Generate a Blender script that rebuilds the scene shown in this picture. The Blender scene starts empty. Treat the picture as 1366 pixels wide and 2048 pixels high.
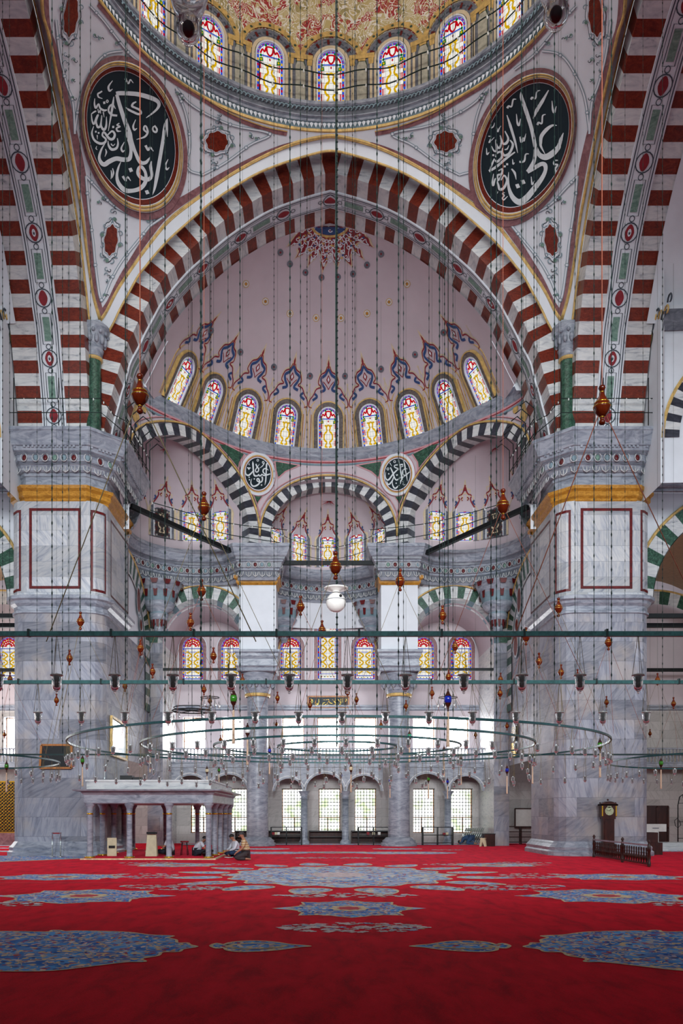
import bpy, math, random
from mathutils import Vector, Matrix
PI = math.pi
R = math.radians
random.seed(7)
SC = bpy.context.scene
COL = SC.collection
# ---------------------------------------------------------------- camera frame of the photograph
F, VX, VY = 1650.0, 641.0, 1627.0
CX, CZ = -0.41, 1.7
def P(px, py, Y):
    return Vector((CX + (px - VX) * Y / F, Y, CZ + (VY - py) * Y / F))
def G(px, py, z=0.0):                       # photograph -> floor
    Y = F * (CZ - z) / (py - VY)
    p = P(px, py, Y); p.z = z
    return p
def ray(px, py):
    return Vector((CX, 0, CZ)), Vector(((px - VX) / F, 1.0, (VY - py) / F))
def on_sphere(px, py, c, r):
    o, d = ray(px, py); oc = o - c
    A = d.dot(d); B = 2 * d.dot(oc); Cc = oc.dot(oc) - r * r
    disc = B * B - 4 * A * Cc
    t = (-B + math.sqrt(max(disc, 0))) / (2 * A)
    return o + d * t
def on_plane(px, py, p0, n):
    o, d = ray(px, py)
    return o + d * ((p0 - o).dot(n) / d.dot(n))
def mirx(p): return Vector((-p.x, p.y, p.z))

# ---------------------------------------------------------------- mesh builder
class MB:
    def __init__(s): s.v = []; s.f = []; s.m = []; s.sm = []
    def add(s, vs, fs, mi=0, sm=False):
        b = len(s.v); s.v.extend([tuple(x) for x in vs])
        for f in fs:
            s.f.append([b + i for i in f]); s.m.append(mi); s.sm.append(sm)
        return s
    def poly(s, vs, mi=0): return s.add(vs, [list(range(len(vs)))], mi)
    def box(s, x0, x1, y0, y1, z0, z1, mi=0):
        return s.add([(x0,y0,z0),(x1,y0,z0),(x1,y1,z0),(x0,y1,z0),(x0,y0,z1),(x1,y0,z1),(x1,y1,z1),(x0,y1,z1)],
                     [(0,3,2,1),(4,5,6,7),(0,1,5,4),(1,2,6,5),(2,3,7,6),(3,0,4,7)], mi)
    def obox(s, M, sx, sy, sz, mi=0):       # box centred on matrix M
        c = [M @ Vector((x*sx/2, y*sy/2, z*sz/2)) for z in (-1,1) for x, y in ((-1,-1),(1,-1),(1,1),(-1,1))]
        return s.add(c, [(0,3,2,1),(4,5,6,7),(0,1,5,4),(1,2,6,5),(2,3,7,6),(3,0,4,7)], mi)
    def bar(s, a, b, w, h=None, mi=0):      # square bar between two points
        a, b = Vector(a), Vector(b); h = h or w
        d = (b - a); L = d.length; d.normalize()
        up = Vector((0,0,1)) if abs(d.z) < .95 else Vector((1,0,0))
        x = d.cross(up).normalized(); y = x.cross(d).normalized()
        M = Matrix((( x.x, d.x, y.x, (a.x+b.x)/2),(x.y, d.y, y.y, (a.y+b.y)/2),(x.z, d.z, y.z, (a.z+b.z)/2),(0,0,0,1)))
        return s.obox(M, w, L, h, mi)
    def tube(s, pts, r, n=6, mi=0, closed=False, caps=True, sm=True):
        pts = [Vector(p) for p in pts]; k = len(pts)
        rs = r if isinstance(r, (list, tuple)) else [r] * k
        vs = []; prev = None
        for i, p in enumerate(pts):
            if closed: d = pts[(i+1) % k] - pts[i-1]
            else: d = pts[min(i+1, k-1)] - pts[max(i-1, 0)]
            if d.length < 1e-9: d = Vector((0,0,1))
            d.normalize()
            if prev is None:
                up = Vector((0,0,1)) if abs(d.z) < .9 else Vector((1,0,0))
                x = d.cross(up).normalized()
            else:
                x = (prev - d * prev.dot(d))
                x = x.normalized() if x.length > 1e-6 else d.orthogonal().normalized()
            prev = x; y = d.cross(x)
            for j in range(n):
                a = 2 * PI * j / n
                vs.append(p + (x * math.cos(a) + y * math.sin(a)) * rs[i])
        fs = []
        for i in range(k if closed else k - 1):
            for j in range(n):
                a, b = i * n + j, i * n + (j+1) % n
                c, d2 = ((i+1) % k) * n + (j+1) % n, ((i+1) % k) * n + j
                fs.append((a, b, c, d2))
        if caps and not closed:
            fs.append(tuple(range(n-1, -1, -1))); fs.append(tuple((k-1)*n + j for j in range(n)))
        return s.add(vs, fs, mi, sm)
    def lathe(s, prof, c=(0,0,0), n=16, a0=0.0, a1=2*PI, mi=0, sm=True, mis=None):
        full = abs(a1 - a0 - 2*PI) < 1e-6
        k = n if full else n + 1
        c = Vector(c); vs = []
        for (r, z) in prof:
            for j in range(k):
                a = a0 + (a1 - a0) * j / n
                vs.append((c.x + r*math.cos(a), c.y + r*math.sin(a), c.z + z))
        b = len(s.v); s.v.extend(vs)
        for i in range(len(prof) - 1):
            for j in range(n):
                j2 = (j+1) % k
                s.f.append([b+i*k+j, b+i*k+j2, b+(i+1)*k+j2, b+(i+1)*k+j])
                s.m.append(mis[i] if mis else mi); s.sm.append(sm)
        return s
    def grid(s, rows, mi=0, sm=True, mif=None, closed=False):
        k = len(rows[0]); b = len(s.v)
        for r in rows: s.v.extend([tuple(p) for p in r])
        for i in range(len(rows) - 1):
            for j in range(k if closed else k - 1):
                j2 = (j+1) % k
                s.f.append([b+i*k+j, b+i*k+j2, b+(i+1)*k+j2, b+(i+1)*k+j])
                s.m.append(mif(i, j) if mif else mi); s.sm.append(sm)
        return s
    def prism(s, pts, vec, mi=0, mis=None):
        n = len(pts); pts = [Vector(p) for p in pts]; vec = Vector(vec)
        q = [p + vec for p in pts]
        fs = [list(range(n))[::-1], [n+i for i in range(n)]] + [(i, (i+1) % n, n+(i+1) % n, n+i) for i in range(n)]
        b = len(s.v); s.v.extend([tuple(p) for p in pts + q])
        for t, f in enumerate(fs):
            s.f.append([b+i for i in f]); s.sm.append(False)
            s.m.append(mi if (mis is None or t < 2) else mis)
        return s
    def ball(s, c, r, n=10, m=6, mi=0, sc=(1,1,1)):
        c = Vector(c); rows = []
        for i in range(m+1):
            t = PI * i / m
            rr = max(math.sin(t), .001)
            rows.append([(c.x + r*sc[0]*rr*math.cos(2*PI*j/n), c.y + r*sc[1]*rr*math.sin(2*PI*j/n), c.z - r*sc[2]*math.cos(t)) for j in range(n)])
        return s.grid(rows, mi, True, closed=True)
    def sweep(s, path, prof, side=1, mis=None, closed=False, sm=False):
        """profile [(out, z)] swept along a plan path [(x, y)], mitred; out is to the right of the path when side = 1"""
        n = len(path); pts = [Vector((p[0], p[1])) for p in path]; nor = []
        for i in range(n):
            a = pts[i-1] if (i > 0 or closed) else None
            b = pts[(i+1) % n] if (i < n-1 or closed) else None
            ds = []
            if a is not None: ds.append((pts[i]-a).normalized())
            if b is not None: ds.append((b-pts[i]).normalized())
            ns = [Vector((d.y, -d.x)) * side for d in ds]
            if len(ns) == 2:
                m = (ns[0] + ns[1])
                m = m.normalized() if m.length > 1e-6 else ns[0]
                m = m / max(m.dot(ns[0]), .35)
            else: m = ns[0]
            nor.append(m)
        rows = []
        for (o, z) in prof:
            rows.append([(pts[i].x + nor[i].x*o, pts[i].y + nor[i].y*o, z) for i in range(n)])
        b = len(s.v)
        for r in rows: s.v.extend(r)
        for i in range(len(rows)-1):
            for j in range(n if closed else n-1):
                j2 = (j+1) % n
                s.f.append([b+i*n+j, b+i*n+j2, b+(i+1)*n+j2, b+(i+1)*n+j]); s.m.append(mis[i] if mis else 0); s.sm.append(sm)
        return s
    def xf(s, M, start=0):
        for i in range(start, len(s.v)): s.v[i] = tuple(M @ Vector(s.v[i]))
        return s
    def mesh(s, name, mats):
        me = bpy.data.meshes.new(name); me.from_pydata(s.v, [], s.f)
        for m in (mats if isinstance(mats, (list, tuple)) else [mats]): me.materials.append(m)
        me.polygons.foreach_set('material_index', s.m); me.polygons.foreach_set('use_smooth', s.sm)
        me.update(); return me
    def build(s, name, mats, parent=None, label=None, cat=None, group=None, kind=None):
        o = bpy.data.objects.new(name, s.mesh(name, mats)); COL.objects.link(o)
        if parent is not None: o.parent = parent
        return tag(o, label, cat, group, kind)
def tag(o, label=None, cat=None, group=None, kind=None):
    if label: o['label'] = label
    if cat: o['category'] = cat
    if group: o['group'] = group
    if kind: o['kind'] = kind
    return o
def empty(name, loc=(0,0,0), label=None, cat=None, group=None, kind=None, rz=0):
    o = bpy.data.objects.new(name, None); COL.objects.link(o); o.location = loc; o.rotation_euler = (0,0,rz)
    o.empty_display_size = .2
    return tag(o, label, cat, group, kind)
def link_mesh(name, me, parent=None, M=None):
    o = bpy.data.objects.new(name, me); COL.objects.link(o)
    if parent is not None: o.parent = parent
    if M is not None: o.matrix_local = M
    return o
def copy_tree(o, parent=None):
    c = o.copy(); COL.objects.link(c)
    if parent is not None: c.parent = parent
    for ch in [k for k in KIDS(o)]: copy_tree(ch, c)
    return c
def KIDS(o): return list(o.children)
def cr(pts, n=8, closed=False):             # Catmull-Rom through points
    pts = [Vector(p) for p in pts]; k = len(pts); out = []
    rng = range(k if closed else k-1)
    for i in rng:
        p1, p2 = pts[i], pts[(i+1) % k]
        p0 = pts[i-1] if (i > 0 or closed) else p1*2-p2
        p3 = pts[(i+2) % k] if (i+2 < k or closed) else p2*2-p1
        for j in range(n):
            t = j / n
            out.append(.5*((2*p1) + (p2-p0)*t + (2*p0-5*p1+4*p2-p3)*t*t + (3*p1-p0-3*p2+p3)*t**3))
    if not closed: out.append(pts[-1].copy())
    return out
def resample(pts, n):
    pts = [Vector(p) for p in pts]; L = [0]
    for i in range(1, len(pts)): L.append(L[-1] + (pts[i]-pts[i-1]).length)
    out = []; j = 0
    for i in range(n):
        t = L[-1] * i / (n-1)
        while j < len(L)-2 and L[j+1] < t: j += 1
        d = L[j+1]-L[j]
        out.append(pts[j].lerp(pts[j+1], (t-L[j])/d if d > 0 else 0))
    return out
def plen(pts): return sum((Vector(pts[i+1])-Vector(pts[i])).length for i in range(len(pts)-1))
def ribbon2(pts, w, close=False):           # 2D centre line -> quads [(a,b,c,d)] of width w (number or list)
    n = len(pts); L = []; Rr = []
    ws = w if isinstance(w, (list, tuple)) else [w]*n
    for i in range(n):
        a = pts[i-1] if (i > 0 or close) else pts[i]; b = pts[(i+1) % n] if (i < n-1 or close) else pts[i]
        dx, dy = b[0]-a[0], b[1]-a[1]; l = math.hypot(dx, dy) or 1
        nx, ny = -dy/l*ws[i]/2, dx/l*ws[i]/2
        L.append((pts[i][0]+nx, pts[i][1]+ny)); Rr.append((pts[i][0]-nx, pts[i][1]-ny))
    return [(L[i], L[(i+1) % n], Rr[(i+1) % n], Rr[i]) for i in range(n if close else n-1)]
def arc(cx, cy, r, a0, a1, n=12, ry=None):
    return [(cx + r*math.cos(R(a0+(a1-a0)*i/n)), cy + (ry or r)*math.sin(R(a0+(a1-a0)*i/n))) for i in range(n+1)]
# ---------------------------------------------------------------- materials (all procedural)
def lin(c): return tuple((x/255/12.92 if x/255 <= .04045 else ((x/255+.055)/1.055)**2.4) for x in c[:3]) + (1.0,)
class NT:
    def __init__(s, name):
        s.mat = bpy.data.materials.new(name); s.mat.use_nodes = True
        s.t = s.mat.node_tree; s.t.nodes.clear()
        s.out = s.n('ShaderNodeOutputMaterial'); s.b = s.n('ShaderNodeBsdfPrincipled')
        s.l(s.b.outputs[0], s.out.inputs[0]); s.pos = s.n('ShaderNodeNewGeometry').outputs['Position']
    def n(s, typ, **kw):
        x = s.t.nodes.new(typ)
        for k, v in kw.items(): setattr(x, k, v)
        return x
    def l(s, a, b): s.t.links.new(a, b)
    def mapping(s, scale=(1,1,1), rot=(0,0,0), src=None):
        m = s.n('ShaderNodeMapping'); m.inputs['Scale'].default_value = scale; m.inputs['Rotation'].default_value = rot
        s.l(src or s.pos, m.inputs[0]); return m.outputs[0]
    def noise(s, vec, scale, detail=5, rough=.6, dist=0):
        x = s.n('ShaderNodeTexNoise'); s.l(vec, x.inputs['Vector'])
        x.inputs['Scale'].default_value = scale; x.inputs['Detail'].default_value = detail
        x.inputs['Roughness'].default_value = rough; x.inputs['Distortion'].default_value = dist
        return x.outputs['Fac']
    def ramp(s, fac, stops, interp='LINEAR'):
        r = s.n('ShaderNodeValToRGB'); r.color_ramp.interpolation = interp; e = r.color_ramp.elements
        e[0].position, e[0].color = stops[0][0], lin(stops[0][1]); e[1].position, e[1].color = stops[-1][0], lin(stops[-1][1])
        for p, c in stops[1:-1]:
            k = e.new(p); k.color = lin(c)
        s.l(fac, r.inputs[0]); return r.outputs[0]
    def mix(s, fac, a, b, typ='MIX'):
        m = s.n('ShaderNodeMix', data_type='RGBA', blend_type=typ)
        for sock, v in ((m.inputs['Factor'], fac), (m.inputs[6], a), (m.inputs[7], b)):
            if hasattr(v, 'is_linked') or hasattr(v, 'links'): s.l(v, sock)
            else: sock.default_value = v
        return m.outputs[2]
    def math(s, op, a, b=0):
        m = s.n('ShaderNodeMath', operation=op)
        for sock, v in ((m.inputs[0], a), (m.inputs[1], b)):
            if isinstance(v, (int, float)): sock.default_value = v
            else: s.l(v, sock)
        return m.outputs[0]
    def done(s, col, rough=.6, metal=0, bump=None, bs=.1, spec=.5):
        if isinstance(col, tuple): s.b.inputs['Base Color'].default_value = col
        else: s.l(col, s.b.inputs['Base Color'])
        s.b.inputs['Roughness'].default_value = rough; s.b.inputs['Metallic'].default_value = metal
        s.b.inputs['Specular IOR Level'].default_value = spec
        if bump is not None:
            k = s.n('ShaderNodeBump'); k.inputs['Strength'].default_value = bs; k.inputs['Distance'].default_value = .02
            s.l(bump, k.inputs['Height']); s.l(k.outputs[0], s.b.inputs['Normal'])
        return s.mat
def plain(name, c, rough=.6, metal=0, var=.12, scale=6, spec=.4):
    t = NT(name); f = t.noise(t.pos, scale, 4)
    lo = tuple(max(0, x*(1-var)) for x in c); hi = tuple(min(255, x*(1+var)) for x in c)
    return t.done(t.ramp(f, [(.3, lo), (.7, hi)]), rough, metal, spec=spec)
def veined(name, stops, scale=1.6, stretch=(1,1,4), rot=(.2,.5,.4), dist=1.6, rough=.35, fine=None):
    t = NT(name); v = t.mapping(stretch, rot)
    f = t.noise(v, scale, 7, .62, dist)
    col = t.ramp(f, stops)
    if fine:
        g = t.noise(t.mapping((1,1,1), (1,.3,2)), scale*3.2, 3, .5, 3.5)
        ln = t.ramp(g, [(.485, (0,0,0)), (.5, (255,255,255)), (.515, (0,0,0))])
        col = t.mix(t.math('MULTIPLY', ln, fine[1]), col, lin(fine[0]))
    return t.done(col, rough, spec=.35)
def blocks(name, stops, bw, bh, tone=.5, rough=.35, scale=1.3, seam=(95,98,108), warm=None):
    t = NT(name)
    sx = t.n('ShaderNodeSeparateXYZ'); t.l(t.pos, sx.inputs[0])
    cx = t.n('ShaderNodeCombineXYZ'); t.l(t.math('ADD', sx.outputs[0], sx.outputs[1]), cx.inputs[0]); t.l(sx.outputs[2], cx.inputs[1])
    br = t.n('ShaderNodeTexBrick'); t.l(cx.outputs[0], br.inputs['Vector'])
    br.inputs['Scale'].default_value = 1; br.inputs['Brick Width'].default_value = bw; br.inputs['Row Height'].default_value = bh
    br.inputs['Mortar Size'].default_value = .006; br.inputs['Mortar Smooth'].default_value = .3
    br.inputs['Color1'].default_value = (0,0,0,1); br.inputs['Color2'].default_value = (1,1,1,1); br.inputs['Mortar'].default_value = (.5,.5,.5,1)
    br.inputs['Bias'].default_value = 0; br.offset = .37
    # veins turned by a different amount in every block
    cm = t.n('ShaderNodeVectorMath', operation='ADD'); t.l(t.pos, cm.inputs[0])
    sc = t.n('ShaderNodeVectorMath', operation='SCALE'); t.l(br.outputs['Color'], sc.inputs[0]); sc.inputs['Scale'].default_value = 37.0
    t.l(sc.outputs[0], cm.inputs[1])
    rot = t.n('ShaderNodeVectorRotate', rotation_type='Y_AXIS'); t.l(cm.outputs[0], rot.inputs[0])
    bw_ = t.n('ShaderNodeRGBToBW'); t.l(br.outputs['Color'], bw_.inputs[0])
    t.l(t.math('MULTIPLY', bw_.outputs[0], 2.4), rot.inputs['Angle'])
    f = t.noise(t.mapping((.7,.7,4.5), (0,.5,0), rot.outputs[0]), scale, 7, .62, 1.1)
    col = t.ramp(f, stops)
    tn = t.ramp(bw_.outputs[0], [(0, (255*(1-tone*.5),)*3), (1, (255,255,255))])
    col = t.mix(1.0, col, tn, 'MULTIPLY')
    if warm:
        w = t.ramp(t.noise(t.pos, .8, 3), [(.5, (0,0,0)), (.66, (255,255,255))])
        col = t.mix(t.math('MULTIPLY', w, warm[1]), col, lin(warm[0]))
    col = t.mix(br.outputs['Fac'], col, lin(seam))
    return t.done(col, rough, spec=.35)
def emit(name, c, s):
    t = NT(name); e = t.n('ShaderNodeEmission'); e.inputs[0].default_value = lin(c); e.inputs[1].default_value = s
    t.l(e.outputs[0], t.out.inputs[0]); return t.mat
def ornament(name, cols, scale=2.2, dist=.5, rough=.6, line=(215,205,185), th=.06):
    """scroll-work: warped cells with pale outlines"""
    t = NT(name)
    nz = t.n('ShaderNodeTexNoise'); t.l(t.pos, nz.inputs['Vector']); nz.inputs['Scale'].default_value = scale*1.1; nz.inputs['Detail'].default_value = 1
    mv = t.n('ShaderNodeVectorMath', operation='MULTIPLY_ADD'); t.l(nz.outputs['Color'], mv.inputs[0]); mv.inputs[1].default_value = (dist,)*3; t.l(t.pos, mv.inputs[2])
    a = t.n('ShaderNodeTexVoronoi', feature='DISTANCE_TO_EDGE'); t.l(mv.outputs[0], a.inputs['Vector']); a.inputs['Scale'].default_value = scale
    b = t.n('ShaderNodeTexVoronoi', feature='F1'); t.l(mv.outputs[0], b.inputs['Vector']); b.inputs['Scale'].default_value = scale
    bw = t.n('ShaderNodeRGBToBW'); t.l(b.outputs['Color'], bw.inputs[0])
    n = len(cols); base = t.ramp(bw.outputs[0], [(.2+.6*i/n, c) for i, c in enumerate(cols)], 'CONSTANT')
    inner = t.ramp(b.outputs['Distance'], [(0, line), (.16, line), (.17, (0,0,0)), (1, (0,0,0))], 'CONSTANT')
    edge = t.ramp(a.outputs['Distance'], [(0, (255,255,255)), (th, (255,255,255)), (th+.012, (0,0,0)), (1, (0,0,0))])
    ring = t.ramp(b.outputs['Distance'], [(0, (255,255,255)), (.14, (255,255,255)), (.15, (0,0,0)), (.27, (0,0,0)), (.28, (255,255,255)), (.34, (255,255,255)), (.35, (0,0,0))], 'CONSTANT')
    col = t.mix(edge, base, lin(line)); col = t.mix(ring, col, lin(line))
    return t.done(col, rough, spec=.2)
WHITE_M = [(.3, (120,126,138)), (.45, (172,176,182)), (.6, (200,202,204)), (.75, (188,190,194))]
m_white = veined('white_marble', [(.28, (128,134,144)), (.42, (196,198,200)), (.6, (220,220,218)), (.78, (198,200,204))], 1.3, (1,1,5), (.1,.15,.2), 1.2)
m_red = veined('red_marble', [(.25, (68,18,10)), (.5, (108,34,18)), (.75, (136,52,28))], 2.2, (1,1,2.5), (.5,.4,.3), 2.5, fine=((190,110,80), .35))
m_black = veined('black_marble', [(.3, (40,42,50)), (.55, (58,60,70)), (.8, (84,86,96))], 2, (1,1,2))
m_green = veined('green_marble', [(.3, (18,44,34)), (.5, (36,76,58)), (.68, (70,112,90)), (.8, (150,172,158))], 2.4, (1,1,1.4), (.7,.4,.3), 3.5, fine=((170,190,178), .5))
m_greenpale = veined('pale_green_marble', [(.3, (84,118,106)), (.55, (120,150,136)), (.8, (160,180,168))], 3, (1,1,2), (.7,.4,.3), 2.5)
m_pier = blocks('grey_pier_marble', [(.25, (112,116,132)), (.42, (150,154,168)), (.58, (176,178,188)), (.78, (158,162,174))], 2.3, .78, .5, rough=.58, warm=((186,172,160), .45))
m_lime = blocks('limestone_wall', [(.25, (168,162,158)), (.5, (204,198,194)), (.78, (190,184,182))], 1.6, .5, .25, .6, seam=(150,146,144))
m_panel = blocks('panel_marble', [(.25, (130,136,152)), (.42, (186,190,198)), (.6, (212,212,212)), (.78, (184,188,196))], 2.6, .62, .35, seam=(140,144,152), scale=1.6)
m_grey = veined('grey_marble', [(.25, (96,102,116)), (.45, (140,146,158)), (.62, (170,174,184)), (.8, (128,134,148))], 1.5, (1,1,3), (.2,.6,.3), 1.5)
m_greydk = veined('slate_marble', [(.25, (72,76,88)), (.5, (108,112,122)), (.8, (140,142,150))], 1.6, (1,1,2.5), (.3,.6,.3), 1.8)
m_plaster = plain('pink_plaster', (204,190,196), .85, var=.02, scale=.8, spec=.1)
m_plasterw = plain('white_plaster', (224,228,234), .8, var=.02, scale=1.0, spec=.1)
m_gold = plain('gold_paint', (204,170,104), .45, .1, .15, 5)
m_ochre = veined('ochre_marble', [(.3, (150,98,28)), (.6, (196,140,52)), (.8, (220,168,84))], 4, (1,1,2))
m_dkred = veined('oxblood_marble', [(.3, (70,16,20)), (.6, (104,28,30)), (.85, (140,58,56))], 3, (1,1,1.5))
m_mauve = veined('mauve_marble', [(.3, (112,72,76)), (.6, (150,106,108)), (.85, (178,138,138))], 3, (1,1,1))
m_teal = plain('blue_grey_paint', (128,150,160), .7, var=.05)
m_line = plain('dark_line_paint', (66,74,84), .7, var=.05)
m_blue = plain('blue_paint', (48,74,122), .7, var=.1)
m_redp = plain('red_paint', (136,34,44), .7, var=.1)
m_tan = plain('tan_plaster', (196,172,140), .8, var=.05)
m_pink = plain('rose_paint', (206,150,156), .8, var=.04)
m_cream = plain('cream_paint', (214,196,164), .75, var=.05)
m_letter = plain('letter_white', (222,230,232), .6, var=.02)
m_disc = plain('dark_teal_board', (10,34,42), .5, var=.06)
def scrollwork(name, cols, line, s1=.9, k=5.5, s2=3.2):
    t = NT(name); nz = t.noise(t.pos, s1*2.0, 2, .45, .9); n2 = t.noise(t.mapping((1,1,1), (1,2,.5)), s1*2.6, 2, .4, 1.4)
    vo = t.n('ShaderNodeTexVoronoi', feature='F1'); t.l(t.pos, vo.inputs['Vector']); vo.inputs['Scale'].default_value = s2
    bw = t.n('ShaderNodeRGBToBW'); t.l(vo.outputs['Color'], bw.inputs[0])
    base = t.ramp(bw.outputs[0], [(.2+.6*i/len(cols), c) for i, c in enumerate(cols)], 'CONSTANT')
    def contour(f, kk, w):
        x = t.math('ABSOLUTE', t.math('SUBTRACT', t.math('FRACT', t.math('MULTIPLY', f, kk)), .5)); return t.ramp(x, [(0, (255,255,255)), (w, (255,255,255)), (w+.03, (0,0,0)), (1, (0,0,0))])
    col = t.mix(contour(n2, k*1.3, .10), base, lin(cols[1])); col = t.mix(contour(nz, k*2, .13), col, lin(line))
    dots = t.ramp(vo.outputs['Distance'], [(0, line), (.12, line), (.13, (0,0,0))], 'CONSTANT')
    dm = t.ramp(vo.outputs['Distance'], [(0, (255,255,255)), (.11, (255,255,255)), (.13, (0,0,0)), (1, (0,0,0))])
    return t.done(t.mix(dm, col, lin(line)), .6, spec=.2)
m_arab = scrollwork('arabesque_paint', [(168,58,62), (196,178,124), (166,152,104), (168,58,62), (206,190,146)], (236,230,218))
m_lace = ornament('palmette_paint', [(140,44,52), (186,164,120), (60,84,130), (150,60,60), (206,186,140)], 4.2, .3, th=.05, line=(196,168,120))
m_blue_orn = ornament('blue_palmette_paint', [(52,78,130), (206,190,190), (60,84,130), (140,40,50), (206,190,190)], 3.2, .35, th=.05, line=(200,176,160))
m_iron = plain('black_iron', (22,26,28), .5, .4, .1)
m_bar = plain('green_painted_iron', (56,102,102), .38, .3, .15, 20)
m_bardk = plain('dark_green_iron', (26,46,46), .4, .3, .15, 20)
m_chain = plain('dark_chain', (30,48,44), .5, .5, .1)
m_cordred = plain('copper_cord', (140,74,52), .6, .2, .1)
m_cordbr = plain('olive_cord', (120,106,72), .7, 0, .1)
m_wood = veined('turned_wood', [(.3, (62,16,6)), (.55, (98,32,12)), (.8, (130,54,20))], 6, (1,1,.3), (0,0,0), 1, .18)
m_wooddk = veined('dark_wood', [(.3, (34,14,10)), (.55, (58,24,16)), (.8, (82,38,26))], 6, (1,1,.3), (0,0,0), 1, .3)
m_woodlt = veined('honey_wood', [(.3, (150,90,40)), (.6, (184,118,60)), (.8, (206,146,84))], 6, (1,1,.3), (0,0,0), 1, .4)
m_brass = plain('brass', (214,170,60), .25, .85, .1, 30)
m_chrome = plain('brushed_steel', (190,200,200), .25, .9, .05, 30)
m_blackpl = plain('black_plastic', (16,17,20), .35, 0, .1)
m_whitepl = plain('white_plastic', (226,222,216), .35, 0, .03)
m_creampl = plain('cream_plastic', (206,194,160), .5, 0, .05)
m_tassel = plain('silk_tassel', (206,176,150), .8, 0, .12, 40)
# carpet
def carpet_red():
    t = NT('red_pile'); a = t.noise(t.mapping((1,.35,1)), 3.0, 6, .65, .3); b = t.noise(t.pos, 60, 3)
    s = t.math('ADD', t.math('MULTIPLY', a, .7), t.math('MULTIPLY', b, .3))
    t.b.inputs['Sheen Weight'].default_value = .22; t.b.inputs['Sheen Roughness'].default_value = .35; t.b.inputs['Sheen Tint'].default_value = (1,.12,.22,1)
    return t.done(t.ramp(s, [(.32, (146,0,12)), (.5, (214,0,26)), (.68, (238,3,38))]), .95, bump=b, bs=.4, spec=.05)
def carpet_blue(name, pale, sc):
    t = NT(name)
    nz = t.n('ShaderNodeTexNoise'); t.l(t.pos, nz.inputs['Vector']); nz.inputs['Scale'].default_value = 3; nz.inputs['Detail'].default_value = 2
    mv = t.n('ShaderNodeVectorMath', operation='MULTIPLY_ADD'); t.l(nz.outputs['Color'], mv.inputs[0]); mv.inputs[1].default_value = (.35,)*3; t.l(t.pos, mv.inputs[2])
    fl = t.n('ShaderNodeTexVoronoi', feature='F1'); t.l(mv.outputs[0], fl.inputs['Vector']); fl.inputs['Scale'].default_value = sc
    bw = t.n('ShaderNodeRGBToBW'); t.l(fl.outputs['Color'], bw.inputs[0])
    ground = t.ramp(t.noise(t.pos, 2.5, 3), [(.4, (34,104,190)), (.6, (84,164,232))])
    if pale: ground = t.ramp(t.noise(t.pos, 2.5, 3), [(.4, (104,146,204)), (.6, (178,200,226))])  # paler blue ground, with the carpet's sheen painted into the colour
    flc = t.ramp(bw.outputs[0], [(.0, (176,30,50)), (.32, (222,196,148)), (.46, (236,216,206)), (.58, (28,48,130)), (.7, (206,150,120)), (.8, (230,204,150))], 'CONSTANT')
    msk = t.ramp(fl.outputs['Distance'], [(0, (255,255,255)), (.40, (255,255,255)), (.44, (0,0,0)), (1, (0,0,0))])
    col = t.mix(msk, ground, flc)
    vine = t.noise(t.pos, 2.2, 1, .5, 2.2)
    vm = t.ramp(vine, [(.47, (0,0,0)), (.49, (255,255,255)), (.51, (255,255,255)), (.53, (0,0,0))])
    col = t.mix(t.math('MULTIPLY', vm, .9), col, lin((226,200,150)))
    t.b.inputs['Sheen Weight'].default_value = .08; t.b.inputs['Sheen Roughness'].default_value = .35
    return t.done(col, .95, spec=.05)
m_carpet = carpet_red(); m_carpetb = carpet_blue('blue_floral_pile', False, 11); m_carpetp = carpet_blue('pale_sheen_blue_pile', True, 6)
m_carpetl = plain('cream_pile', (216,196,160), .95, 0, .15, 9, .05)
m_carpetw = plain('pale_floral_pile', (206,186,186), .95, 0, .2, 5, .05)
# stained glass lit from behind
g_white = emit('glass_white', (255,252,244), .86); g_blue = emit('glass_blue', (50,90,215), .8); g_red = emit('glass_red', (210,8,30), .75)
g_yellow = emit('glass_yellow', (240,190,8), .8); g_green = emit('glass_green', (10,125,50), .7); g_lead = plain('lead_came', (40,44,54), .6)
g_day = emit('daylight_glass', (250,252,255), 22.0)
def garden():
    t = NT('daylight_garden_glass'); e = t.n('ShaderNodeEmission'); f = t.noise(t.pos, 1.7, 5, .65)
    t.l(t.ramp(f, [(.38, (178,196,156)), (.47, (214,222,204)), (.54, (250,252,250)), (1, (252,253,255))]), e.inputs[0]); e.inputs[1].default_value = 2.2
    t.l(e.outputs[0], t.out.inputs[0]); return t.mat
g_day2 = garden()
g_dark = plain('unlit_glass', (52,46,46), .3)
GLASS = [g_white, g_blue, g_red, g_yellow, g_green, g_lead]
def glassmat(name, c=(1,1,1,1), rough=.02, ior=1.45, alpha=.55):
    t = NT(name); b = t.b
    b.inputs['Base Color'].default_value = c; b.inputs['Roughness'].default_value = rough
    b.inputs['Transmission Weight'].default_value = .9; b.inputs['IOR'].default_value = ior
    return t.mat
m_glass = glassmat('clear_lamp_glass')
# ---------------------------------------------------------------- main dimensions (metres)
YC = 23.7                                    # centre of the dome square
AP = 33.3                                    # face of the far great arch
H0 = CZ                                      # heights measured from the eye: z = H0 + H
SPC = Vector((0, YC, H0 + 15.27)); SPR = 13.73   # pendentive sphere
RING_R, RING_H = 8.18, 26.3
SDY = 36.15                                  # centre of the far half dome
CYL = 7.5                                    # wall under the half dome
def rotz(k):                                 # far arch -> left (k=1) / right (k=-1) arch of the dome square
    return Matrix.Translation((0, YC, 0)) @ Matrix.Rotation(k*PI/2, 4, 'Z') @ Matrix.Translation((0, -YC, 0))
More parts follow.
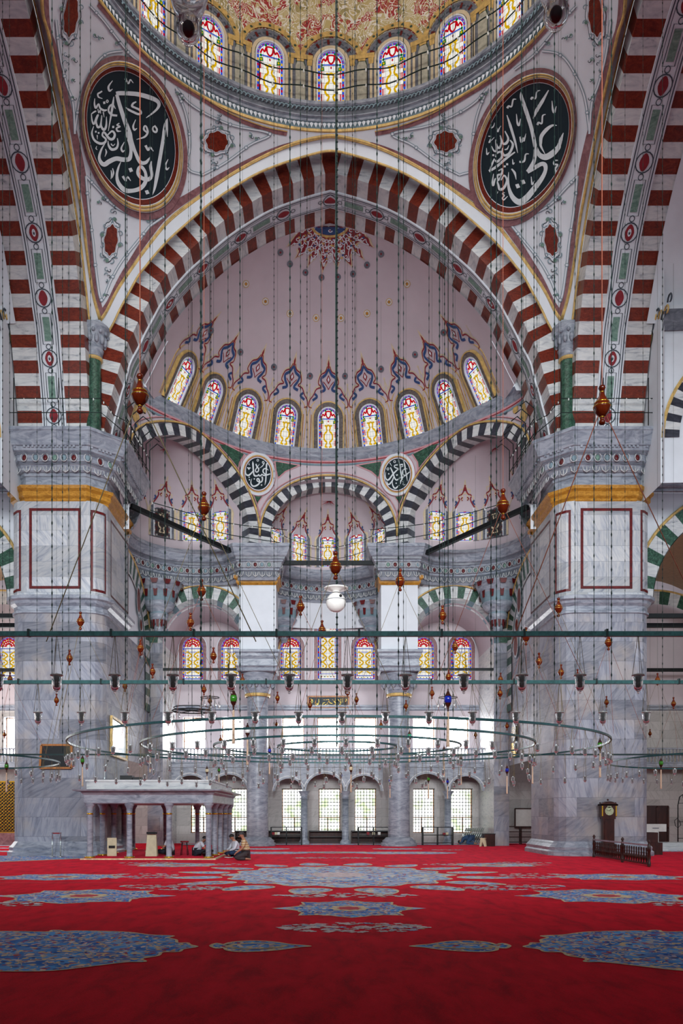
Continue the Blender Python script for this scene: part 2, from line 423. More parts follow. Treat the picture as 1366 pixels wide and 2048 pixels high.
# ---- the profile of the great arches, from the crown outwards
_px = [(661,345),(609,359),(547,381),(507,402),(452,438),(400,482),(367,512),(340,542),(325,561),(311,579),(291,616),(277,642),
       (266,666),(249,697),(243,718),(237,742),(230,762),(225,784),(219,805),(213,829),(209,851),(207,868)]
def _prof(lst, Y):
    out = []
    for i, (x, y) in enumerate(lst):
        p = P(x, y, Y); out.append(Vector((0.0 if i == 0 else abs(p.x), p.z - H0)))
    return out
INTR = _prof(_px, AP)
_c = cr([(a.x, a.y, 0) for a in INTR], 6)
INTR_F = resample(_c, 120)                   # fine, equal steps
def intr_r(H):                               # half width of the arch at height H
    for i in range(len(INTR_F)-1):
        a, b = INTR_F[i], INTR_F[i+1]
        if b.y <= H <= a.y: return a.x + (b.x-a.x)*((a.y-H)/max(a.y-b.y, 1e-6))
    return INTR_F[-1].x if H < INTR_F[-1].y else 0.0
def offs(curve, w):
    out = []
    for i in range(len(curve)):
        a, b = curve[max(i-1,0)], curve[min(i+1, len(curve)-1)]
        d = (b-a).normalized(); n = Vector((-d.y, d.x, 0)) * (1 if True else 1)
        if n.dot(Vector((curve[i].x, curve[i].y-16, 0))) < 0: n = -n
        out.append(curve[i] + n*w)
    out[0].x = 0.0
    return out
# outer gold line of the white cove, on the pendentive sphere
_opx = [(661,271),(639,274),(589,286),(539,306),(479,338),(440,363),(400,392),(340,438),(299,487),(261,539),(234,579),(212,622),(204,640)]
OUT_F = [on_sphere(x, y, SPC, SPR) for x, y in _opx]; OUT_F[0].x = 0.0
_d = OUT_F[-1]; _m = (abs(_d.x) + (_d.y-YC))/2; OUT_F[-1] = Vector((-_m, YC+_m, _d.z))
OUT_F = resample(cr(OUT_F, 6), 60)           # left half of the far arch, crown -> tip
TIP = OUT_F[-1]
# the same line on the side arches, far half (left arch); crown first
_lpx = [(84,2),(98,70),(112,140),(128,220),(142,300),(156,380),(166,440),(176,520),(187,590)]
_cr = OUT_F[0]; OUT_S = [Vector((-(_cr.y-YC), YC, _cr.z))] + [on_sphere(x, y, SPC, SPR) for x, y in _lpx] + [TIP]
OUT_S = resample(cr(OUT_S, 6), 60)

def great_arch(k, T):
    W = 2.85
    L = plen(INTR_F); n = int(round(L/0.46)); n += 1 - n % 2
    fine = resample(INTR_F, n*2 + 1)         # half steps so the crown stone is centred
    ext = offs(fine, .86)
    name = 'great_arch'
    lab = {0: 'great striped arch in front of the far half dome, red and white stones', 1: 'striped red and white arch rising along the left picture edge',
           -1: 'striped red and white arch rising along the right picture edge'}[k]
    root = empty(name, T @ Vector((0, AP, H0+16)), lab, 'arch', kind='structure')
    inv = root.matrix_world.inverted() if False else Matrix.Translation(-(T @ Vector((0, AP, H0+16))))
    mb = MB()
    def pt(c, w, sgn): return T @ Vector((sgn*c.x, AP + w, H0 + c.y))
    # stones: index s = 0 is the crown stone (half on either side)
    def stone(i0, i1, mi, sgn):
        a, b, ea, eb = fine[i0], fine[i1], ext[i0], ext[i1]
        if sgn > 0: a, b, ea, eb = b, a, eb, ea
        mb.poly([pt(a,0,sgn), pt(b,0,sgn), pt(eb,0,sgn), pt(ea,0,sgn)], mi)
        mb.poly([pt(a,W,sgn), pt(b,W,sgn), pt(b,0,sgn), pt(a,0,sgn)], mi)
        mb.poly([pt(ea,W,sgn), pt(eb,W,sgn), pt(b,W,sgn), pt(a,W,sgn)], mi)
    for sgn in (-1, 1):
        stone(0, 1, 1, sgn); i = 1; c = 0
        while i + 2 <= 2*n:
            stone(i, i+2, c % 2, sgn); i += 2; c += 1
        if i < 2*n: stone(i, 2*n, c % 2, sgn)
    mb.xf(inv); mb.build('voussoirs', [m_white, m_red], root)
    # painted rib on the soffit
    rb = MB(); w0, w1, t = .92, 1.86, .07
    ins = offs(fine, -t)
    full = [(-1, c, q) for c, q in zip(fine[::-1], ins[::-1])] + [(1, c, q) for c, q in zip(fine[1:], ins[1:])]
    rows = [[pt(c, w0, s) for s, c, q in full], [pt(q, w0, s) for s, c, q in full], [pt(q, w1, s) for s, c, q in full], [pt(c, w1, s) for s, c, q in full]]
    rb.grid(rows, 0, False)
    ins2 = offs(fine, -t-.012)
    full2 = [(-1, q) for q in ins2[::-1]] + [(1, q) for q in ins2[1:]]
    for wa, wb in ((w0+.06, w0+.1), (w1-.1, w1-.06), (w0+.16,w0+.18), (w1-.18,w1-.16)):
        rb.grid([[pt(q, wa, s) for s, q in full2], [pt(q, wb, s) for s, q in full2]], 1, False)
    # medallions and green panels along the rib
    ins3 = resample(offs(resample(INTR_F, 400), -t-.02), 600); L3 = plen(ins3)
    def along(d, w, sgn):
        x = min(max(d/L3, 0), 1)*599; i = int(min(x, 598)); q = ins3[i].lerp(ins3[i+1], x-i)
        return pt(q, w, sgn)
    wm = (w0+w1)/2
    def shape(d0, pts, mi, sgn, lift=0):
        mb2 = [along(abs(d0+x), wm+y, sgn if d0+x >= 0 else -sgn) for x, y in pts]
        rb.poly(mb2, mi)
    k_ = 0; d = 0.0
    while d < L3:
        for sgn in ((1,) if d == 0 else (1, -1)):
            for q in ribbon2(arc(0,0,.3,0,360,16,.3)[:-1], .04, True): shape(d, q, 1, sgn)
            shape(d, [(.26*math.copysign(abs(math.cos(a))**1.3, math.cos(a)), .17*math.copysign(abs(math.sin(a))**1.1, math.sin(a))) for a in [2*PI*i/16 for i in range(16)]], 3, sgn)
            shape(d, arc(0,0,.12,0,360,10,.07)[:-1], 0, sgn); shape(d, arc(0,0,.07,0,360,8,.04)[:-1], 1, sgn)
            for e in (-1, 1):
                for q in ribbon2(arc(e*.42,0,.09,0,360,10)[:-1], .03, True): shape(d, q, 1, sgn)
            if d + 1.05 < L3:
                for q in ribbon2([(.5,-.2),(1.55,-.2),(1.55,.2),(.5,.2)], .03, True): shape(d, q, 1, sgn)
                for i in range(6):
                    shape(d, [(.62+.136*i,-.13),(.62+.136*(i+1),-.13),(.62+.136*(i+1),.13),(.62+.136*i,.13)], 2, sgn)
        d += 2.05
    rb.xf(inv); rb.build('painted_rib', [m_plasterw, m_line, m_greenpale, m_redp], root)
    # white cove and its gold lines
    cv = MB(); Ef = [e for e in ext if True]
    # E runs from the crown to the top of the column
    E3 = []
    for e in offs(resample(INTR_F, 200), .86):
        if e.y < 19.35: break
        E3.append(Vector((-e.x, AP - .05, H0 + e.y)))
    E3 = resample(E3, 60)
    EYE = Vector((0, 0, CZ)); EB = [p.copy() for p in E3]
    if k == 0: E3 = [EYE + (p-EYE)*(1 - .03*(1-i/59)**.6) for i, p in enumerate(E3)]   # lip of the cove, standing proud of the stones
    lines = []
    for sgn in (-1, 1):
        e = [T @ (p if sgn < 0 else mirx(p)) for p in E3]; o = [T @ (p if sgn < 0 else mirx(p)) for p in OUT_F]
        if k: o = [Vector((k*p.x, p.y if sgn == k else 2*YC-p.y, p.z)) for p in OUT_S]
        mids = [[e[i].lerp(o[i], f) + (Vector((0,0,.10)) * math.sin(PI*f)) for i in range(60)] for f in (0, .25, .5, .75, 1)]
        cv.grid(mids if sgn < 0 else mids[::-1], 0)
        eb = [T @ (p if sgn < 0 else mirx(p)) for p in EB]; cv.grid([eb, e] if sgn < 0 else [e, eb], 0)
        lines.append((e, o))
    cv.xf(inv); cv.build('white_cove', m_plasterw, root)
    gl = MB()
    e = lines[0][0][::-1] + lines[1][0][1:]; o = lines[0][1][::-1] + lines[1][1][1:]
    gl.tube(e, .045, 6); gl.tube(o, .055, 6)
    o2 = [p + (T @ Vector((0, YC, p.z)) - p).normalized()*.05 for p in o]
    mid = [a.lerp(b, .90) for a, b in zip(e, o)]
    gl.tube(mid, .035, 5)
    gl.xf(inv); gl.build('gold_moulding', m_gold, root)
    return root
for k in (0, 1, -1): great_arch(k, rotz(k))

# ---------------------------------------------------------------- pendentives
def az_of(p): return math.atan2(-p.x, p.y - YC)          # 0 = far, +90 deg = left
_low = sorted([(az_of(p), p.z - H0) for p in OUT_F + OUT_S[:-1]], key=lambda t: t[0])
def low_h(a):
    for i in range(len(_low)-1):
        if _low[i][0] <= a <= _low[i+1][0]:
            t = (a-_low[i][0])/max(_low[i+1][0]-_low[i][0], 1e-6); return _low[i][1] + t*(_low[i+1][1]-_low[i][1])
    return _low[-1][1] if a > _low[-1][0] else _low[0][1]
def sph(a, H, off=0.0):
    r = math.sqrt(max((SPR-off)**2 - (H0+H-SPC.z)**2, .01))
    return Vector((-r*math.sin(a), YC + r*math.cos(a), H0+H))
PEND = {}
for side in (1, -1):
    nm = 'pendentive'
    lab = 'curved white pendentive on the %s carrying a large green-black calligraphy roundel' % ('left' if side > 0 else 'right')
    mb = MB(); rows = []
    nA, nV = 64, 14
    for j in range(nV+1):
        row = []
        for i in range(nA+1):
            a = PI/2*i/nA; hl = min(low_h(a), RING_H - .001); H = hl + (RING_H - hl)*j/nV
            p = sph(a, H); row.append(p if side > 0 else mirx(p))
        rows.append(row)
    mb.grid(rows if side < 0 else rows[::-1], 0)
    o = mb.build(nm, m_plasterw, None, lab, 'pendentive', kind='structure'); PEND[side] = o
# ---- decoration painted and carved on the pendentives: traced on the left one in the photograph, mirrored for the right
def pend_pt(px, py, off):
    return on_sphere(px, py, SPC, SPR - off)
class Dec:                                   # collects traced shapes on the sphere
    def __init__(s, side): s.mb = MB(); s.side = side
    def P(s, x, y, off):
        p = pend_pt(x, y, off); return p if s.side > 0 else mirx(p)
    def poly(s, pts, mi, off=.02):
        v = [s.P(x, y, off) for x, y in pts]
        c = sum(v, Vector())/len(v); b = [c] + v; n = len(v)
        cen = s.P(sum(p[0] for p in pts)/n, sum(p[1] for p in pts)/n, off)
        s.mb.add([cen] + v, [(0, 1+i, 1+(i+1) % n) for i in range(n)], mi)
    def rib(s, pts, w, mi, off=.03, close=False):
        q2 = ribbon2(pts, w, close)
        for q in q2: s.mb.poly([s.P(x, y, off) for x, y in q], mi)
    def band(s, a, b, mi, off=.02, close=False):
        s.mb.grid([[s.P(x, y, off) for x, y in a], [s.P(x, y, off) for x, y in b]], mi, True, closed=close)
def ell(cx, cy, a, k, b, n=64):
    return [(cx + a*math.cos(2*PI*i/n) + k*math.sin(2*PI*i/n), cy + b*math.sin(2*PI*i/n)) for i in range(n)]
def sm2(pts, n=6, close=False): return [(p.x, p.y) for p in cr([(x, y, 0) for x, y in pts], n, close)]
# outline of the mauve border (outer) following the pendentive's three edges
_ringlow = [(199,3),(249,62),(299,116),(340,150),(402,191),(464,228),(529,253),(575,263)]
_farside = [(479,341),(440,367),(400,397),(340,444),(300,493),(262,546),(236,586),(206,632)]
_leftside = [(84,2),(98,70),(112,140),(128,220),(142,300),(156,380),(166,440),(176,520),(186,590),(206,632)]
_ringin = [(212,3),(258,60),(306,110),(346,142),(405,182),(466,218),(524,243)]
def shrink(pts, f, cx, cy): return [(x+(cx-x)*f, y+(cy-y)*f) for x, y in pts]
def scroll(d, x, y, s, a, mi, w=1.6, flip=1):
    pts = []
    for i in range(15):
        t = i/14; r = s*(1-.78*t); an = a + flip*t*4.6
        pts.append((x + r*math.cos(an), y + r*math.sin(an)*1.1))
    d.rib(pts, [w*(1.3-.8*i/14) for i in range(15)], mi, .05)
def cartouche(d, cx, cy, rx, ry, tilt, mi_in=3):
    ca, sa = math.cos(tilt), math.sin(tilt)
    def loc(u, v): return (cx + u*rx*ca - v*ry*sa, cy + u*rx*sa + v*ry*ca)
    body = []
    for i in range(40):
        a = 2*PI*i/40; r = 1 + .07*math.cos(8*a); body.append(loc(r*math.cos(a)*.86, r*math.sin(a)))
    d.poly(shrink(body, -.42, cx, cy), 6, .03)
    d.poly(shrink(body, -.34, cx, cy), 0, .04)
    d.poly(shrink(body, -.13, cx, cy), 4, .05)
    d.poly(shrink(body, -.08, cx, cy), 0, .055)
    d.poly(body, mi_in, .065)
    for i in range(12):
        a = 2*PI*i/12 + .2; x, y = loc(1.25*math.cos(a), 1.42*math.sin(a))
        scroll(d, x, y, 6.2, a*1.7, 4, 1.9, 1 if i % 2 else -1)
        if i % 3 == 0: d.poly([(x+4*math.cos(b), y+4*math.sin(b)) for b in [k*PI/3 for k in range(6)]], 5, .06)
    for e in (1, -1):
        for j in range(3):
            x, y = loc(0, e*(1.9+.42*j)); scroll(d, x-3+j, y, 5.2-j, j*2+e, 4, 1.7, e); scroll(d, x+3-j, y+3, 4.6-j, PI-j*2, 6, 1.6, -e)
for side in (1, -1):
    d = Dec(side)
    n = 80
    rs = lambda L: [(p.x, p.y) for p in resample([(x, y, 0) for x, y in sm2(L, 8)], n)]
    d.band(rs(_ringlow), rs([(x-5, y+9) if x < 400 else (x-2, y+9) for x, y in _ringlow]), 1, .02)
    cen = sph(PI/4, 24.3)
    for Tm in (Matrix.Identity(4), None):
        q = OUT_F if Tm is not None else OUT_S
        rows_ = [[], []]
        for p in q[6:]:
            t = (cen - p); nrm = (p - SPC).normalized(); t = (t - nrm*t.dot(nrm)).normalized()
            for k2, (o_, f_) in enumerate(((.10, .02), (.42, .02))):
                z = p + t*o_; z = SPC + (z - SPC).normalized()*(SPR - f_); rows_[k2].append(z if side > 0 else mirx(z))
        d.mb.grid(rows_, 1, True)
    for L, w in ((_ringlow, 2.2),): d.rib(rs(L), w, 2, .04)
    # pale grey scroll frames following the borders
    def frame(pts, close=False):
        s = sm2(pts, 6, close); d.rib(s, 5.5, 4, .03, close); d.rib(s, 3.0, 0, .04, close); 
        for i in range(3, len(s)-1, 7):
            x, y = s[i]; d.poly([(x+4.2*math.cos(b), y+4.2*math.sin(b)) for b in [k*PI/4 for k in range(8)]], 4, .045); d.poly([(x+2.6*math.cos(b), y+2.6*math.sin(b)) for b in [k*PI/4 for k in range(8)]], 0, .05)
    frame([(180,12),(206,40),(232,74),(262,110),(300,140)])
    frame([(112,40),(120,110),(134,170),(146,206),(150,268)])
    frame([(150,262),(162,190),(190,132),(214,108),(246,102)])
    frame([(352,176),(378,206),(420,232),(470,252),(540,268),(500,290),(450,326),(405,350)])
    frame([(352,176),(372,230),(380,286),(376,336),(405,350)])
    frame([(172,352),(178,420),(186,480),(192,540),(203,600),(222,560),(244,522),(274,484),(300,452)])
    frame([(172,352),(196,378),(226,410),(264,428),(318,424),(330,430),(300,452)])
    # the red marble cartouches
    cartouche(d, 434, 283, 25, 20, .1); cartouche(d, 222, 480, 15, 30, .1); cartouche(d, 142, 32, 16, 40, .1)
    # sprays
    for (x, y, s) in ((233,86,6),(355,188,5),(364,196,4),(296,440,6),(306,436,5),(146,195,5),(146,160,4),(148,120,5),(190,70,5),(200,76,4),(500,272,6),(512,276,4),(205,396,5),(196,404,4),(210,590,4)):
        scroll(d, x, y, s, x*.7, 4, 1.8); scroll(d, x+s, y+2, s*.8, y*.5, 6, 1.6, -1); d.poly([(x+2.5*math.cos(b), y+2.5*math.sin(b)) for b in [k*PI/3 for k in range(6)]], 5, .05)
    d.mb.build('painted_ornament', [m_plasterw, m_mauve, m_gold, m_red, m_teal, m_greenpale, m_line], PEND[side])
# ---------------------------------------------------------------- dome ring, drum and dome
def circ(r, n=96, a0=-180, a1=180): return [(-r*math.sin(R(a0+(a1-a0)*i/n)), YC + r*math.cos(R(a0+(a1-a0)*i/n))) for i in range(n+1)]
ring = empty('dome_cornice', (0, YC, H0+RING_H), 'round grey cornice of carved leaves under the dome windows', 'cornice', kind='structure')
mb = MB()
zz = H0 + RING_H
prof = [(8.25,0,3),(8.12,0,3),(8.1,.08,3),(8.22,.1,1),(8.22,.34,1),(8.1,.36,0),(8.06,.42,0),(8.12,.46,0),(8.02,.5,0),(8.02,.54,2),(8.1,.62,2),(8.06,.8,2),(7.98,.84,0),(7.92,.88,0),(7.92,1.0,0),(8.4,1.02,0)]
rows = [[Vector((-r*math.sin(R(a)), YC+r*math.cos(R(a)), zz+z)) for a in [180*i/60-90 for i in range(61)]] for r, z, m in prof]
mis = [p[2] for p in prof]
mb.grid(rows[::-1], 0, False, mif=lambda i, j: mis[len(prof)-2-i])
mb.xf(Matrix.Translation((0,-YC,-zz))); mb.build('cornice_body', [m_grey, m_teal, m_greydk, m_gold], ring)
lf = MB()
nL = 150
for i in range(nL):                          # carved leaves and hanging scallops
    a = R(-88 + 176*i/(nL-1)); rr = 8.0
    c = Vector((-rr*math.sin(a), rr*math.cos(a), .70))
    t = Vector((-math.cos(a), -math.sin(a), 0)); nrm = Vector((math.sin(a), -math.cos(a), 0)); up = Vector((0,0,1))
    pts = []
    for j in range(9):
        s = j/8; an = s*4.4
        pts.append(c + t*(.10*math.cos(an)*(1-.5*s)) + up*(.10*math.sin(an)*(1-.4*s)) + nrm*(.02+.03*s))
    lf.tube(pts, [.035-.02*j/8 for j in range(9)], 5, 0)
    c2 = Vector((-8.17*math.sin(a), 8.17*math.cos(a), .34))
    w = 8.17*R(176/(nL-1))*.48
    lf.add([c2 - t*w, c2 + t*w, c2 - up*.2 + nrm*.04, c2 + nrm*.05], [(0,2,3),(3,2,1)], 1)
lf.build('leaf_carving', [m_teal, m_plasterw], ring)
DRUM_R = 8.42
drum_z0, drum_z1 = zz + .98, zz + 4.3
dm = MB()
NW = 22
def dsurf(r): return lambda a, z: Vector((-r*math.sin(a), YC + r*math.cos(a), z))
rows = [[dsurf(DRUM_R)(R(-100+200*i/80), z) for i in range(81)] for z in (drum_z1, drum_z0)]
dm.grid(rows, 0)
drum = dm.build('dome_drum', m_arab, None, 'ochre painted drum wall between the dome windows', 'drum', kind='structure')
# drum decoration: pilaster panels, columns and arches between the windows
dd = MB(); dS = lambda a, z, o=0: Vector((-(DRUM_R-o)*math.sin(a), YC + (DRUM_R-o)*math.cos(a), z))
def drum_poly(a0, pts, mi, o): dd.poly([dS(a0 + x/DRUM_R, drum_z0 + z, o) for x, z in pts], mi)
step = 2*PI/NW
for k_ in range(-5, 6):
    a = k_*step
    for q in ribbon2([(-.88,0),(-.88,1.85)] + arc(0,1.85,.88,180,0,14) + [(.88,1.85),(.88,0)], .32): drum_poly(a, q, 4, .03)
    for q in ribbon2([(-.88,0),(-.88,1.85)] + arc(0,1.85,.88,180,0,14) + [(.88,1.85),(.88,0)], .04): drum_poly(a, q, 6, .04)
    for i in range(12):
        an = R(8+164*i/11); drum_poly(a, [(.78*math.cos(an-.05), 1.85+.78*math.sin(an-.05)),(.96*math.cos(an-.04), 1.85+.96*math.sin(an-.04)),(.96*math.cos(an+.06), 1.85+.96*math.sin(an+.06)),(.78*math.cos(an+.07), 1.85+.78*math.sin(an+.07))], 5 if i % 2 else 4, .045)
    for q in ribbon2(arc(0,1.86,1.17,178,2,18), .2): drum_poly(a, q, 0, .05)
    for i in range(9):
        an = R(12+156*i/8); x, z = 1.17*math.cos(an), 1.86+1.17*math.sin(an); drum_poly(a, [(x+.06*math.cos(b), z+.05*math.sin(b)) for b in [j*PI/3 for j in range(6)]], 2, .055)
    for q in ribbon2([(-.66,0),(-.66,1.85)] + arc(0,1.85,.66,180,0,14) + [(.66,1.85),(.66,0)], .12): drum_poly(a, q, 1, .06)
    b = a + step/2                            # panel between two windows
    drum_poly(b, [(-.24,0),(.24,0),(.24,1.75),(.15,1.95),(-.15,1.95),(-.24,1.75)], 2, .03)
    drum_poly(b, [(-.19,0),(.19,0),(.19,1.7),(.12,1.88),(-.12,1.88),(-.19,1.7)], 7, .045)
    for e in (-1, 1):
        drum_poly(b, [(e*.36-.05,0),(e*.36+.05,0),(e*.36+.05,1.75),(e*.36-.05,1.75)], 1, .045)
        drum_poly(b, [(e*.36-.09,1.75),(e*.36+.09,1.75),(e*.36+.11,1.98),(e*.36-.11,1.98)], 0, .05)
    drum_poly(b, [(-.5,1.98),(.5,1.98),(.5,2.16),(-.5,2.16)], 0, .05)
    for e in (-.3, 0, .3): drum_poly(b, [(e-.09,2.02),(e+.09,2.02),(e+.09,2.12),(e-.09,2.12)], 2, .055)
dd.build('painted_arcade', [m_gold, m_cream, plain('dark_green_paint', (54,74,58), .6), m_grey, m_greydk, m_dkred, m_line, plain('grey_beige_panel', (172,168,152), .6)], drum)
# the dome bowl
rows = []
for j in range(13):
    t = j/12*PI/2; row = []
    rr = DRUM_R*math.cos(t)**.9 if j < 12 else .01; z = drum_z1 - .05 + 6.2*math.sin(t)
    for i in range(97):
        a = 2*PI*i/96; row.append((-rr*math.sin(a), YC + rr*math.cos(a), z))
    rows.append(row)
mb = MB(); mb.grid(rows, 0)
dome = mb.build('dome', m_arab, None, 'arabesque painted dome bowl above the top windows', 'dome', kind='structure')
# the half of the drum behind the viewer's line of sight stays closed too
mb = MB(); mb.grid([[dS(R(100+160*i/40), z) for i in range(41)] for z in (drum_z1, zz-.2)], 0)
mb.build('dome_drum', m_cream, None, 'near side of the dome drum, above and out of view', 'drum', kind='structure')
# ---------------------------------------------------------------- far half dome
def sd_r(H): return max(intr_r(H) * .985, .01)
SDH0, SDH1 = 18.9, INTR_F[0].y - .02
def sd(th, H, off=0.0, c=(0, SDY)):
    r = max(sd_r(H) - off, .005); return Vector((c[0] + r*math.sin(th), c[1] + r*math.cos(th), H0+H))
def sd_slope(H): return (sd_r(H+.2) - sd_r(H-.2))/.4
hs = [SDH0] + [p.y for p in INTR_F[::-1] if SDH0 + .05 < p.y < SDH1] + [SDH1 + .04]
mb = MB(); mb.grid([[sd(R(-92+184*i/72), h) for i in range(73)] for h in hs], 0)
semi = mb.build('half_dome', m_plaster, None, 'tall pinkish half dome behind the great arch', 'half dome', kind='structure')
# side half domes: only a sliver of each shows beside the side arches
for k in (1, -1):
    T = rotz(k); mb = MB(); mb.grid([[T @ sd(R(-92+184*i/36), h) for i in range(37)] for h in hs[::4]+[hs[-1]]], 0)
    mb.build('half_dome', m_plasterw, None, 'sliver of white half dome at the %s picture edge, behind the striped arch' % ('left' if k > 0 else 'right'), 'half dome', kind='structure')
    mb = MB(); T2 = T
    mb.grid([[T2 @ Vector((CYL*math.sin(R(a)), SDY + CYL*math.cos(R(a)), z)) for a in range(-90, 91, 6)] for z in (H0+19.2, H0+12.5)], 0)
    o = mb.build('apse_wall', m_plasterw, None, 'white curved wall under the %s half dome' % ('left' if k > 0 else 'right'), 'wall', kind='structure')
    # painted details that show: cornice band, striped arch and a gilt cartouche
    dec = MB(); S = lambda th, H, o=0: T2 @ Vector(((CYL-o)*math.sin(th), SDY + (CYL-o)*math.cos(th), H0+H))
    dec.grid([[S(R(a), 18.9, .3) for a in range(-90,91,6)], [S(R(a), 18.6, .35) for a in range(-90,91,6)], [S(R(a), 18.2, .1) for a in range(-90,91,6)]], 0)
    for a0 in (-61.5, 61.5):
        for i in range(36):
            t0, t1 = PI*i/36, PI*(i+1)/36
            f = lambda r, t: S(R(a0) + r*math.cos(t)/CYL*1.0, 14.2 + r*math.sin(t), .06)
            dec.poly([f(3.6,t0), f(3.6,t1), f(3.05,t1), f(3.05,t0)], 1 + i % 2)
        for i in range(36):
            t0, t1 = PI*i/36, PI*(i+1)/36
            dec.poly([f(3.72,t0), f(3.72,t1), f(3.6,t1), f(3.6,t0)], 3)
    for e in (-1, 1):
        dec.grid([[T2 @ Vector((e*7.3, SDY+.06, H0+z)), T2 @ Vector((e*10.6, SDY+.06, H0+z))] for z in (21.5, 12.5)], 7)
        Q_ = lambda u, h, o: T2 @ Vector((e*u, SDY+.05-o, H0+h))
        for (uc, hc, ru, rh) in ((9.2, 18.6, .55, .62), (9.45, 17.55, .3, .36)):
            for s_, mi, o_ in ((1.45, 4, 0), (1.35, 3, .01), (1.08, 4, .02), (1.0, 5 if rh > .5 else 6, .03)):
                dec.poly([Q_(uc + ru*s_*math.cos(t)*(1+.12*math.cos(6*t)*(s_ > 1.1)), hc + rh*s_*math.sin(t)*(1+.12*math.cos(6*t)*(s_ > 1.1)), o_) for t in [2*PI*j/30 for j in range(30)]], mi)
        for j in range(7):
            t = .25*j; cx_, cz_ = 8.4 - .28*j, 18.9 + .25*math.sin(j*1.1)
            dec.tube([Q_(cx_ + .22*math.cos(a)*(1-a/8), cz_ + .24*math.sin(a)*(1-a/8), .02) for a in [k3*.6 for k3 in range(9)]], .035, 4, 3 if j % 2 else 4)
    for e in ():
        c0 = e*R(84)
        for rr, mi in ((.75, 4), (.62, 3), (.45, 5)):
            dec.poly([S(c0 + rr*.42*math.cos(t)/CYL, 17.0 + rr*1.0*math.sin(t), .08+.01*mi) for t in [2*PI*j/20 for j in range(20)]], mi)
        for rr, mi in ((.34, 4), (.26, 3), (.15, 6)):
            dec.poly([S(c0 + rr*.8*math.cos(t)/CYL, 15.9 + rr*math.sin(t), .08+.01*mi) for t in [2*PI*j/16 for j in range(16)]], mi)
    dec.build('painted_ornament', [m_greydk, m_white, m_black, m_gold, m_line, m_ochre, m_blue, m_plasterw], o)
# ---- wall under the half dome with its three arches (all on the same cylinder)
def cyr(th):                                  # the wall swings outwards towards the piers
    t = min(max((abs(math.degrees(th)) - 60)/32, 0), 1); return CYL + 1.35*t*t*(3-2*t)
def cy(th, H, off=0.0):                      # th from the far direction, positive to the left in the picture
    return Vector((-(cyr(th)-off)*math.sin(th), SDY + (cyr(th)-off)*math.cos(th), H0+H))
SPR_H = 13.6
ARCHES = [(0.0, R(24.2), 17.25, 14.35), (R(61.6), R(28.3), 17.95, 14.35), (-R(61.6), R(28.3), 17.95, 14.35)]   # centre, half angle (inner), crown, spring
def arch_in(th, extra=0.0):                  # height of the wall's lower edge at th
    for c, hw, top, sp in ARCHES:
        x = (th-c)/(hw + extra/CYL)
        if abs(x) < 1: return sp + (top+extra-sp)*math.sqrt(1-x*x)
    return SPR_H
mb = MB(); N = 360; a_, b_ = [], []
for i in range(N+1):
    th = R(-92 + 184*i/N); a_.append(cy(th, 19.3)); b_.append(cy(th, arch_in(th, .3)))
mb.grid([b_, a_], 0, True)
drumw = mb.build('half_dome_wall', m_plaster, None, 'curved wall of three striped arches under the half dome windows', 'wall', kind='structure')
for sg in (1, -1):
    q_ = MB(); q_.grid([[(sg*(sd_r(z)-.04), SDY+.16, H0+z), (sg*9.7, SDY+.16, H0+z)] for z in (20.8, 20.4, 20, 19.6, 19.2, 18.9, 18.62)], 0)
    q_.grid([[(sg*8.82, SDY+.1, H0+z), (sg*9.7, SDY+.1, H0+z)] for z in (20.5, 12.5)], 0)
    for (x_, z_, r_, mi) in ((86, 18.15, .2, 2), (86, 17.8, .3, 2), (86, 17.8, .2, 1), (82, 18.3, .16, 2), (78, 18.45, .12, 1), (85, 17.3, .16, 2), (85.5, 17.3, .09, 3)):
        q_.poly([cy(sg*(R(x_) + r_*math.cos(t)/8), z_ + r_*1.2*math.sin(t), .03+.005*mi) for t in [2*PI*j/12 for j in range(12)]], mi)
    q_.build('painted_flank', [m_plasterw, m_line, m_gold, m_blue], drumw)
vs = MB()
for c, hw, top, sp in ARCHES:
    n = 31 if c == 0 else 35
    def q(t, e, off):                         # point on the arch, t = 0..pi; below the spring it runs straight down
        x = c + (hw + e/CYL)*math.cos(t); return cy(x, sp + (top + e - sp)*math.sin(t), off)
    ang = [PI*i/n for i in range(n+1)]
    for i in range(n):
        mi = (i+1) % 2
        vs.poly([q(ang[i],0,.12), q(ang[i],.52,.12), q(ang[i+1],.52,.12), q(ang[i+1],0,.12)], mi)
        vs.poly([q(ang[i],0,-.7), q(ang[i],0,.12), q(ang[i+1],0,.12), q(ang[i+1],0,-.7)], mi)
        vs.poly([q(ang[i],.52,.12), q(ang[i],.52,0), q(ang[i+1],.52,0), q(ang[i+1],.52,.12)], mi)
    for e in (-1, 1):
        for i in range(2):
            h0, h1 = sp - .38*i, sp - .38*(i+1)
            f = lambda x, h, off: cy(c + e*(hw + x/CYL), h, off)
            vs.poly([f(0,h0,.12), f(.52,h0,.12), f(.52,h1,.12), f(0,h1,.12)], i % 2)
            vs.poly([f(0,h0,-.7), f(0,h0,.12), f(0,h1,.12), f(0,h1,-.7)], i % 2)
    pts = [q(t, .6, .14) for t in [PI*i/40 for i in range(41)]]
    vs.tube(pts, .05, 5, 2)
    pts = [q(t, .78, .06) for t in [PI*i/40 for i in range(41)]]
    vs.tube(pts, .03, 4, 3)
vs.build('voussoirs', [m_white, m_black, m_gold, m_pink], drumw)
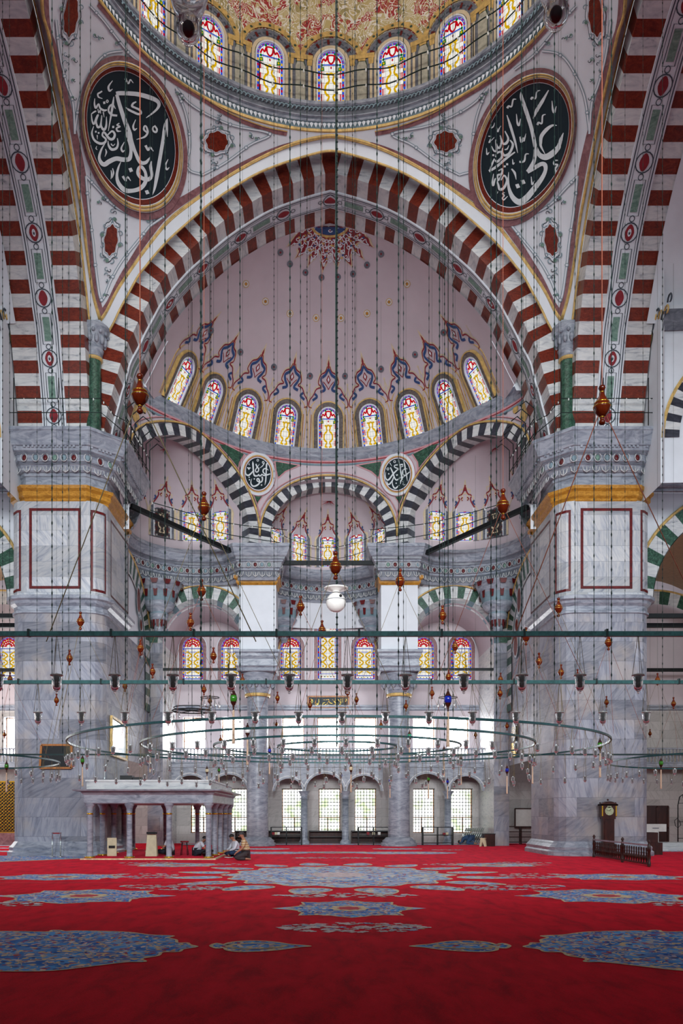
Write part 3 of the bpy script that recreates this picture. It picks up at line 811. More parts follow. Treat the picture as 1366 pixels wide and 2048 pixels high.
# cornice the half dome stands on
cn = MB()
prof = [(0,-.6,3),(.05,-.56,3),(.05,-.5,1),(.08,-.48,2),(.08,-.43,1),(.1,-.36,0),(.2,-.2,0),(.24,-.1,0),(.3,.0,0),(.3,.2,0),(-.35,.24,0)]
rows = [[cy(R(-90+180*i/90), 18.98+z, o) for i in range(91)] for o, z, m in prof]
mis = [p[2] for p in prof]
cn.grid(rows, 0, False, mif=lambda i, j: mis[i])
cn.build('trim_1', [m_grey, m_pink, m_redp, m_teal], None, 'thin curved grey cornice below the nine half dome windows', 'cornice', kind='structure')
# green spandrels and rose borders beside the roundels
sp_ = MB()
def spoly(px, mi, off):                       # traced on the cylinder for the left, mirrored for the right
    pts = []
    for x, y in px:
        o, dv = ray(x, y); oc = Vector((o.x, o.y-SDY)); r = CYL-off
        A = dv.x**2 + 1; B = 2*(oc.x*dv.x + oc.y); Cc = oc.length_squared - r*r
        t = (-B + math.sqrt(max(B*B-4*A*Cc, 0)))/(2*A); pts.append(o + dv*t)
    n = len(pts)
    for f in (lambda p: p, mirx):
        v = [f(p) for p in pts]; c0 = sum(v, Vector())/n
        c0.xy = Vector((0,SDY)) + (c0.xy-Vector((0,SDY))).normalized()*(CYL-off)
        sp_.add([c0]+v, [(0,1+i,1+(i+1) % n) for i in range(n)], mi)
spoly([(430,876),(492,908),(481,924),(478,968),(466,946),(450,912)], 1, .03)
spoly([(436,882),(488,908),(478,924),(474,958),(462,938),(452,912)], 0, .05)
spoly([(548,920),(604,930),(572,944),(556,958),(550,940)], 1, .03)
spoly([(551,923),(596,931),(570,942),(557,954),(553,940)], 0, .05)
spoly([(494,982),(532,984),(517,1006),(512,1024),(504,1006)], 1, .03)
spoly([(498,985),(528,987),(516,1004),(512,1018),(506,1004)], 0, .05)
sp_.build('spandrel_paint', [m_green, m_pink], drumw)
# ---- three small half domes behind the arches
APSES = [(Vector((0, 43.15, 0)), 3.62, 0.0), (Vector((-6.6, 39.6, 0)), 3.68, R(61.6)), (Vector((6.6, 39.6, 0)), 3.68, -R(61.6))]
def ap(i, th, H, off=0.0):                    # th relative to the apse axis, positive to the left
    c, r0, az = APSES[i]; top = 17.5 if i == 0 else 18.3
    r = r0 if H < 15.2 else r0*math.sqrt(max(1-((H-15.2)/(top-15.2))**2, 0))
    out_ = th if i == 1 else (-th if i == 2 else 0)
    if out_ > 0: r *= 1 + .26*min(out_/R(95), 1)**2
    r = max(r-off, .01)
    x, y = c.x - r*math.sin(th+az), c.y + r*math.cos(th+az)
    if i and out_ > 0:                        # stay behind the arch wall
        q = math.hypot(x, y-SDY); lim = cyr(math.atan2(-x, y-SDY)) + .12
        if q < lim: x, y = x*lim/q, SDY + (y-SDY)*lim/q
    return Vector((x, y, H0+H))
AP_OBJ = []
for i in range(3):
    top = 17.5 if i == 0 else 18.3
    lo_, hi_ = ((-95, 95), (-97, 112), (-112, 97))[i]
    mb = MB(); hs2 = [13.3, 14.2, 15.2] + [15.2 + (top-15.2)*math.sin(PI/2*j/10) for j in range(1, 11)]
    mb.grid([[ap(i, R(lo_+(hi_-lo_)*j/60), h) for j in range(61)] for h in hs2[::-1]], 0)
    lab = ['small white half dome in the centre behind the middle striped arch', 'small half dome on the left behind a black and white arch', 'small half dome on the right behind a black and white arch'][i]
    AP_OBJ.append(mb.build('small_half_dome', m_plaster, None, lab, 'half dome', kind='structure'))
    rm = MB()                                 # red rosette hanging at the crown
    for j in range(9):
        a = R(-80+160*j/8); L_ = .62 if j % 2 == 0 else .45
        p0 = ap(i, 0, top-.35, .05)
        c, r0, az = APSES[i]; t = Vector((math.cos(az), math.sin(az), 0)) 
        rm.poly([p0 + t*(.16*math.cos(a-.9)) + Vector((0,0,-.1)), p0 + t*(L_*math.sin(a)) + Vector((0,0,-L_*math.cos(a)*.7)), p0 + t*(.16*math.cos(a+.9)) + Vector((0,0,-.1))], 0)
    rm.build('rosette', m_redp, AP_OBJ[i])
# ---- big cornice running round the apses and across the two pillars
def arcp(c, r, a0, a1, n): return [(c.x - r*math.sin(a0+(a1-a0)*j/n), c.y + r*math.cos(a0+(a1-a0)*j/n)) for j in range(n+1)]
cL, cC = APSES[1], APSES[0]
pathL = [(-9.3, 36.9)] + arcp(Vector((-6.6,39.6,0)), 3.68, R(61.6+70), R(61.6-86), 40) + [(-4.45, 42.15), (-2.72, 42.15)]
pathC = arcp(cC[0], 3.62, R(55), R(-55), 36)
path = pathL + [(-2.72, 42.6)] + pathC[0:] + [(2.72, 42.6)] + [(-x, y) for x, y in pathL[::-1]]
CORN = [(-.1,12.2),(.04,12.2),(.12,12.32),(.12,12.62),(.22,12.66),(.22,12.74),(.3,12.78),(.34,13.02),(.42,13.06),(.42,13.12),(.5,13.16),(.52,13.26),(.58,13.28),(.62,13.34),(.74,13.66),(.78,13.7),(.78,13.86),(-.2,13.88)]
def cmis(): return [0,0,1,0,0,0,2,0,0,0,1,0,0,0,0,0,0]
bc = MB(); bc.sweep(path, [(o, H0+h-.28) for o, h in CORN], 1, cmis())
bcorn = bc.build('trim_2', [m_grey, m_greydk, m_greydk], None, 'heavy carved grey cornice curving round the three small half domes', 'cornice', kind='structure')
# beads of red and grey along the frieze and the leaf row beneath it
def frieze(par, path, side, hb, ob, hl, ol, step, name='carved_frieze', rx=.1, off=None):
    bd = MB(); pts = resample([(x, y, 0) for x, y in path], max(int(plen([(x,y,0) for x,y in path])/step), 2))
    for i in range(1, len(pts)-1):
        d = (pts[i+1]-pts[i-1]).normalized(); n = Vector((d.y, -d.x, 0))*side
        c = Vector((pts[i].x, pts[i].y, H0+hb)) + n*ob
        M = Matrix(((d.x, n.x, 0, c.x), (d.y, n.y, 0, c.y), (0, 0, 1, c.z), (0,0,0,1)))
        s0 = len(bd.v); bd.ball((0,0,0), rx, 8, 4, (0,1,2,0,1)[i % 5] if True else 0, (.85,.3,1.05)); bd.xf(M, s0)
        s0 = len(bd.v); bd.tube([(rx*1.25*math.cos(a), .03, rx*1.45*math.sin(a)) for a in [2*PI*j/10 for j in range(10)]], .018, 4, 3, True); bd.xf(M, s0)
        c = Vector((pts[i].x, pts[i].y, H0+hl)) + n*ol
        M = Matrix(((d.x, n.x, 0, c.x), (d.y, n.y, 0, c.y), (0, 0, 1, c.z), (0,0,0,1)))
        w = step*.42
        s0 = len(bd.v); bd.tube([(-w,.02,.12),(-w*.8,.03,-.04),(0,.05,-.13),(w*.8,.03,-.04),(w,.02,.12)], .022, 4, 3); bd.tube([(0,.05,.1),(0,.06,-.1)], .02, 4, 3); bd.xf(M, s0)
    bd.build(name, [m_dkred, m_teal, m_greenpale, m_white], par)
frieze(bcorn, path, 1, 12.62, .33, 12.19, .13, .34)
# wall and pillars below the cornice
low = MB()
inner = [(-9.6, 43.35)]
z1 = H0 + 11.97
FW = 43.35                                     # plane of the lower arched wall
def lower_wall(sg):
    """wall with an arch between the big pier and the round column; sg mirrors it"""
    c = -6.6; ro, ri = 2.72, 2.1; sp = 8.95
    pts = []
    L = []
    n = 40; up, dn = [], []
    x0, x1 = -9.5, -4.55
    xs = [x0, c-ro-.02] + [c - ro*math.cos(PI*j/n) for j in range(n+1)] + [c+ro+.02, x1] if c+ro < x1 else [x0] + [c - ro*math.cos(PI*j/n) for j in range(n+1) if c - ro*math.cos(PI*j/n) < x1] + [x1]
    for x in xs:
        h = sp + math.sqrt(max(ro*ro-(x-c)**2, 0)) if abs(x-c) < ro else sp
        up.append((sg*x, FW, z1+.1)); dn.append((sg*x, FW, H0+h))
    low.grid([up, dn] if sg > 0 else [dn, up], 0, False)
    for x in (c-ro, ): low.grid([[(sg*(x0), FW, H0+sp), (sg*(c-ri), FW, H0+sp)], [(sg*x0, FW, 0), (sg*(c-ri), FW, 0)]], 1)
    # jamb towards the far wall
    low.grid([[(sg*(c-ri), FW, H0+sp), (sg*(c-ri), 47.5, H0+sp)], [(sg*(c-ri), FW, 0), (sg*(c-ri), 47.5, 0)]], 3)
    low.grid([[(sg*(c-ri*math.cos(PI*j/n)), yy, H0+sp+ri*math.sin(PI*j/n)) for j in range(n+1)] for yy in (FW, 47.5)], 2)
    # side wall between pier and arched wall
    low.grid([[(sg*-9.45, 37.0, z1), (sg*-9.45, FW, z1)], [(sg*-9.45, 37.0, H0+8.3), (sg*-9.45, FW, H0+8.3)]], 0)
    low.grid([[(sg*-9.45, 37.0, H0+8.3), (sg*-9.45, FW, H0+8.3)], [(sg*-9.45, 37.0, 4.2), (sg*-9.45, FW, 4.2)]], 1)
    # soffit of the exedra: from the round cornice back to the straight walls
    arcq = arcp(Vector((sg*-6.6,39.6,0)), 3.6, sg*R(61.6+70), sg*R(61.6-86), 30)
    outq = []
    for x, y in arcq:
        outq.append((max(-9.45, min(x*1.0, 9.45)) if abs(x) < 9.45 else sg*-9.45, y))
    for j in range(30):
        a, b = arcq[j], arcq[j+1]
        # drop a curved apron down the wall
        def rowp(p, t):
            cxx, cyy = sg*-6.6, 39.6; dx, dy = p[0]-cxx, p[1]-cyy
            k = 1 + .45*t; x, y = cxx+dx*k, cyy+dy*k
            x = max(min(x, 9.45), -9.45); y = min(y, FW-.02)
            return (x, y, H0 + 11.97 - .75*t*t)
        for t0 in range(6):
            low.add([rowp(a, t0/6), rowp(b, t0/6), rowp(b, (t0+1)/6), rowp(a, (t0+1)/6)], [(0,1,2,3)], 0, True)
for sg in (1, -1): lower_wall(sg)
# apron under the middle apse and the strips over the columns
low.grid([[(x, y, z1) for x, y in arcp(cC[0], 3.62, R(55), R(-55), 30)], [(max(min(x*1.3,2.95),-2.95), min(y+.6, 47.4), H0+10.6) for x, y in arcp(cC[0], 3.62, R(55), R(-55), 30)]], 0)
for sg in (1, -1):
    low.grid([[(sg*2.95, 42.6, z1), (sg*2.95, 47.5, z1)], [(sg*2.95, 42.6, H0+9), (sg*2.95, 47.5, H0+9)]], 0)
lw = low.build('lower_arcade_wall', [m_plasterw, m_pier, m_plaster, m_white], None, 'pale lower wall with two green and white arches beside the round columns', 'wall', kind='structure')
gv = MB()
for sg in (1, -1):
    c, sp = sg*-6.6, 8.95
    n = 23
    for i in range(n):
        t0, t1 = PI*i/n, PI*(i+1)/n
        f = lambda r, t, y: Vector((c + r*math.cos(t), y, H0 + sp + r*math.sin(t)))
        gv.poly([f(2.35,t0,FW-.1), f(2.95,t0,FW-.1), f(2.95,t1,FW-.1), f(2.35,t1,FW-.1)], 1 - i % 2)
        gv.poly([f(2.05,t0,FW+.4), f(2.35,t0,FW-.1), f(2.35,t1,FW-.1), f(2.05,t1,FW+.4)], 0 if i % 4 else 3)
        gv.poly([f(2.95,t0,FW-.1), f(2.95,t0,FW), f(2.95,t1,FW), f(2.95,t1,FW-.1)], 1 - i % 2)
    gv.tube([Vector((c + 3.02*math.cos(PI*i/30), FW-.1, H0+sp+3.02*math.sin(PI*i/30))) for i in range(31)], .05, 5, 2)
    # jamb stones below the spring
    # oblique arch on the side wall
    X = sg*-9.40; n = 26
    f = lambda k, t: Vector((X + sg*.02, 38.2 + 5.3*k*math.cos(t), H0 + 8.5 + 3.75*(k if k > .9 else k-.02)*math.sin(t)))
    for i in range(n):
        t0, t1 = PI*.5*i/n*1.25 , PI*.5*(i+1)/n*1.25
        gv.poly([f(1,t0), f(1,t1), f(.78,t1), f(.78,t0)], 1 - i % 2)
        gv.poly([f(.78,t0), f(.78,t1), f(.75,t1), f(.75,t0)], 0)
    gv.tube([f(1.012, PI*.62*i/30) for i in range(31)], .05, 5, 2)
    for i in range(8):
        h0, h1 = 8.5-.4*i, 8.1-.4*i
        gv.poly([Vector((X+sg*.02, 42.35, H0+h0)), Vector((X+sg*.02, 43.34, H0+h0)), Vector((X+sg*.02, 43.34, H0+h1)), Vector((X+sg*.02, 42.35, H0+h1))], i % 2)
    # white field with red marble ornaments under it
    for (yy, hh, ry, rh) in ((40.6, 10.5, .35, .6), (41.1, 9.4, .28, .28), (41.3, 8.4, .4, .5)):
        for s, mi in ((1.35, 3), (1.2, 0), (1, 4)):
            gv.poly([Vector((X+sg*(.03+.01*(3-s)), yy + ry*s*math.cos(t), H0+hh+rh*s*math.sin(t))) for t in [2*PI*j/16 for j in range(16)]], mi)
gv.build('arch_stones', [m_white, m_green, m_gold, m_teal, m_red], lw)
# corbels in the corners under the cornice
for (x, y, sg, sc) in ((-8.75, 42.6, 1, 1.0), (8.75, 42.6, -1, 1.0), (-2.45, 46.7, 1, .85), (2.45, 46.7, -1, .85)):
    cb = MB(); pr = [(.05,-2.6),(.2,-2.55),(.28,-2.2),(.2,-2.1),(.42,-1.9),(.5,-1.6),(.42,-1.5),(.7,-1.3),(.85,-1.05),(.75,-.98),(.95,-.55),(1.15,-.1),(1.25,0),(0.0,0.02)]
    cb.lathe([(r*sc, z*sc) for r, z in pr], (0,0,0), 16, mis=[0,0,1,0,0,1,0,0,0,1,0,0,0])
    for j in range(12):
        a = 2*PI*j/12
        for (rr, z, h, w) in ((.93, -.5, .34, .13), (1.2,-.14,.13,.2), (.56,-1.62,.0,.0), (.36,-2.05,.22,.08)):
            if h == 0: continue
            c0 = Vector((rr*sc*math.cos(a), rr*sc*math.sin(a), z*sc)); t = Vector((-math.sin(a), math.cos(a), 0)); o = Vector((math.cos(a), math.sin(a), .45))*.05
            cb.poly([c0 - t*w*sc + o + Vector((0,0,h*.7)), c0 - t*w*.6*sc + o*.6 - Vector((0,0,h)), c0 + t*w*.6*sc + o*.6 - Vector((0,0,h)), c0 + t*w*sc + o + Vector((0,0,h*.7))], 2)
    nm = 'left' if sg > 0 else 'right'
    o = cb.build('corbel', [m_grey, m_teal, m_dkred], None, ('carved corbel with red leaves under the %s round cornice, beside the pier' if sc == 1 else 'small carved corbel %s of the tall middle window') % nm if sc == 1 else 'small carved corbel with red leaves, %s of the tall middle window' % nm, 'corbel', kind='structure')
    o.location = (x, y, H0 + 11.85)
# pillars above the round columns, gold capitals, round columns
for sg in (1, -1):
    nm = 'left' if sg > 0 else 'right'
    t = empty('column', (sg*-3.72, 43.4, 0), 'thick round grey column %s of the bright middle windows, white pillar above' % nm, 'column', kind='structure')
    mb = MB(); mb.box(-.88, 1.02, -.95, .95, H0+8.35, H0+12.0) if sg > 0 else mb.box(-1.02, .88, -.95, .95, H0+8.35, H0+12.0)
    mb.build('pillar', m_plasterw, t)
    mb = MB(); pth = [(-.92,.5),(-.92,-.98),(1.02,-.98),(1.02,.5)]
    if sg < 0: pth = [(-x, y) for x, y in pth][::-1]
    mb.sweep(pth, [(0,H0+11.75),(.1,H0+11.85),(.1,H0+11.98),(.22,H0+12.05),(.22,H0+12.2),(0,H0+12.22)], 1)
    mb.build('gold_capital', m_ochre, t)
    mb = MB(); mb.box(-.95 if sg > 0 else -1.1, 1.1 if sg > 0 else .95, -1.0, .9, H0+7.4, H0+8.4)
    mb.sweep(pth, [(.02,H0+7.95),(.12,H0+8.1),(.12,H0+8.22),(.2,H0+8.3),(.2,H0+8.42),(0,H0+8.44)], 1)
    mb.sweep(pth, [(0,H0+7.3),(.08,H0+7.34),(.05,H0+7.5),(.15,H0+7.58),(.0,H0+7.62)], 1)
    mb.build('impost_block', m_grey, t)
    mb = MB(); mb.lathe([(.58,H0+6.2),(.7,H0+6.35),(.78,H0+6.75),(.95,H0+7.15),(1.0,H0+7.4)], (0,0,0), 24)
    for j in range(16):
        a = 2*PI*j/16; c0 = Vector((.84*math.cos(a), .84*math.sin(a), H0+6.75)); mb.ball(c0, .12, 6, 4, 0, (1,1,1.9))
    mb.build('carved_capital', m_grey, t)
    mb = MB(); mb.lathe([(.62,H0+6.1),(.68,H0+6.14),(.68,H0+6.24),(.62,H0+6.28)], (0,0,0), 24); mb.build('gold_ring', m_gold, t)
    mb = MB(); mb.lathe([(.6,.3),(.58,.5),(.56,3),(.54,H0+6.2)], (0,0,0), 28); mb.build('shaft', m_grey, t)
    mb = MB(); mb.lathe([(.95,0),(.95,.16),(.86,.2),(.88,.28),(.76,.36),(.72,.42),(.64,.46)], (0,0,0), 28); mb.build('base', m_grey, t)
# ---------------------------------------------------------------- the two great piers
PLAN = [(-9.6,37.7),(-9.3,37.6),(-9.12,37.3),(-9.12,33.66),(-9.22,33.36),(-9.45,33.1),(-9.75,33.0),(-12.25,33.0),(-12.55,33.1),(-12.78,33.36),(-12.88,33.66),(-12.88,37.4)]
PLAN2 = [(-9.6,37.7),(-9.3,37.6),(-9.12,37.3),(-9.12,33.68),(-9.80,33.0),(-12.2,33.0),(-12.88,33.68),(-12.88,37.4)]
PPROF_BASE = [(.28,0),(.28,.16),(.2,.22),(.22,.34),(.1,.46),(.06,.52),(0,.58)]
PIER_C = [(0,13.05),(.12,13.1),(.12,13.26),(.2,13.28),(.26,13.36),(.26,13.42),(.34,13.6),(.4,13.64),(.4,13.72),(.46,13.76),(.48,14.1),(.56,14.14),(.56,14.2),(.66,14.26),(.7,14.48),(.78,14.5),(.82,14.62),(.86,14.78),(1.0,15.18),(1.04,15.22),(1.04,15.4),(.0,15.46)]
PIER_C = [(o, 13.45 + (z-13.05)*.676) for o, z in PIER_C]
for sg in (1, -1):
    nm = 'left' if sg > 0 else 'right'
    pl = PLAN if sg > 0 else [(-x, y) for x, y in PLAN][::-1]
    SD = -1; pl2 = PLAN2 if sg > 0 else [(-x, y) for x, y in PLAN2][::-1]
    t = empty('pier', (0, 0, 0), 'massive grey marble pier on the %s holding up the great striped arches' % nm, 'pier', kind='structure')
    mb = MB(); mb.sweep(pl, [(0,.3),(0,H0+8.0)], SD); mb.build('shaft', m_pier, t)
    mb = MB(); mb.sweep(pl, PPROF_BASE, SD); mb.build('base', m_grey, t)
    mb = MB(); mb.sweep(pl, [(0,H0+8.0),(.08,H0+8.02),(.08,H0+8.1),(.02,H0+8.14),(.02,H0+8.3),(.14,H0+8.4),(.18,H0+8.5),(.3,H0+8.55),(.3,H0+8.68),(.05,H0+8.75)], SD); mb.build('string_course', m_grey, t)
    mb = MB(); mb.sweep(pl, [(.03,H0+8.7),(.03,H0+12.5)], SD)
    def line(pts, w): 
        return pts
    # oxblood frames round the panels
    fr = []
    def frame3(a, b, z0, z1, o, w, mi=1):     # between plan points a, b (outward offset o)
        a, b = Vector(a), Vector(b); dv = (b-a).normalized(); n = Vector((dv.y, -dv.x))*SD
        def q(u, z): p = a + dv*u + n*o; return (p.x, p.y, H0+z)
        L = (b-a).length
        for (u0,u1,za,zb) in ((0,L,z1-w,z1),(0,L,z0,z0+w),(0,w,z0+w,z1-w),(L-w,L,z0+w,z1-w)):
            mb.poly([q(u0,za),q(u1,za),q(u1,zb),q(u0,zb)], mi)
    k = 1 if sg > 0 else -1
    e = (-9.98*k, 33.0), (-12.05*k, 33.0)
    e = e if sg > 0 else e[::-1]
    frame3(e[0], e[1], 8.98, 12.2, .045, .11)
    e = [(-9.115*k, 34.1), (-9.115*k, 37.2)]
    e = e[::-1] if sg > 0 else e
    frame3(e[0], e[1], 8.98, 12.15, .045, .07)
    for pts in ([(-9.17,33.52),(-9.22,33.36),(-9.45,33.1),(-9.62,33.045)], [(-12.38,33.045),(-12.55,33.1),(-12.78,33.36),(-12.84,33.6)]):
        q = [(x*k, y) for x, y in pts]; q = q if sg > 0 else q[::-1]
        for za, zb in ((8.9,9.0),(12.05,12.15)): mb.sweep(q, [(.045,H0+za),(.045,H0+zb)], SD, [1])
        for (x, y), (x2, y2) in ((pts[0], pts[1]), (pts[-1], pts[-2])):
            a = Vector((x*k, y)); b = Vector((x2*k, y2)); b = a + (b-a).normalized()*.09
            qq = [tuple(a), tuple(b)]; 
            if (sg > 0) == ((x,y) == pts[-1]): qq = qq[::-1]
            mb.sweep(qq, [(.05,H0+9.0),(.05,H0+12.05)], SD, [1])
    mb.build('panelled_stage', [m_panel, m_dkred], t)
    mb = MB(); mb.sweep(pl2, [(0,H0+12.45),(.06,H0+12.5),(.06,H0+12.58),(.16,H0+12.66),(.16,H0+12.84),(.26,H0+12.92),(.28,H0+13.04),(0,H0+13.08)], SD); mb.build('gold_band', m_ochre, t)
    mb = MB(); mb.sweep(pl2, [(0,H0+13.0),(0,H0+13.5)], SD)
    mb.sweep(pl2, [(o-.06 if o > 0 else 0, H0+z) for o, z in PIER_C], SD, [0]*7+[1]+[0]*3+[1]+[0]*9)
    pass
    # dentils
    dp = resample([(x,y,0) for x, y in pl2], int(plen([(x,y,0) for x,y in pl2])/.16))
    for i in range(1, len(dp)-1, 1):
        d = (dp[i+1]-dp[i-1]).normalized(); n = Vector((d.y,-d.x,0))*SD; c = dp[i] + n*.66; 
        M = Matrix(((d.x,n.x,0,c.x),(d.y,n.y,0,c.y),(0,0,1,H0+14.40),(0,0,0,1))); mb.obox(M, .085, .1, .1, 0)
    o = mb.build('cornice', [m_grey, m_greydk], t)
    frieze(o, pl2, SD, 14.05, .44, 13.68, .22, .36, 'carved_frieze', .11)
    # short stretch of the pier above the cornice, behind the arches, and the green corner column
    mb = MB(); mb.box(min(-9.8*k,-12.9*k), max(-9.8*k,-12.9*k), 33.5, 36.2, H0+15.0, H0+22); mb.build('upper_core', m_white, t)
    c = empty('corner_column', (-9.52*k, 33.08, H0+15.06), 'dark green marble column in the corner above the %s pier cornice' % nm, 'column', kind='structure')
    mb = MB(); mb.lathe([(.33,.12),(.31,.3),(.30,2.9)], (0,0,0), 20); mb.build('shaft', m_green, c)
    mb = MB(); mb.lathe([(.42,0),(.42,.08),(.36,.12),(.36,.18)], (0,0,0), 20); mb.lathe([(.31,2.88),(.37,2.92),(.37,2.99),(.31,3.02)], (0,0,0), 20); mb.build('gold_ring', m_gold, c)
    mb = MB(); mb.lathe([(.3,3.0),(.36,3.06),(.38,3.2),(.42,3.3),(.36,3.36),(.42,3.5),(.5,3.8),(.62,3.98),(.64,4.06),(.64,4.14)], (0,0,0), 20)
    for j in range(12):
        a = 2*PI*j/12; mb.ball((.47*math.cos(a), .47*math.sin(a), 3.62), .1, 6, 4, 0, (1,1,1.9)); mb.ball((.56*math.cos(a+.26), .56*math.sin(a+.26), 3.86), .08, 6, 4, 0)
    mb.build('carved_capital', m_grey, c); c.scale = (1,1,1.055)
# ---------------------------------------------------------------- far wall, side walls, floor, ceiling
WY = 47.5
WINS = []                                     # (x centre, z0, z1, width, kind)
for px in (386, 463, 582, 729, 847, 922): WINS.append((P(px, 1300, WY).x, P(0,1360,WY).z, P(0,1274,WY).z, 1.27, 'arch'))
WINS.append((P(655.5,0,WY).x, P(0,1360,WY).z, P(0,1239,WY).z, 1.27, 'arch'))
WINS += [(P(18,0,WY).x, P(0,1360,WY).z, P(0,1274,WY).z, 1.27, 'arch')]
for px in (388, 465, 586, 657, 731, 848, 916): WINS.append((P(px,0,WY).x, P(0,1512,WY).z, P(0,1434,WY).z, 1.27, 'mid'))
WINS += [(P(27,0,WY).x, P(0,1512,WY).z, P(0,1434,WY).z, 1.1, 'mid')]
for px in (402, 472, 585, 659, 731, 848, 924): WINS.append((P(px,0,WY).x, P(0,1666,WY).z, P(0,1577,WY).z, 1.24, 'low'))
WINS.sort()
def wall_with_holes(mb, x0, x1, z0, z1, holes, mats):
    xs = sorted(set([x0, x1, -9.0, 9.0] + [h[0] for h in holes] + [h[1] for h in holes])); zs = sorted(set([z0, z1] + [h[2] for h in holes] + [h[3] for h in holes] + [3.55, 7.75, 4.35]))
    for i in range(len(xs)-1):
        for j in range(len(zs)-1):
            cx, cz = (xs[i]+xs[i+1])/2, (zs[j]+zs[j+1])/2
            if any(h[0] < cx < h[1] and h[2] < cz < h[3] for h in holes): continue
            mb.poly([(xs[i],WY,zs[j]),(xs[i+1],WY,zs[j]),(xs[i+1],WY,zs[j+1]),(xs[i],WY,zs[j+1])], mats(cz) if abs(cx) < 9 or cz > 7.8 else 1)
    for h in holes:                            # reveals
        a, b, c, d = h; D = .5
        mb.poly([(a,WY,c),(a,WY+D,c),(a,WY+D,d),(a,WY,d)], 2); mb.poly([(b,WY,c),(b,WY,d),(b,WY+D,d),(b,WY+D,c)], 2)
        mb.poly([(a,WY,c),(b,WY,c),(b,WY+D,c),(a,WY+D,c)], 2); mb.poly([(a,WY,d),(a,WY+D,d),(b,WY+D,d),(b,WY,d)], 2)
m_plasterp = plain('rose_wall_plaster', (214,202,206), .85, var=.02, scale=.8, spec=.1)
mb = MB()
holes = [(w[0]-w[3]/2, w[0]+w[3]/2, w[1], w[2]) for w in WINS if w[4] != 'arch']
wall_with_holes(mb, -22, 22, 0, H0+13.5, holes, lambda z: 1 if z < 4.36 else 0)
mb.build('wall_back', [m_plasterp, m_lime, m_grey], None, 'far wall of rose plaster above and grey marble below, full of bright windows', 'wall', kind='structure')
# big gold arch line and side arches drawn on the far wall
mb = MB(); mb.tube([Vector((2.95*math.cos(PI*i/40), WY-.05, H0+8.3+3.9*math.sin(PI*i/40))) for i in range(41)], .06, 5)
mb.build('trim_3', [m_gold], None, 'thin gold arch line on the wall round the tall middle window', 'trim', kind='structure')
mb = MB(); mb.sweep([(-22, WY), (22, WY)], [(0,7.62),(.12,7.68),(.12,7.78),(.2,7.84),(.2,7.92),(0,7.95)], 1, [0]*5); mb.build('trim_4', [m_grey], None, 'grey ledge under the row of stained glass windows', 'trim', kind='structure')
# floor
mb = MB(); mb.box(-26, 26, -4, 50, -.3, -.02); mb.build('floor', m_grey, None, 'grey stone floor under the carpet', 'floor', kind='structure')
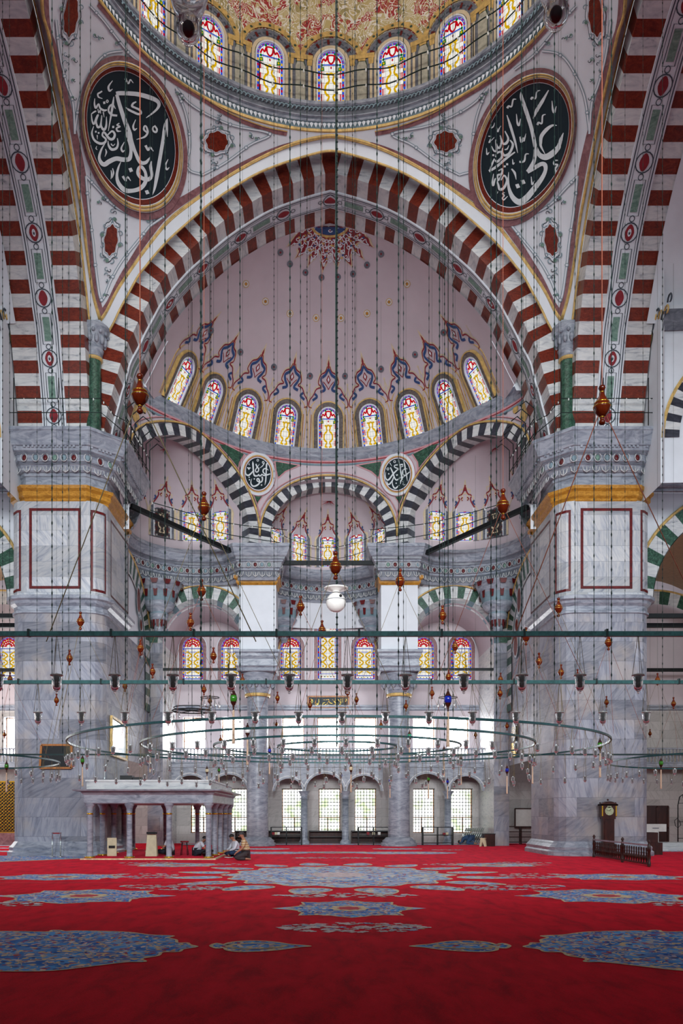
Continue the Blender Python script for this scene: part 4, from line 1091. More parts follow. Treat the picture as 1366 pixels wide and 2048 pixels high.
# aisle walls and the shell round and above the viewer
for sg in (1, -1):
    nm = 'left' if sg > 0 else 'right'
    mb = MB(); mb.box(min(sg*-23,sg*-22), max(sg*-23,sg*-22), 28, 48, 0, 16); mb.build('wall_'+nm, m_tan, None, 'aisle wall at the far %s, seen past the pier' % nm, 'wall', kind='structure')
    # aisle arch between the pier and the outer wall
    cx, sp, ro, ri = -17.6, 9.0, 4.72, 3.95
    mb = MB(); n = 40; FY = 35.0
    xs = [-22.0] + [cx - ro*math.cos(PI*j/n) for j in range(n+1)]; xs = [x for x in xs if x >= -22.01]
    up = [(sg*x, FY, H0+13.6) for x in xs]; dn = [(sg*x, FY, H0 + sp + math.sqrt(max(ro*ro-(x-cx)**2, 0))) for x in xs]
    mb.grid([up, dn] if sg > 0 else [dn, up], 0, False)
    mb.grid([[(sg*(cx-ri*math.cos(PI*j/n)), y, H0+sp+ri*math.sin(PI*j/n)) for j in range(n+1)] for y in (FY, FY+1.6)], 0)
    w = mb.build('aisle_arch_wall', m_plasterw, None, 'pale wall with a green striped arch outside the %s pier' % nm, 'wall', kind='structure')
    gv2 = MB(); n = 25
    for i in range(n):
        t0, t1 = PI*i/n, PI*(i+1)/n; f = lambda r, t, y: Vector((sg*(cx + r*math.cos(t)), y, H0+sp+r*math.sin(t)))
        gv2.poly([f(ri,t0,FY-.08), f(ro,t0,FY-.08), f(ro,t1,FY-.08), f(ri,t1,FY-.08)], i % 2)
        gv2.poly([f(ri-.03,t0,FY+1.6), f(ri-.03,t0,FY-.08), f(ri-.03,t1,FY-.08), f(ri-.03,t1,FY+1.6)], i % 2)
    gv2.tube([f(ro+.06, PI*i/40, FY-.08) for i in range(41)], .07, 5, 2)
    gv2.build('arch_stones', [m_white, m_green, m_gold], w)
    # entablature running on from the pier cornice
    mb = MB(); pa = [(sg*-12.7, 34.6), (sg*-22, 34.6)]; 
    mb.sweep(pa, [(o, H0+z) for o, z in PIER_C], -sg, [0]*7+[1]+[0]*3+[1]+[0]*9)
    mb.build('trim_5' if sg > 0 else 'trim_6', [m_grey, m_greydk], None, 'carved grey entablature running off the %s picture edge beside the pier' % nm, 'cornice', kind='structure')
    # tan painted vault over the aisle, with its red painted lozenge and a second striped arch deeper in
    mb = MB(); mb.grid([[(sg*(cx-4.7*math.cos(PI*j/24)), y, H0+8.9+4.3*math.sin(PI*j/24)) for j in range(25)] for y in (FY+1.6, 46.5)], 0)
    for (yy, r1) in ((44.5, 3.9),):
        for i in range(25):
            t0, t1 = PI*i/25, PI*(i+1)/25; f = lambda r, t: Vector((sg*(cx + r*math.cos(t)), yy, H0+7.4+r*math.sin(t)))
            mb.poly([f(r1,t0), f(r1+.7,t0), f(r1+.7,t1), f(r1,t1)], 1 + i % 2)
        mb.tube([f(r1+.74, PI*i/30) for i in range(31)], .06, 5, 3)
    for y_ in (38.5, 41.5):
        for t_ in (35, 60):
            c0 = Vector((sg*(cx+4.5*math.cos(R(t_))), y_, H0+8.9+4.2*math.sin(R(t_)))); u = Vector((sg*-math.sin(R(t_)), 0, math.cos(R(t_))))
            for s, mi in ((1, 3), (.85, 0), (.7, 4)): mb.poly([c0 - Vector((sg*math.cos(R(t_)),0,math.sin(R(t_))))*(.03*(2-s)) + Vector((0,1,0))*s*.9*math.cos(a) + u*s*.5*math.sin(a) for a in [2*PI*j/16 for j in range(16)]], mi)
    mb.build('ceiling_vault', [m_tan, m_white, m_green, m_gold, m_dkred], None, 'tan painted barrel vault seen beyond the %s pier' % nm, 'ceiling', kind='structure')
    # tie rods of the aisle
    for j, (py, Y) in enumerate(((1232, 35.2), (1251, 36.4), (1340, 46.0))):
        z = P(0, py, Y).z; mb = MB(); mb.box(min(sg*-12.8, sg*-22), max(sg*-12.8, sg*-22), Y-.09, Y+.09, z-.09, z+.09)
        mb.build('tie_beam', m_iron, None, ('upper', 'middle', 'lowest')[j] + ' black tie beam outside the %s pier' % nm, 'beam', kind='structure')
# shell behind and above the viewer (never in the frame, but it keeps the hall dim as the real one is)
mb = MB(); mb.box(-16, 16, -4.3, -4, 0, 22); mb.build('wall_front', m_grey, None, 'entrance wall behind the viewer', 'wall', kind='structure')
for sg in (1, -1):
    mb = MB(); mb.box(min(sg*-16,sg*-15.6), max(sg*-16,sg*-15.6), -4, 15, 0, 22); mb.build('wall_left.001' if sg > 0 else 'wall_right.001', m_grey, None, 'aisle wall beside the viewer on the %s, out of view' % ('left' if sg > 0 else 'right'), 'wall', kind='structure')
mb = MB(); mb.box(-16, 16, -4, 14.2, 21.6, 22); mb.build('ceiling', m_plaster, None, 'vault above the viewer, out of view', 'ceiling', kind='structure')
# ---------------------------------------------------------------- windows
def arch_outline(w, h, n=14, ins=0): 
    r = w/2 - ins
    return [(-r, ins)] + [(r, ins)] + [(r*math.cos(PI*i/n), h - w/2 + r*math.sin(PI*i/n)) for i in range(n+1)]
def stained(w, h, kind):
    """lit stained glass, local x right, z up, y towards the outside"""
    mb = MB(); lay = [0]
    def poly(pts, mi, d): mb.poly([(x, -d, z) for x, z in pts], mi)
    def rib(pts, wd, mi, d, close=False):
        for q in ribbon2(pts, wd*(1.0 if mi in (1,5) else 1.45), close): poly(q, mi, d)
    n = 16; base = arch_outline(w, h, n); poly(base, 0, 0)
    b = arch_outline(w, h, n, .05*w); rib(b, .09*w, 1, .004, True)
    for i in range(0, len(b)):                # red dots in the border
        x, z = b[i]; s = .022*w; poly([(x-s,z-s),(x+s,z-s),(x+s,z+s),(x-s,z+s)], 2 if i % 2 else 3, .006)
    m = 9
    for i in range(1, m):
        z = (h-w/2)*i/m
        for e in (-1, 1): s = .03*w; poly([(e*.45*w-s, z-s*1.6),(e*.45*w+s, z-s*1.6),(e*.45*w+s, z+s*1.6),(e*.45*w-s, z+s*1.6)], 2 if i % 2 else 3, .006)
    hs_ = h - w/2
    if kind == 'dome':
        rib([(-.38*w, hs_-.02*w), (.38*w, hs_-.02*w)], .05*w, 1, .006)
        # red lobed fan in the head
        rib(sm2([(-.36*w,hs_+.04*w),(-.28*w,hs_+.2*w),(-.2*w,hs_+.13*w),(-.13*w,hs_+.3*w),(0,hs_+.34*w),(.13*w,hs_+.3*w),(.2*w,hs_+.13*w),(.28*w,hs_+.2*w),(.36*w,hs_+.04*w)]), .045*w, 2, .008)
        rib(sm2([(-.13*w,hs_+.3*w),(-.1*w,hs_+.12*w),(0,hs_+.02*w),(.1*w,hs_+.12*w),(.13*w,hs_+.3*w)]), .045*w, 2, .008)
        for x, z in ((-.34,.02),(.34,.02),(-.15,.42),(.15,.42)): poly([(x*w+.045*w*math.cos(a), hs_+z*w-.05*w+.06*w*math.sin(a)) for a in [k*PI/4 for k in range(8)]], 4, .007)
        poly([(x_*.04*w, hs_-.13*w+z_*.06*w) for x_, z_ in ((-1,0),(0,-1),(1,0),(0,1))], 2, .009)
        zc = hs_*.48; a_, b_ = .2*w, hs_*.33
        for e in (-1, 1):
            rib(sm2([(0, zc+b_*1.05),(e*a_*.5, zc+b_*.8),(e*a_*.35, zc+b_*.5),(e*a_, zc+b_*.2),(e*a_*1.05, zc-b_*.25),(e*a_*.4, zc-b_*.5),(e*a_*.75, zc-b_*.85),(e*a_*.15, zc-b_*.95)]), .05*w, 3, .008)
            for z in (.95,-.9,.35,-.4): poly([(e*a_*.7+.06*w*math.cos(a), zc+z*b_+.055*w*math.sin(a)) for a in [k*PI/4 for k in range(8)]], 3, .009)
            for i in range(3):
                z0_ = hs_*(.2+.25*i); rib([(e*.36*w, z0_),(e*.36*w, z0_+hs_*.17)], .03*w, 2, .008); rib([(e*.30*w, z0_),(e*.30*w, z0_+hs_*.17)], .012*w, 2, .008)
            for z in (.06, .9): poly([(e*.33*w+.075*w*x_, hs_*z+.09*w*z_) for x_, z_ in ((-1,-1),(1,-.7),(.8,1),(-.8,.7))], 4, .009); poly([(e*.33*w+.04*w*x_, hs_*z+.05*w*z_) for x_, z_ in ((-1,0),(0,-1),(1,0),(0,1))], 3, .011)
        poly([(x_*.05*w, hs_*.05+z_*.05*w) for x_, z_ in ((-1,0),(0,-1),(1,0),(0,1))], 2, .009)
    else:
        for e in (-1, 1):                     # blue inner frame, yellow scrolls, red net in the head
            rib([(e*.36*w, .1*h), (e*.36*w, hs_*.97)], .035*w, 1, .007); rib([(e*.42*w, .1*h), (e*.42*w, hs_*.97)], .014*w, 5, .007)
            for i in range(8):
                z = .12*h + (hs_*.85-.12*h)*i/7; poly([(e*.36*w+.035*w*x_, z+.03*w*z_) for x_, z_ in ((-1,0),(0,-1),(1,0),(0,1))], 3 if i % 2 else 2, .009)
            L = []
            k_ = 3 if h < 2.9 else 4
            for i in range(k_*8+1):
                t = i/(k_*8); L.append((e*(.13+.075*math.cos(t*k_*2*PI))*w, .16*h + (hs_*.86-.16*h)*t))
            rib(L, .05*w, 3, .008)
            for i in range(k_*2+1):
                z = .16*h + (hs_*.86-.16*h)*i/(k_*2); poly([(e*(.22 if i % 2 else .27)*w+.055*w*math.cos(a), z+.05*w*math.sin(a)) for a in [k2*PI/3 for k2 in range(6)]], 3, .009)
        rib([(-.4*w, .1*h),(.4*w, .1*h)], .03*w, 1, .008); rib([(-.4*w, hs_*.97),(.4*w, hs_*.97)], .035*w, 1, .008); rib([(-.33*w, hs_*.86),(.33*w, hs_*.86)], .03*w, 1, .008)
        for i in range(5):
            x = (-.3+.15*i)*w; poly([(x+.035*w*x_, .055*h+.035*w*z_) for x_, z_ in ((-1,0),(0,-1),(1,0),(0,1))], (2,4,3,4,2)[i], .009)
        for r in (.16,.27,.37):
            rib([(r*w*math.cos(R(a)), hs_+.03*w+r*w*math.sin(R(a))*(1+.06*math.cos(R(a*8)))) for a in range(0, 181, 12)], .04*w, 2, .008)
        for a in range(15, 180, 25): rib([(.1*w*math.cos(R(a)), hs_+.03*w+.1*w*math.sin(R(a))), (.4*w*math.cos(R(a+6)), hs_+.03*w+.4*w*math.sin(R(a+6)))], .03*w, 2, .0085)
        for a in range(10, 180, 32): poly([(.33*w*math.cos(R(a))+.04*w*x_, hs_+.03*w+.33*w*math.sin(R(a))+.04*w*z_) for x_, z_ in ((-1,0),(0,-1),(1,0),(0,1))], 3, .01)
    # leading
    nb = 5
    for i in range(1, int(h/.22)):
        z = i*.22
        if z < hs_: rib([(-.41*w, z), (.41*w, z)], .010*w, 5, .012)
    for x in (-.25, -.08, .08, .25): rib([(x*w, .06*h), (x*w, hs_ + w*.36*math.sqrt(max(1-(x/.45)**2, 0)))], .007*w, 5, .012)
    return mb
def surround(w, h, rings, mats_n=2):
    """raised arched bands round a window: (inner, outer, material, thickness)"""
    mb = MB()
    for (a, b, mi, t) in rings:
        def ol(e):
            r = w/2 + e; n = 18
            return [(-r, 0), (-r, h-w/2)] + [(-r*math.cos(PI*i/n), h-w/2 + r*math.sin(PI*i/n)) for i in range(1, n)] + [(r, h-w/2), (r, 0)]
        A, B = ol(a), ol(b)
        fr = [[(x, 0, z) for x, z in A], [(x, -t, z) for x, z in A], [(x, -t, z) for x, z in B], [(x, 0, z) for x, z in B]]
        mb.grid(fr, mi, False)
    return mb
def frame_at(p, right, up):                   # matrix: local x = right, z = up, -y towards the hall
    right = right.normalized(); up = (up - right*up.dot(right)).normalized(); out = up.cross(right).normalized()
    return Matrix(((right.x, out.x, up.x, p.x), (right.y, out.y, up.y, p.y), (right.z, out.z, up.z, p.z), (0,0,0,1)))
me_dome = stained(1.0, 2.15, 'dome').mesh('stained_glass', GLASS)
me_ex = stained(.88, 1.95, 'dome').mesh('stained_glass', GLASS)
me_wall = stained(1.18, 2.45, 'wall').mesh('stained_glass', GLASS); me_tall = stained(1.18, 3.45, 'wall').mesh('stained_glass', GLASS)
me_unlit = stained(.88, 1.95, 'dome').mesh('stained_glass', [g_dark, m_greydk, m_dkred, m_cream, m_greydk, m_iron])
m_brownband = veined('brown_grey_marble', [(.3, (74,66,64)), (.55, (112,102,98)), (.8, (140,128,120))], 5, (1,1,1))
me_sd_fr = surround(1.0, 2.15, [(0,.06,0,.16),(.06,.27,1,.12),(.27,.33,2,.15),(.55,.59,2,.03)]).mesh('window_frame', [m_plasterw, m_brownband, m_gold])
me_ex_fr = surround(.88, 1.95, [(0,.05,0,.12),(.05,.2,1,.1),(.2,.29,2,.12)]).mesh('window_frame', [m_plasterw, m_greydk, m_cream])
me_wall_fr = surround(1.18, 2.45, [(0,.2,0,.08),(.2,.25,1,.1)]).mesh('window_frame', [m_mauve, m_plasterw]); me_tall_fr = surround(1.18, 3.45, [(0,.2,0,.08),(.2,.25,1,.1)]).mesh('window_frame', [m_mauve, m_plasterw])
me_drum_fr = surround(1.04, 2.35, [(0,.05,0,.1)]).mesh('window_frame', [m_plasterw])
me_drum = stained(1.04, 2.35, 'dome').mesh('stained_glass', GLASS)
WN = [0]
def window(M, gl, fr, label, off=.08, group=None):
    WN[0] += 1
    o = empty('window_%d' % WN[0], (0,0,0), label, 'window', group, 'structure'); o.matrix_world = M
    link_mesh('stained_glass', gl, o, Matrix.Translation((0,-off,0)))
    if fr: link_mesh('window_frame', fr, o)
    return o
ORD = ['first','second','third','fourth','fifth','sixth','seventh','eighth','ninth','tenth','eleventh','twelfth','thirteenth','fourteenth','fifteenth','sixteenth','seventeenth','eighteenth','nineteenth','twentieth']
def ordn(i): return ORD[i] if i < 20 else '%dth' % (i+1)
for i, k_ in enumerate(range(3, -4, -1)):     # dome drum, left to right
    a = k_*step; p = dS(a, drum_z0, .02)
    window(frame_at(p, Vector((math.cos(a), math.sin(a), 0)), Vector((0,0,1))), me_drum, me_drum_fr, '%s from left of the round-headed stained windows in the top dome drum' % ordn(i), .03)
for i, k_ in enumerate(range(-4, 5)):         # far half dome, left to right
    th = R(17.75*k_); h0 = 19.25; p = sd(th, h0, .05); q = sd(th, h0+2.0, .05)
    # the window leans with the surface
    window(frame_at(p, Vector((math.cos(th), -math.sin(th), 0)), q-p), me_dome, me_sd_fr, '%s from left of nine leaning stained windows round the half dome' % ordn(i), .06)
for i in range(3):
    angs = [54, 27, 0, -27, -54] if i == 0 else ([-28, -53, -77] if i == 1 else [28, 53, 77])
    angs = sorted(angs, reverse=True)
    c, r0, az = APSES[i]; h0 = 13.95 if i == 0 else 14.25
    for j, a in enumerate(angs):
        th = R(a); p = ap(i, th, h0, .03); aa = th + az; unlit = i > 0 and abs(a) == 28
        lab = ['%s from left of the small stained windows in the central half dome' % ordn(j), '%s from left of the windows in the left small half dome' % ordn(j), '%s from left of the windows in the right small half dome' % ordn(j)][i]
        if unlit: lab = 'dark unlit lattice window in the %s small half dome' % ('left' if i == 1 else 'right')
        window(frame_at(p, Vector((math.cos(aa), math.sin(aa), 0)), Vector((0,0,1))), me_unlit if unlit else me_ex, me_ex_fr, lab, .04)
top_n = 0
for (x, z0, z1, w, kd) in WINS:
    if kd != 'arch': continue
    tall = z1 - z0 > 3
    lab = 'tall stained window in the middle of the far wall' if tall else '%s from left in the row of arched stained windows on the far wall' % ordn(top_n)
    top_n += 1
    window(frame_at(Vector((x, WY-.01, z0)), Vector((1,0,0)), Vector((0,0,1))), me_tall if tall else me_wall, me_tall_fr if tall else me_wall_fr, lab, .02)
def grille(w, h, nx, nz, t=.012, kn=.034):
    mb = MB()
    for i in range(1, nx): mb.box(-w/2+w*i/nx-t, -w/2+w*i/nx+t, -t, t, 0, h)
    for i in range(1, nz): mb.box(-w/2, w/2, -t, t, h*i/nz-t, h*i/nz+t)
    for i in range(1, nx):
        for j in range(1, nz): mb.ball((-w/2+w*i/nx, 0, h*j/nz), kn, 6, 3)
    return mb
lo_n = mi_n = 0
for (x, z0, z1, w, kd) in WINS:
    if kd == 'arch': continue
    WN[0] += 1; h = z1 - z0
    if kd == 'low': lo_n += 1; lab = '%s from left of the tall latticed garden windows at floor level' % ordn(lo_n-1)
    else: mi_n += 1; lab = '%s from left of the glaring square windows behind the gallery rail' % ordn(mi_n-1)
    o = empty('window_%d' % WN[0], (x, WY+.3, z0), lab, 'window', None, 'structure')
    mb = MB(); mb.poly([(-w/2,.18,0),(w/2,.18,0),(w/2,.18,h),(-w/2,.18,h)]); mb.build('glass', g_day2 if kd == 'low' else g_day, o)
    (grille(w, h, 7, 13) if kd == 'low' else grille(w, h, 7, 11, .006, .02)).build('lattice', m_iron if kd == 'low' else m_greydk, o)  # square windows: thinner, paler bars put the glare haze into the lattice
    mb = MB()
    for a, b, c, d in ((-w/2,-w/2+.05,0,h),(w/2-.05,w/2,0,h),(-w/2,w/2,h-.05,h),(-w/2,w/2,0,.05)): mb.box(a, b, .06, .14, c, d)
    if kd == 'low': mb.box(-w/2, w/2, .06, .14, h*.34, h*.34+.05); mb.box(-.03+(.1 if lo_n % 2 else -.1), .03+(.1 if lo_n % 2 else -.1), .06, .14, 0, h*.34)
    mb.build('window_frame', m_woodlt, o)
# ---------------------------------------------------------------- gallery along the far wall
GY = 45.9
gal = empty('gallery', (0, 0, 0), 'grey stone gallery with a balustrade and low arches along the far wall', 'gallery', kind='structure')
zg = P(0, 1526, GY).z; zr = P(0, 1496, GY).z
def bays():                                   # stretches of the front between piers and columns
    return [(-8.7, -4.4), (-3.05, 3.05), (4.4, 8.7)]
mb = MB(); bm = MB(); rl = MB()
for a, b in bays() + [(-22, -13.2), (13.2, 22)]:
    mb.box(a, b, GY, WY, zg-.2, zg); mb.box(a, b, GY-.08, GY, zg-.24, zg-.02)
    rl.box(a, b, GY-.07, GY+.07, zr-.07, zr); rl.box(a, b, GY-.06, GY+.06, zg, zg+.06)
    n = int((b-a)/.19)
    for i in range(n):
        x = a + (i+.5)*(b-a)/n; bm.lathe([(.05,0),(.05,.05),(.03,.1),(.06,.3),(.03,.52),(.05,zr-zg-.12)], (x, GY, zg+.05), 6)
mb.build('slab', m_grey, gal); rl.build('rail', m_grey, gal); bm.build('balusters', m_grey, gal)
mb = MB()
ARCX = [(-8.7,-6.6),(-6.6,-4.4),(-3.05,-1.32),(-1.32,.98),(.98,3.05),(4.4,6.7),(6.7,8.7)]
zc = P(0, 1582, GY).z
for a, b in ARCX:
    n = 20; c = (a+b)/2; r = (b-a)/2 - .1
    xs = [a] + [c - r*math.cos(PI*j/n) for j in range(n+1)] + [b]
    for yy in (GY, GY+.35):
        mb.grid([[(x, yy, zg-.2) for x in xs], [(x, yy, zc + (r*.92*math.sqrt(max(1-((x-c)/r)**2, 0)) if abs(x-c) < r else 0)) for x in xs]], 0, False)
    mb.grid([[(c-r*math.cos(PI*j/n), yy, zc+r*.92*math.sin(PI*j/n)) for j in range(n+1)] for yy in (GY, GY+.35)], 0)
    for q in ribbon2([(c-(r+.12)*math.cos(PI*j/n), zc+(r*.92+.12)*math.sin(PI*j/n)) for j in range(n+1)], .05): mb.poly([(x, GY-.02, z) for x, z in q], 1)
mb.build('arcade', [m_grey, m_white], gal)
for x in (-6.6, -1.32, .98, 6.7):
    mb = MB(); mb.lathe([(.3,0),(.3,.12),(.24,.2),(.2,.26),(.2,.3),(.18,2.6),(.17,zc-.45),(.2,zc-.43),(.2,zc-.37),(.17,zc-.35),(.22,zc-.2),(.3,zc-.06),(.34,zc)], (0,0,0), 16); o = mb.build('column_shaft', m_grey, gal); o.location = (x, GY+.17, 0)
# dark tie rods between columns and walls
for j, (a, b) in enumerate(((-8.7,-4.6),(-2.8,2.8),(4.6,8.7))):
    z = P(0, 1339, 43.5).z; mb = MB(); mb.box(a, b, 43.42, 43.58, z-.07, z+.07)
    mb.build('tie_beam', m_iron, None, ('black tie rod left of the left round column', 'black tie rod across the middle bay between the round columns', 'black tie rod right of the right round column')[j], 'beam', kind='structure')
# beams across the small half domes at cornice height
for j, (p, q) in enumerate(((P(262,1012,36.6), P(484,1112,42.4)), (P(543,1126,42.3), P(770,1126,42.3)), (P(1055,1014,36.6), P(830,1116,42.4)))):
    mb = MB(); mb.bar(p, q, .2); mb.build('tie_beam', m_iron, None, ('black beam slanting across the left small half dome', 'black beam across the middle small half dome', 'black beam slanting across the right small half dome')[j], 'beam', kind='structure')
# ---------------------------------------------------------------- calligraphy roundels (strokes traced from the photograph)
def A_(pts): return [(160 + x/6.505, 120 + y/6.505) for x, y in pts]
def B_(pts): return [(160 + x/6.505, 260 + y/6.505) for x, y in pts]
def C_(pts): return [(940 + x/6.209, 140 + y/6.209) for x, y in pts]
def D_(pts): return [(940 + x/6.209, 280 + y/6.209) for x, y in pts]
S = 6.505
T_LEFT = [
 (A_([(470,440),(520,432),(640,435),(760,447),(900,485),(1000,530),(1028,580),(1000,640),(920,710),(860,752)]), [56,56,55,58,60,52,44,30,20,8]),
 (A_([(478,450),(520,600),(575,770),(640,950)]) + B_([(660,130),(715,280),(780,415),(850,425),(890,385),(912,352)]), [42,50,55,66,60,42,48,46,28,8]),
 (A_([(590,860),(605,960)]) + B_([(628,110),(655,200),(662,290),(640,375),(560,385),(470,372),(380,410),(320,448),(272,420),(250,350),(280,250),(322,180)]), [16,30,40,40,42,56,60,58,62,60,48,34,24,10]),
 (A_([(732,543),(692,565),(678,600),(720,622),(775,650),(792,690),(760,704),(700,680),(640,650),(588,612)]), [16,26,30,26,28,30,30,30,28,8]),
 (A_([(1138,760),(1112,830),(1095,930)]) + B_([(1085,100),(1045,340),(1000,600),(970,760),(942,846)]), [10,36,46,44,46,50,30,6]),
 (A_([(1130,775),(1134,900),(1137,1000)]), [26,24,6]),
 (B_([(930,405),(918,470),(930,590),(885,645),(800,622),(752,560),(765,490),(805,484),(852,560),(852,670),(790,755),(680,790),(580,780),(500,690),(480,590),(500,490),(532,412)]), [10,38,46,52,50,40,32,42,36,50,56,52,62,50,34,26,8]),
 (A_([(872,945),(832,905),(838,862),(862,868),(880,940),(840,1000),(735,1034)]), [18,26,20,22,28,26,6]),
 (A_([(968,852),(1000,900),(988,938),(952,920),(948,880),(972,858)]), [22,24,26,24,20,14]),
 (A_([(724,775),(692,860),(708,908),(742,888)]), [8,24,28,8]), (A_([(424,268),(372,345),(384,400),(424,378)]), [8,26,28,8]),
 (B_([(1146,380),(1112,460),(1130,512),(1162,486)]), [8,24,26,8]), (B_([(576,156),(538,236),(556,280),(582,262)]), [8,24,26,8]),
 (A_([(588,240),(630,305),(655,258),(694,300)]), [30,20,20,8]), (B_([(852,200),(886,262),(912,228),(956,276)]), [34,24,28,8]), (B_([(556,600),(596,660),(620,614),(660,662)]), [32,20,26,8]), (B_([(402,178),(428,204),(456,180)]), [16,14,8]),
 (A_([(512,822),(482,846),(520,866),(476,888),(490,924),(534,926)]), [14,20,18,22,26,8]),
 (A_([(432,856),(432,886)]), [26,26]), (A_([(312,540),(318,572)]), [28,28]), (A_([(354,516),(368,536),(354,554),(342,536),(354,518)]), [12]*5),
 (A_([(192,500),(188,570),(206,622),(242,572),(262,625),(310,655),(350,650)]), [8,20,30,18,24,30,18]),
 (A_([(462,635),(425,582),(384,606),(372,664),(415,712),(484,724)]), [8,26,26,24,30,26]),
 (A_([(440,478),(425,590),(402,730),(368,924)]), [10,34,24,8]),
 (A_([(288,405),(258,425),(232,442),(242,482),(292,502)]), [18,22,20,20,8]),
 (A_([(148,700),(158,790),(182,832),(212,745),(236,715),(210,800),(232,872),(266,850),(284,720),(274,850),(310,906),(340,860),(344,736)]), [10,20,26,16,20,20,32,24,14,24,36,28,8]),
 (A_([(150,700),(190,672),(212,664)]), [14,22,16]), (A_([(232,636),(244,688),(262,652),(268,696)]), [12]*4), (A_([(303,676),(314,745)]), [18,6]),
 (B_([(178,-50),(155,40),(186,130),(262,176),(322,162),(336,118),(292,72),(312,28),(382,112),(432,112),(452,56),(416,16),(352,72)]), [8,22,28,34,32,24,22,24,34,34,28,26,14]),
 (B_([(364,140),(372,200),(412,252),(472,238),(494,180),(486,106)]), [8,26,36,32,24,10]),
 (B_([(205,10),(206,34)]), [22,22]), (B_([(242,26),(243,50)]), [22,22]), (B_([(224,66),(226,122)]), [16,6]), (B_([(332,246),(342,290),(324,348)]), [8,22,6]), (B_([(404,524),(412,580),(402,640)]), [10,22,6]), (B_([(424,498),(436,560),(420,625)]), [10,20,6]), (B_([(218,208),(208,240),(226,258)]), [6,14,6]),
]
Q_LEFT = B_([(660,520),(873,810)])
T_RIGHT = [
 (C_([(635,262),(640,340),(700,520),(762,720),(800,900)]) + D_([(812,120),(800,240),(765,325),(712,395)]), [6,44,50,46,46,46,42,54,40]),
 (D_([(712,395),(780,358),(880,300),(930,310),(936,380),(890,480),(800,600),(700,720),(610,770),(530,710),(484,600),(475,500),(480,398)]), [50,50,50,56,44,52,66,76,76,58,36,22,6]),
 (C_([(976,250),(900,385),(830,500),(786,604)]), [12,40,44,10]),
 (C_([(1078,688),(1020,690),(950,740),(888,820),(878,900)]) + D_([(882,80),(935,182)]), [8,28,46,46,36,28,6]),
 (C_([(1160,780),(1130,860),(1112,920)]) + D_([(1090,100),(1020,170),(940,212),(870,190),(832,120),(818,40)]), [8,40,46,60,76,76,60,40,10]),
 (C_([(1018,382),(1028,490),(1048,525),(1072,450)]), [8,26,28,8]), (C_([(576,545),(588,655),(608,684),(628,605)]), [8,24,26,8]), (D_([(760,455),(772,550),(800,505)]), [8,24,8]), (D_([(528,238),(536,296),(554,280)]), [6,22,6]), (D_([(204,98),(212,176),(240,150)]), [6,22,6]),
 (C_([(758,368),(770,342),(812,352),(832,270),(872,252)]), [26,22,20,20,8]), (C_([(462,475),(480,448),(516,452),(536,370),(574,362)]), [30,22,20,20,8]), (C_([(834,682),(852,652),(892,662),(902,570),(940,550)]), [30,22,20,20,8]), (D_([(612,272),(672,262),(692,180),(732,172)]), [24,24,20,8]), (C_([(256,722),(290,702),(306,655)]), [20,16,6]),
 (C_([(622,828),(638,892),(662,845),(668,880),(696,790)]), [20,30,22,26,8]),
 (C_([(458,560),(500,690),(560,890)]) + D_([(592,160)]), [10,34,28,6]),
 (C_([(318,865),(338,950),(368,965),(388,890),(374,810),(406,908),(450,908),(474,850),(434,758)]), [10,24,28,20,12,26,34,26,12]), (D_([(268,76),(298,134),(330,126),(318,10)]), [8,22,26,14]),
 (C_([(332,718),(346,765),(362,728),(384,694)]), [12,18,14,8]),
 (D_([(498,0),(532,60),(492,160),(432,192),(402,152),(402,98)]), [14,30,30,30,22,8]), (D_([(430,120),(462,110),(482,66)]), [14,18,6]),
 (D_([(316,212),(338,160),(388,150),(396,210),(340,268),(312,250)]), [14,24,28,28,30,18]), (D_([(240,392),(278,290),(304,232)]), [12,24,16]), (D_([(558,150),(440,236),(330,330),(236,388)]), [16,30,32,30]), (D_([(288,176),(290,200)]), [24,24]),
 (D_([(352,382),(400,362),(392,420),(342,440),(352,500),(392,430)]), [12,24,26,24,24,12]), (D_([(292,420),(280,520),(290,562),(316,480),(346,540),(370,612),(424,590),(458,500),(424,442),(384,500)]), [8,22,26,16,22,34,32,24,22,14]), (D_([(460,288),(462,314)]), [26,26]), (D_([(430,316),(432,340)]), [26,26]),
 (D_([(516,358),(556,410),(574,492)]), [16,30,6]), (D_([(1092,252),(1050,258),(1044,300),(1088,308),(1058,360),(1074,402),(1112,380),(1138,288)]), [12,22,24,20,26,32,26,6]), (D_([(432,652),(404,666),(426,690),(404,720),(420,742),(468,698)]), [8,16,14,18,20,6]), (D_([(328,628),(332,662),(348,640)]), [6,16,6]),
 (C_([(228,822),(266,832),(236,902),(302,836)]), [12,12,16,6]),
]
Q_RIGHT = D_([(592,572),(660,522)])
def rib_tris(mb, pts, ws, proj, mi, n=7):
    p3 = cr([(x, y, 0) for x, y in pts], n); m = len(p3); k = len(pts)
    w = []
    for i in range(m):
        t = i/n; a = int(min(t, k-2)); f = t - a; w.append(ws[a] + (ws[a+1]-ws[a])*f)
    L, Rr = [], []
    for i in range(m):
        a, b = p3[max(i-1,0)], p3[min(i+1,m-1)]; d = (b-a); d = d.normalized() if d.length > 1e-9 else Vector((1,0,0))
        nx, ny = -d.y*w[i]/2, d.x*w[i]/2
        L.append(proj(p3[i].x+nx, p3[i].y+ny)); Rr.append(proj(p3[i].x-nx, p3[i].y-ny))
    mb.grid([L, Rr], mi, False)
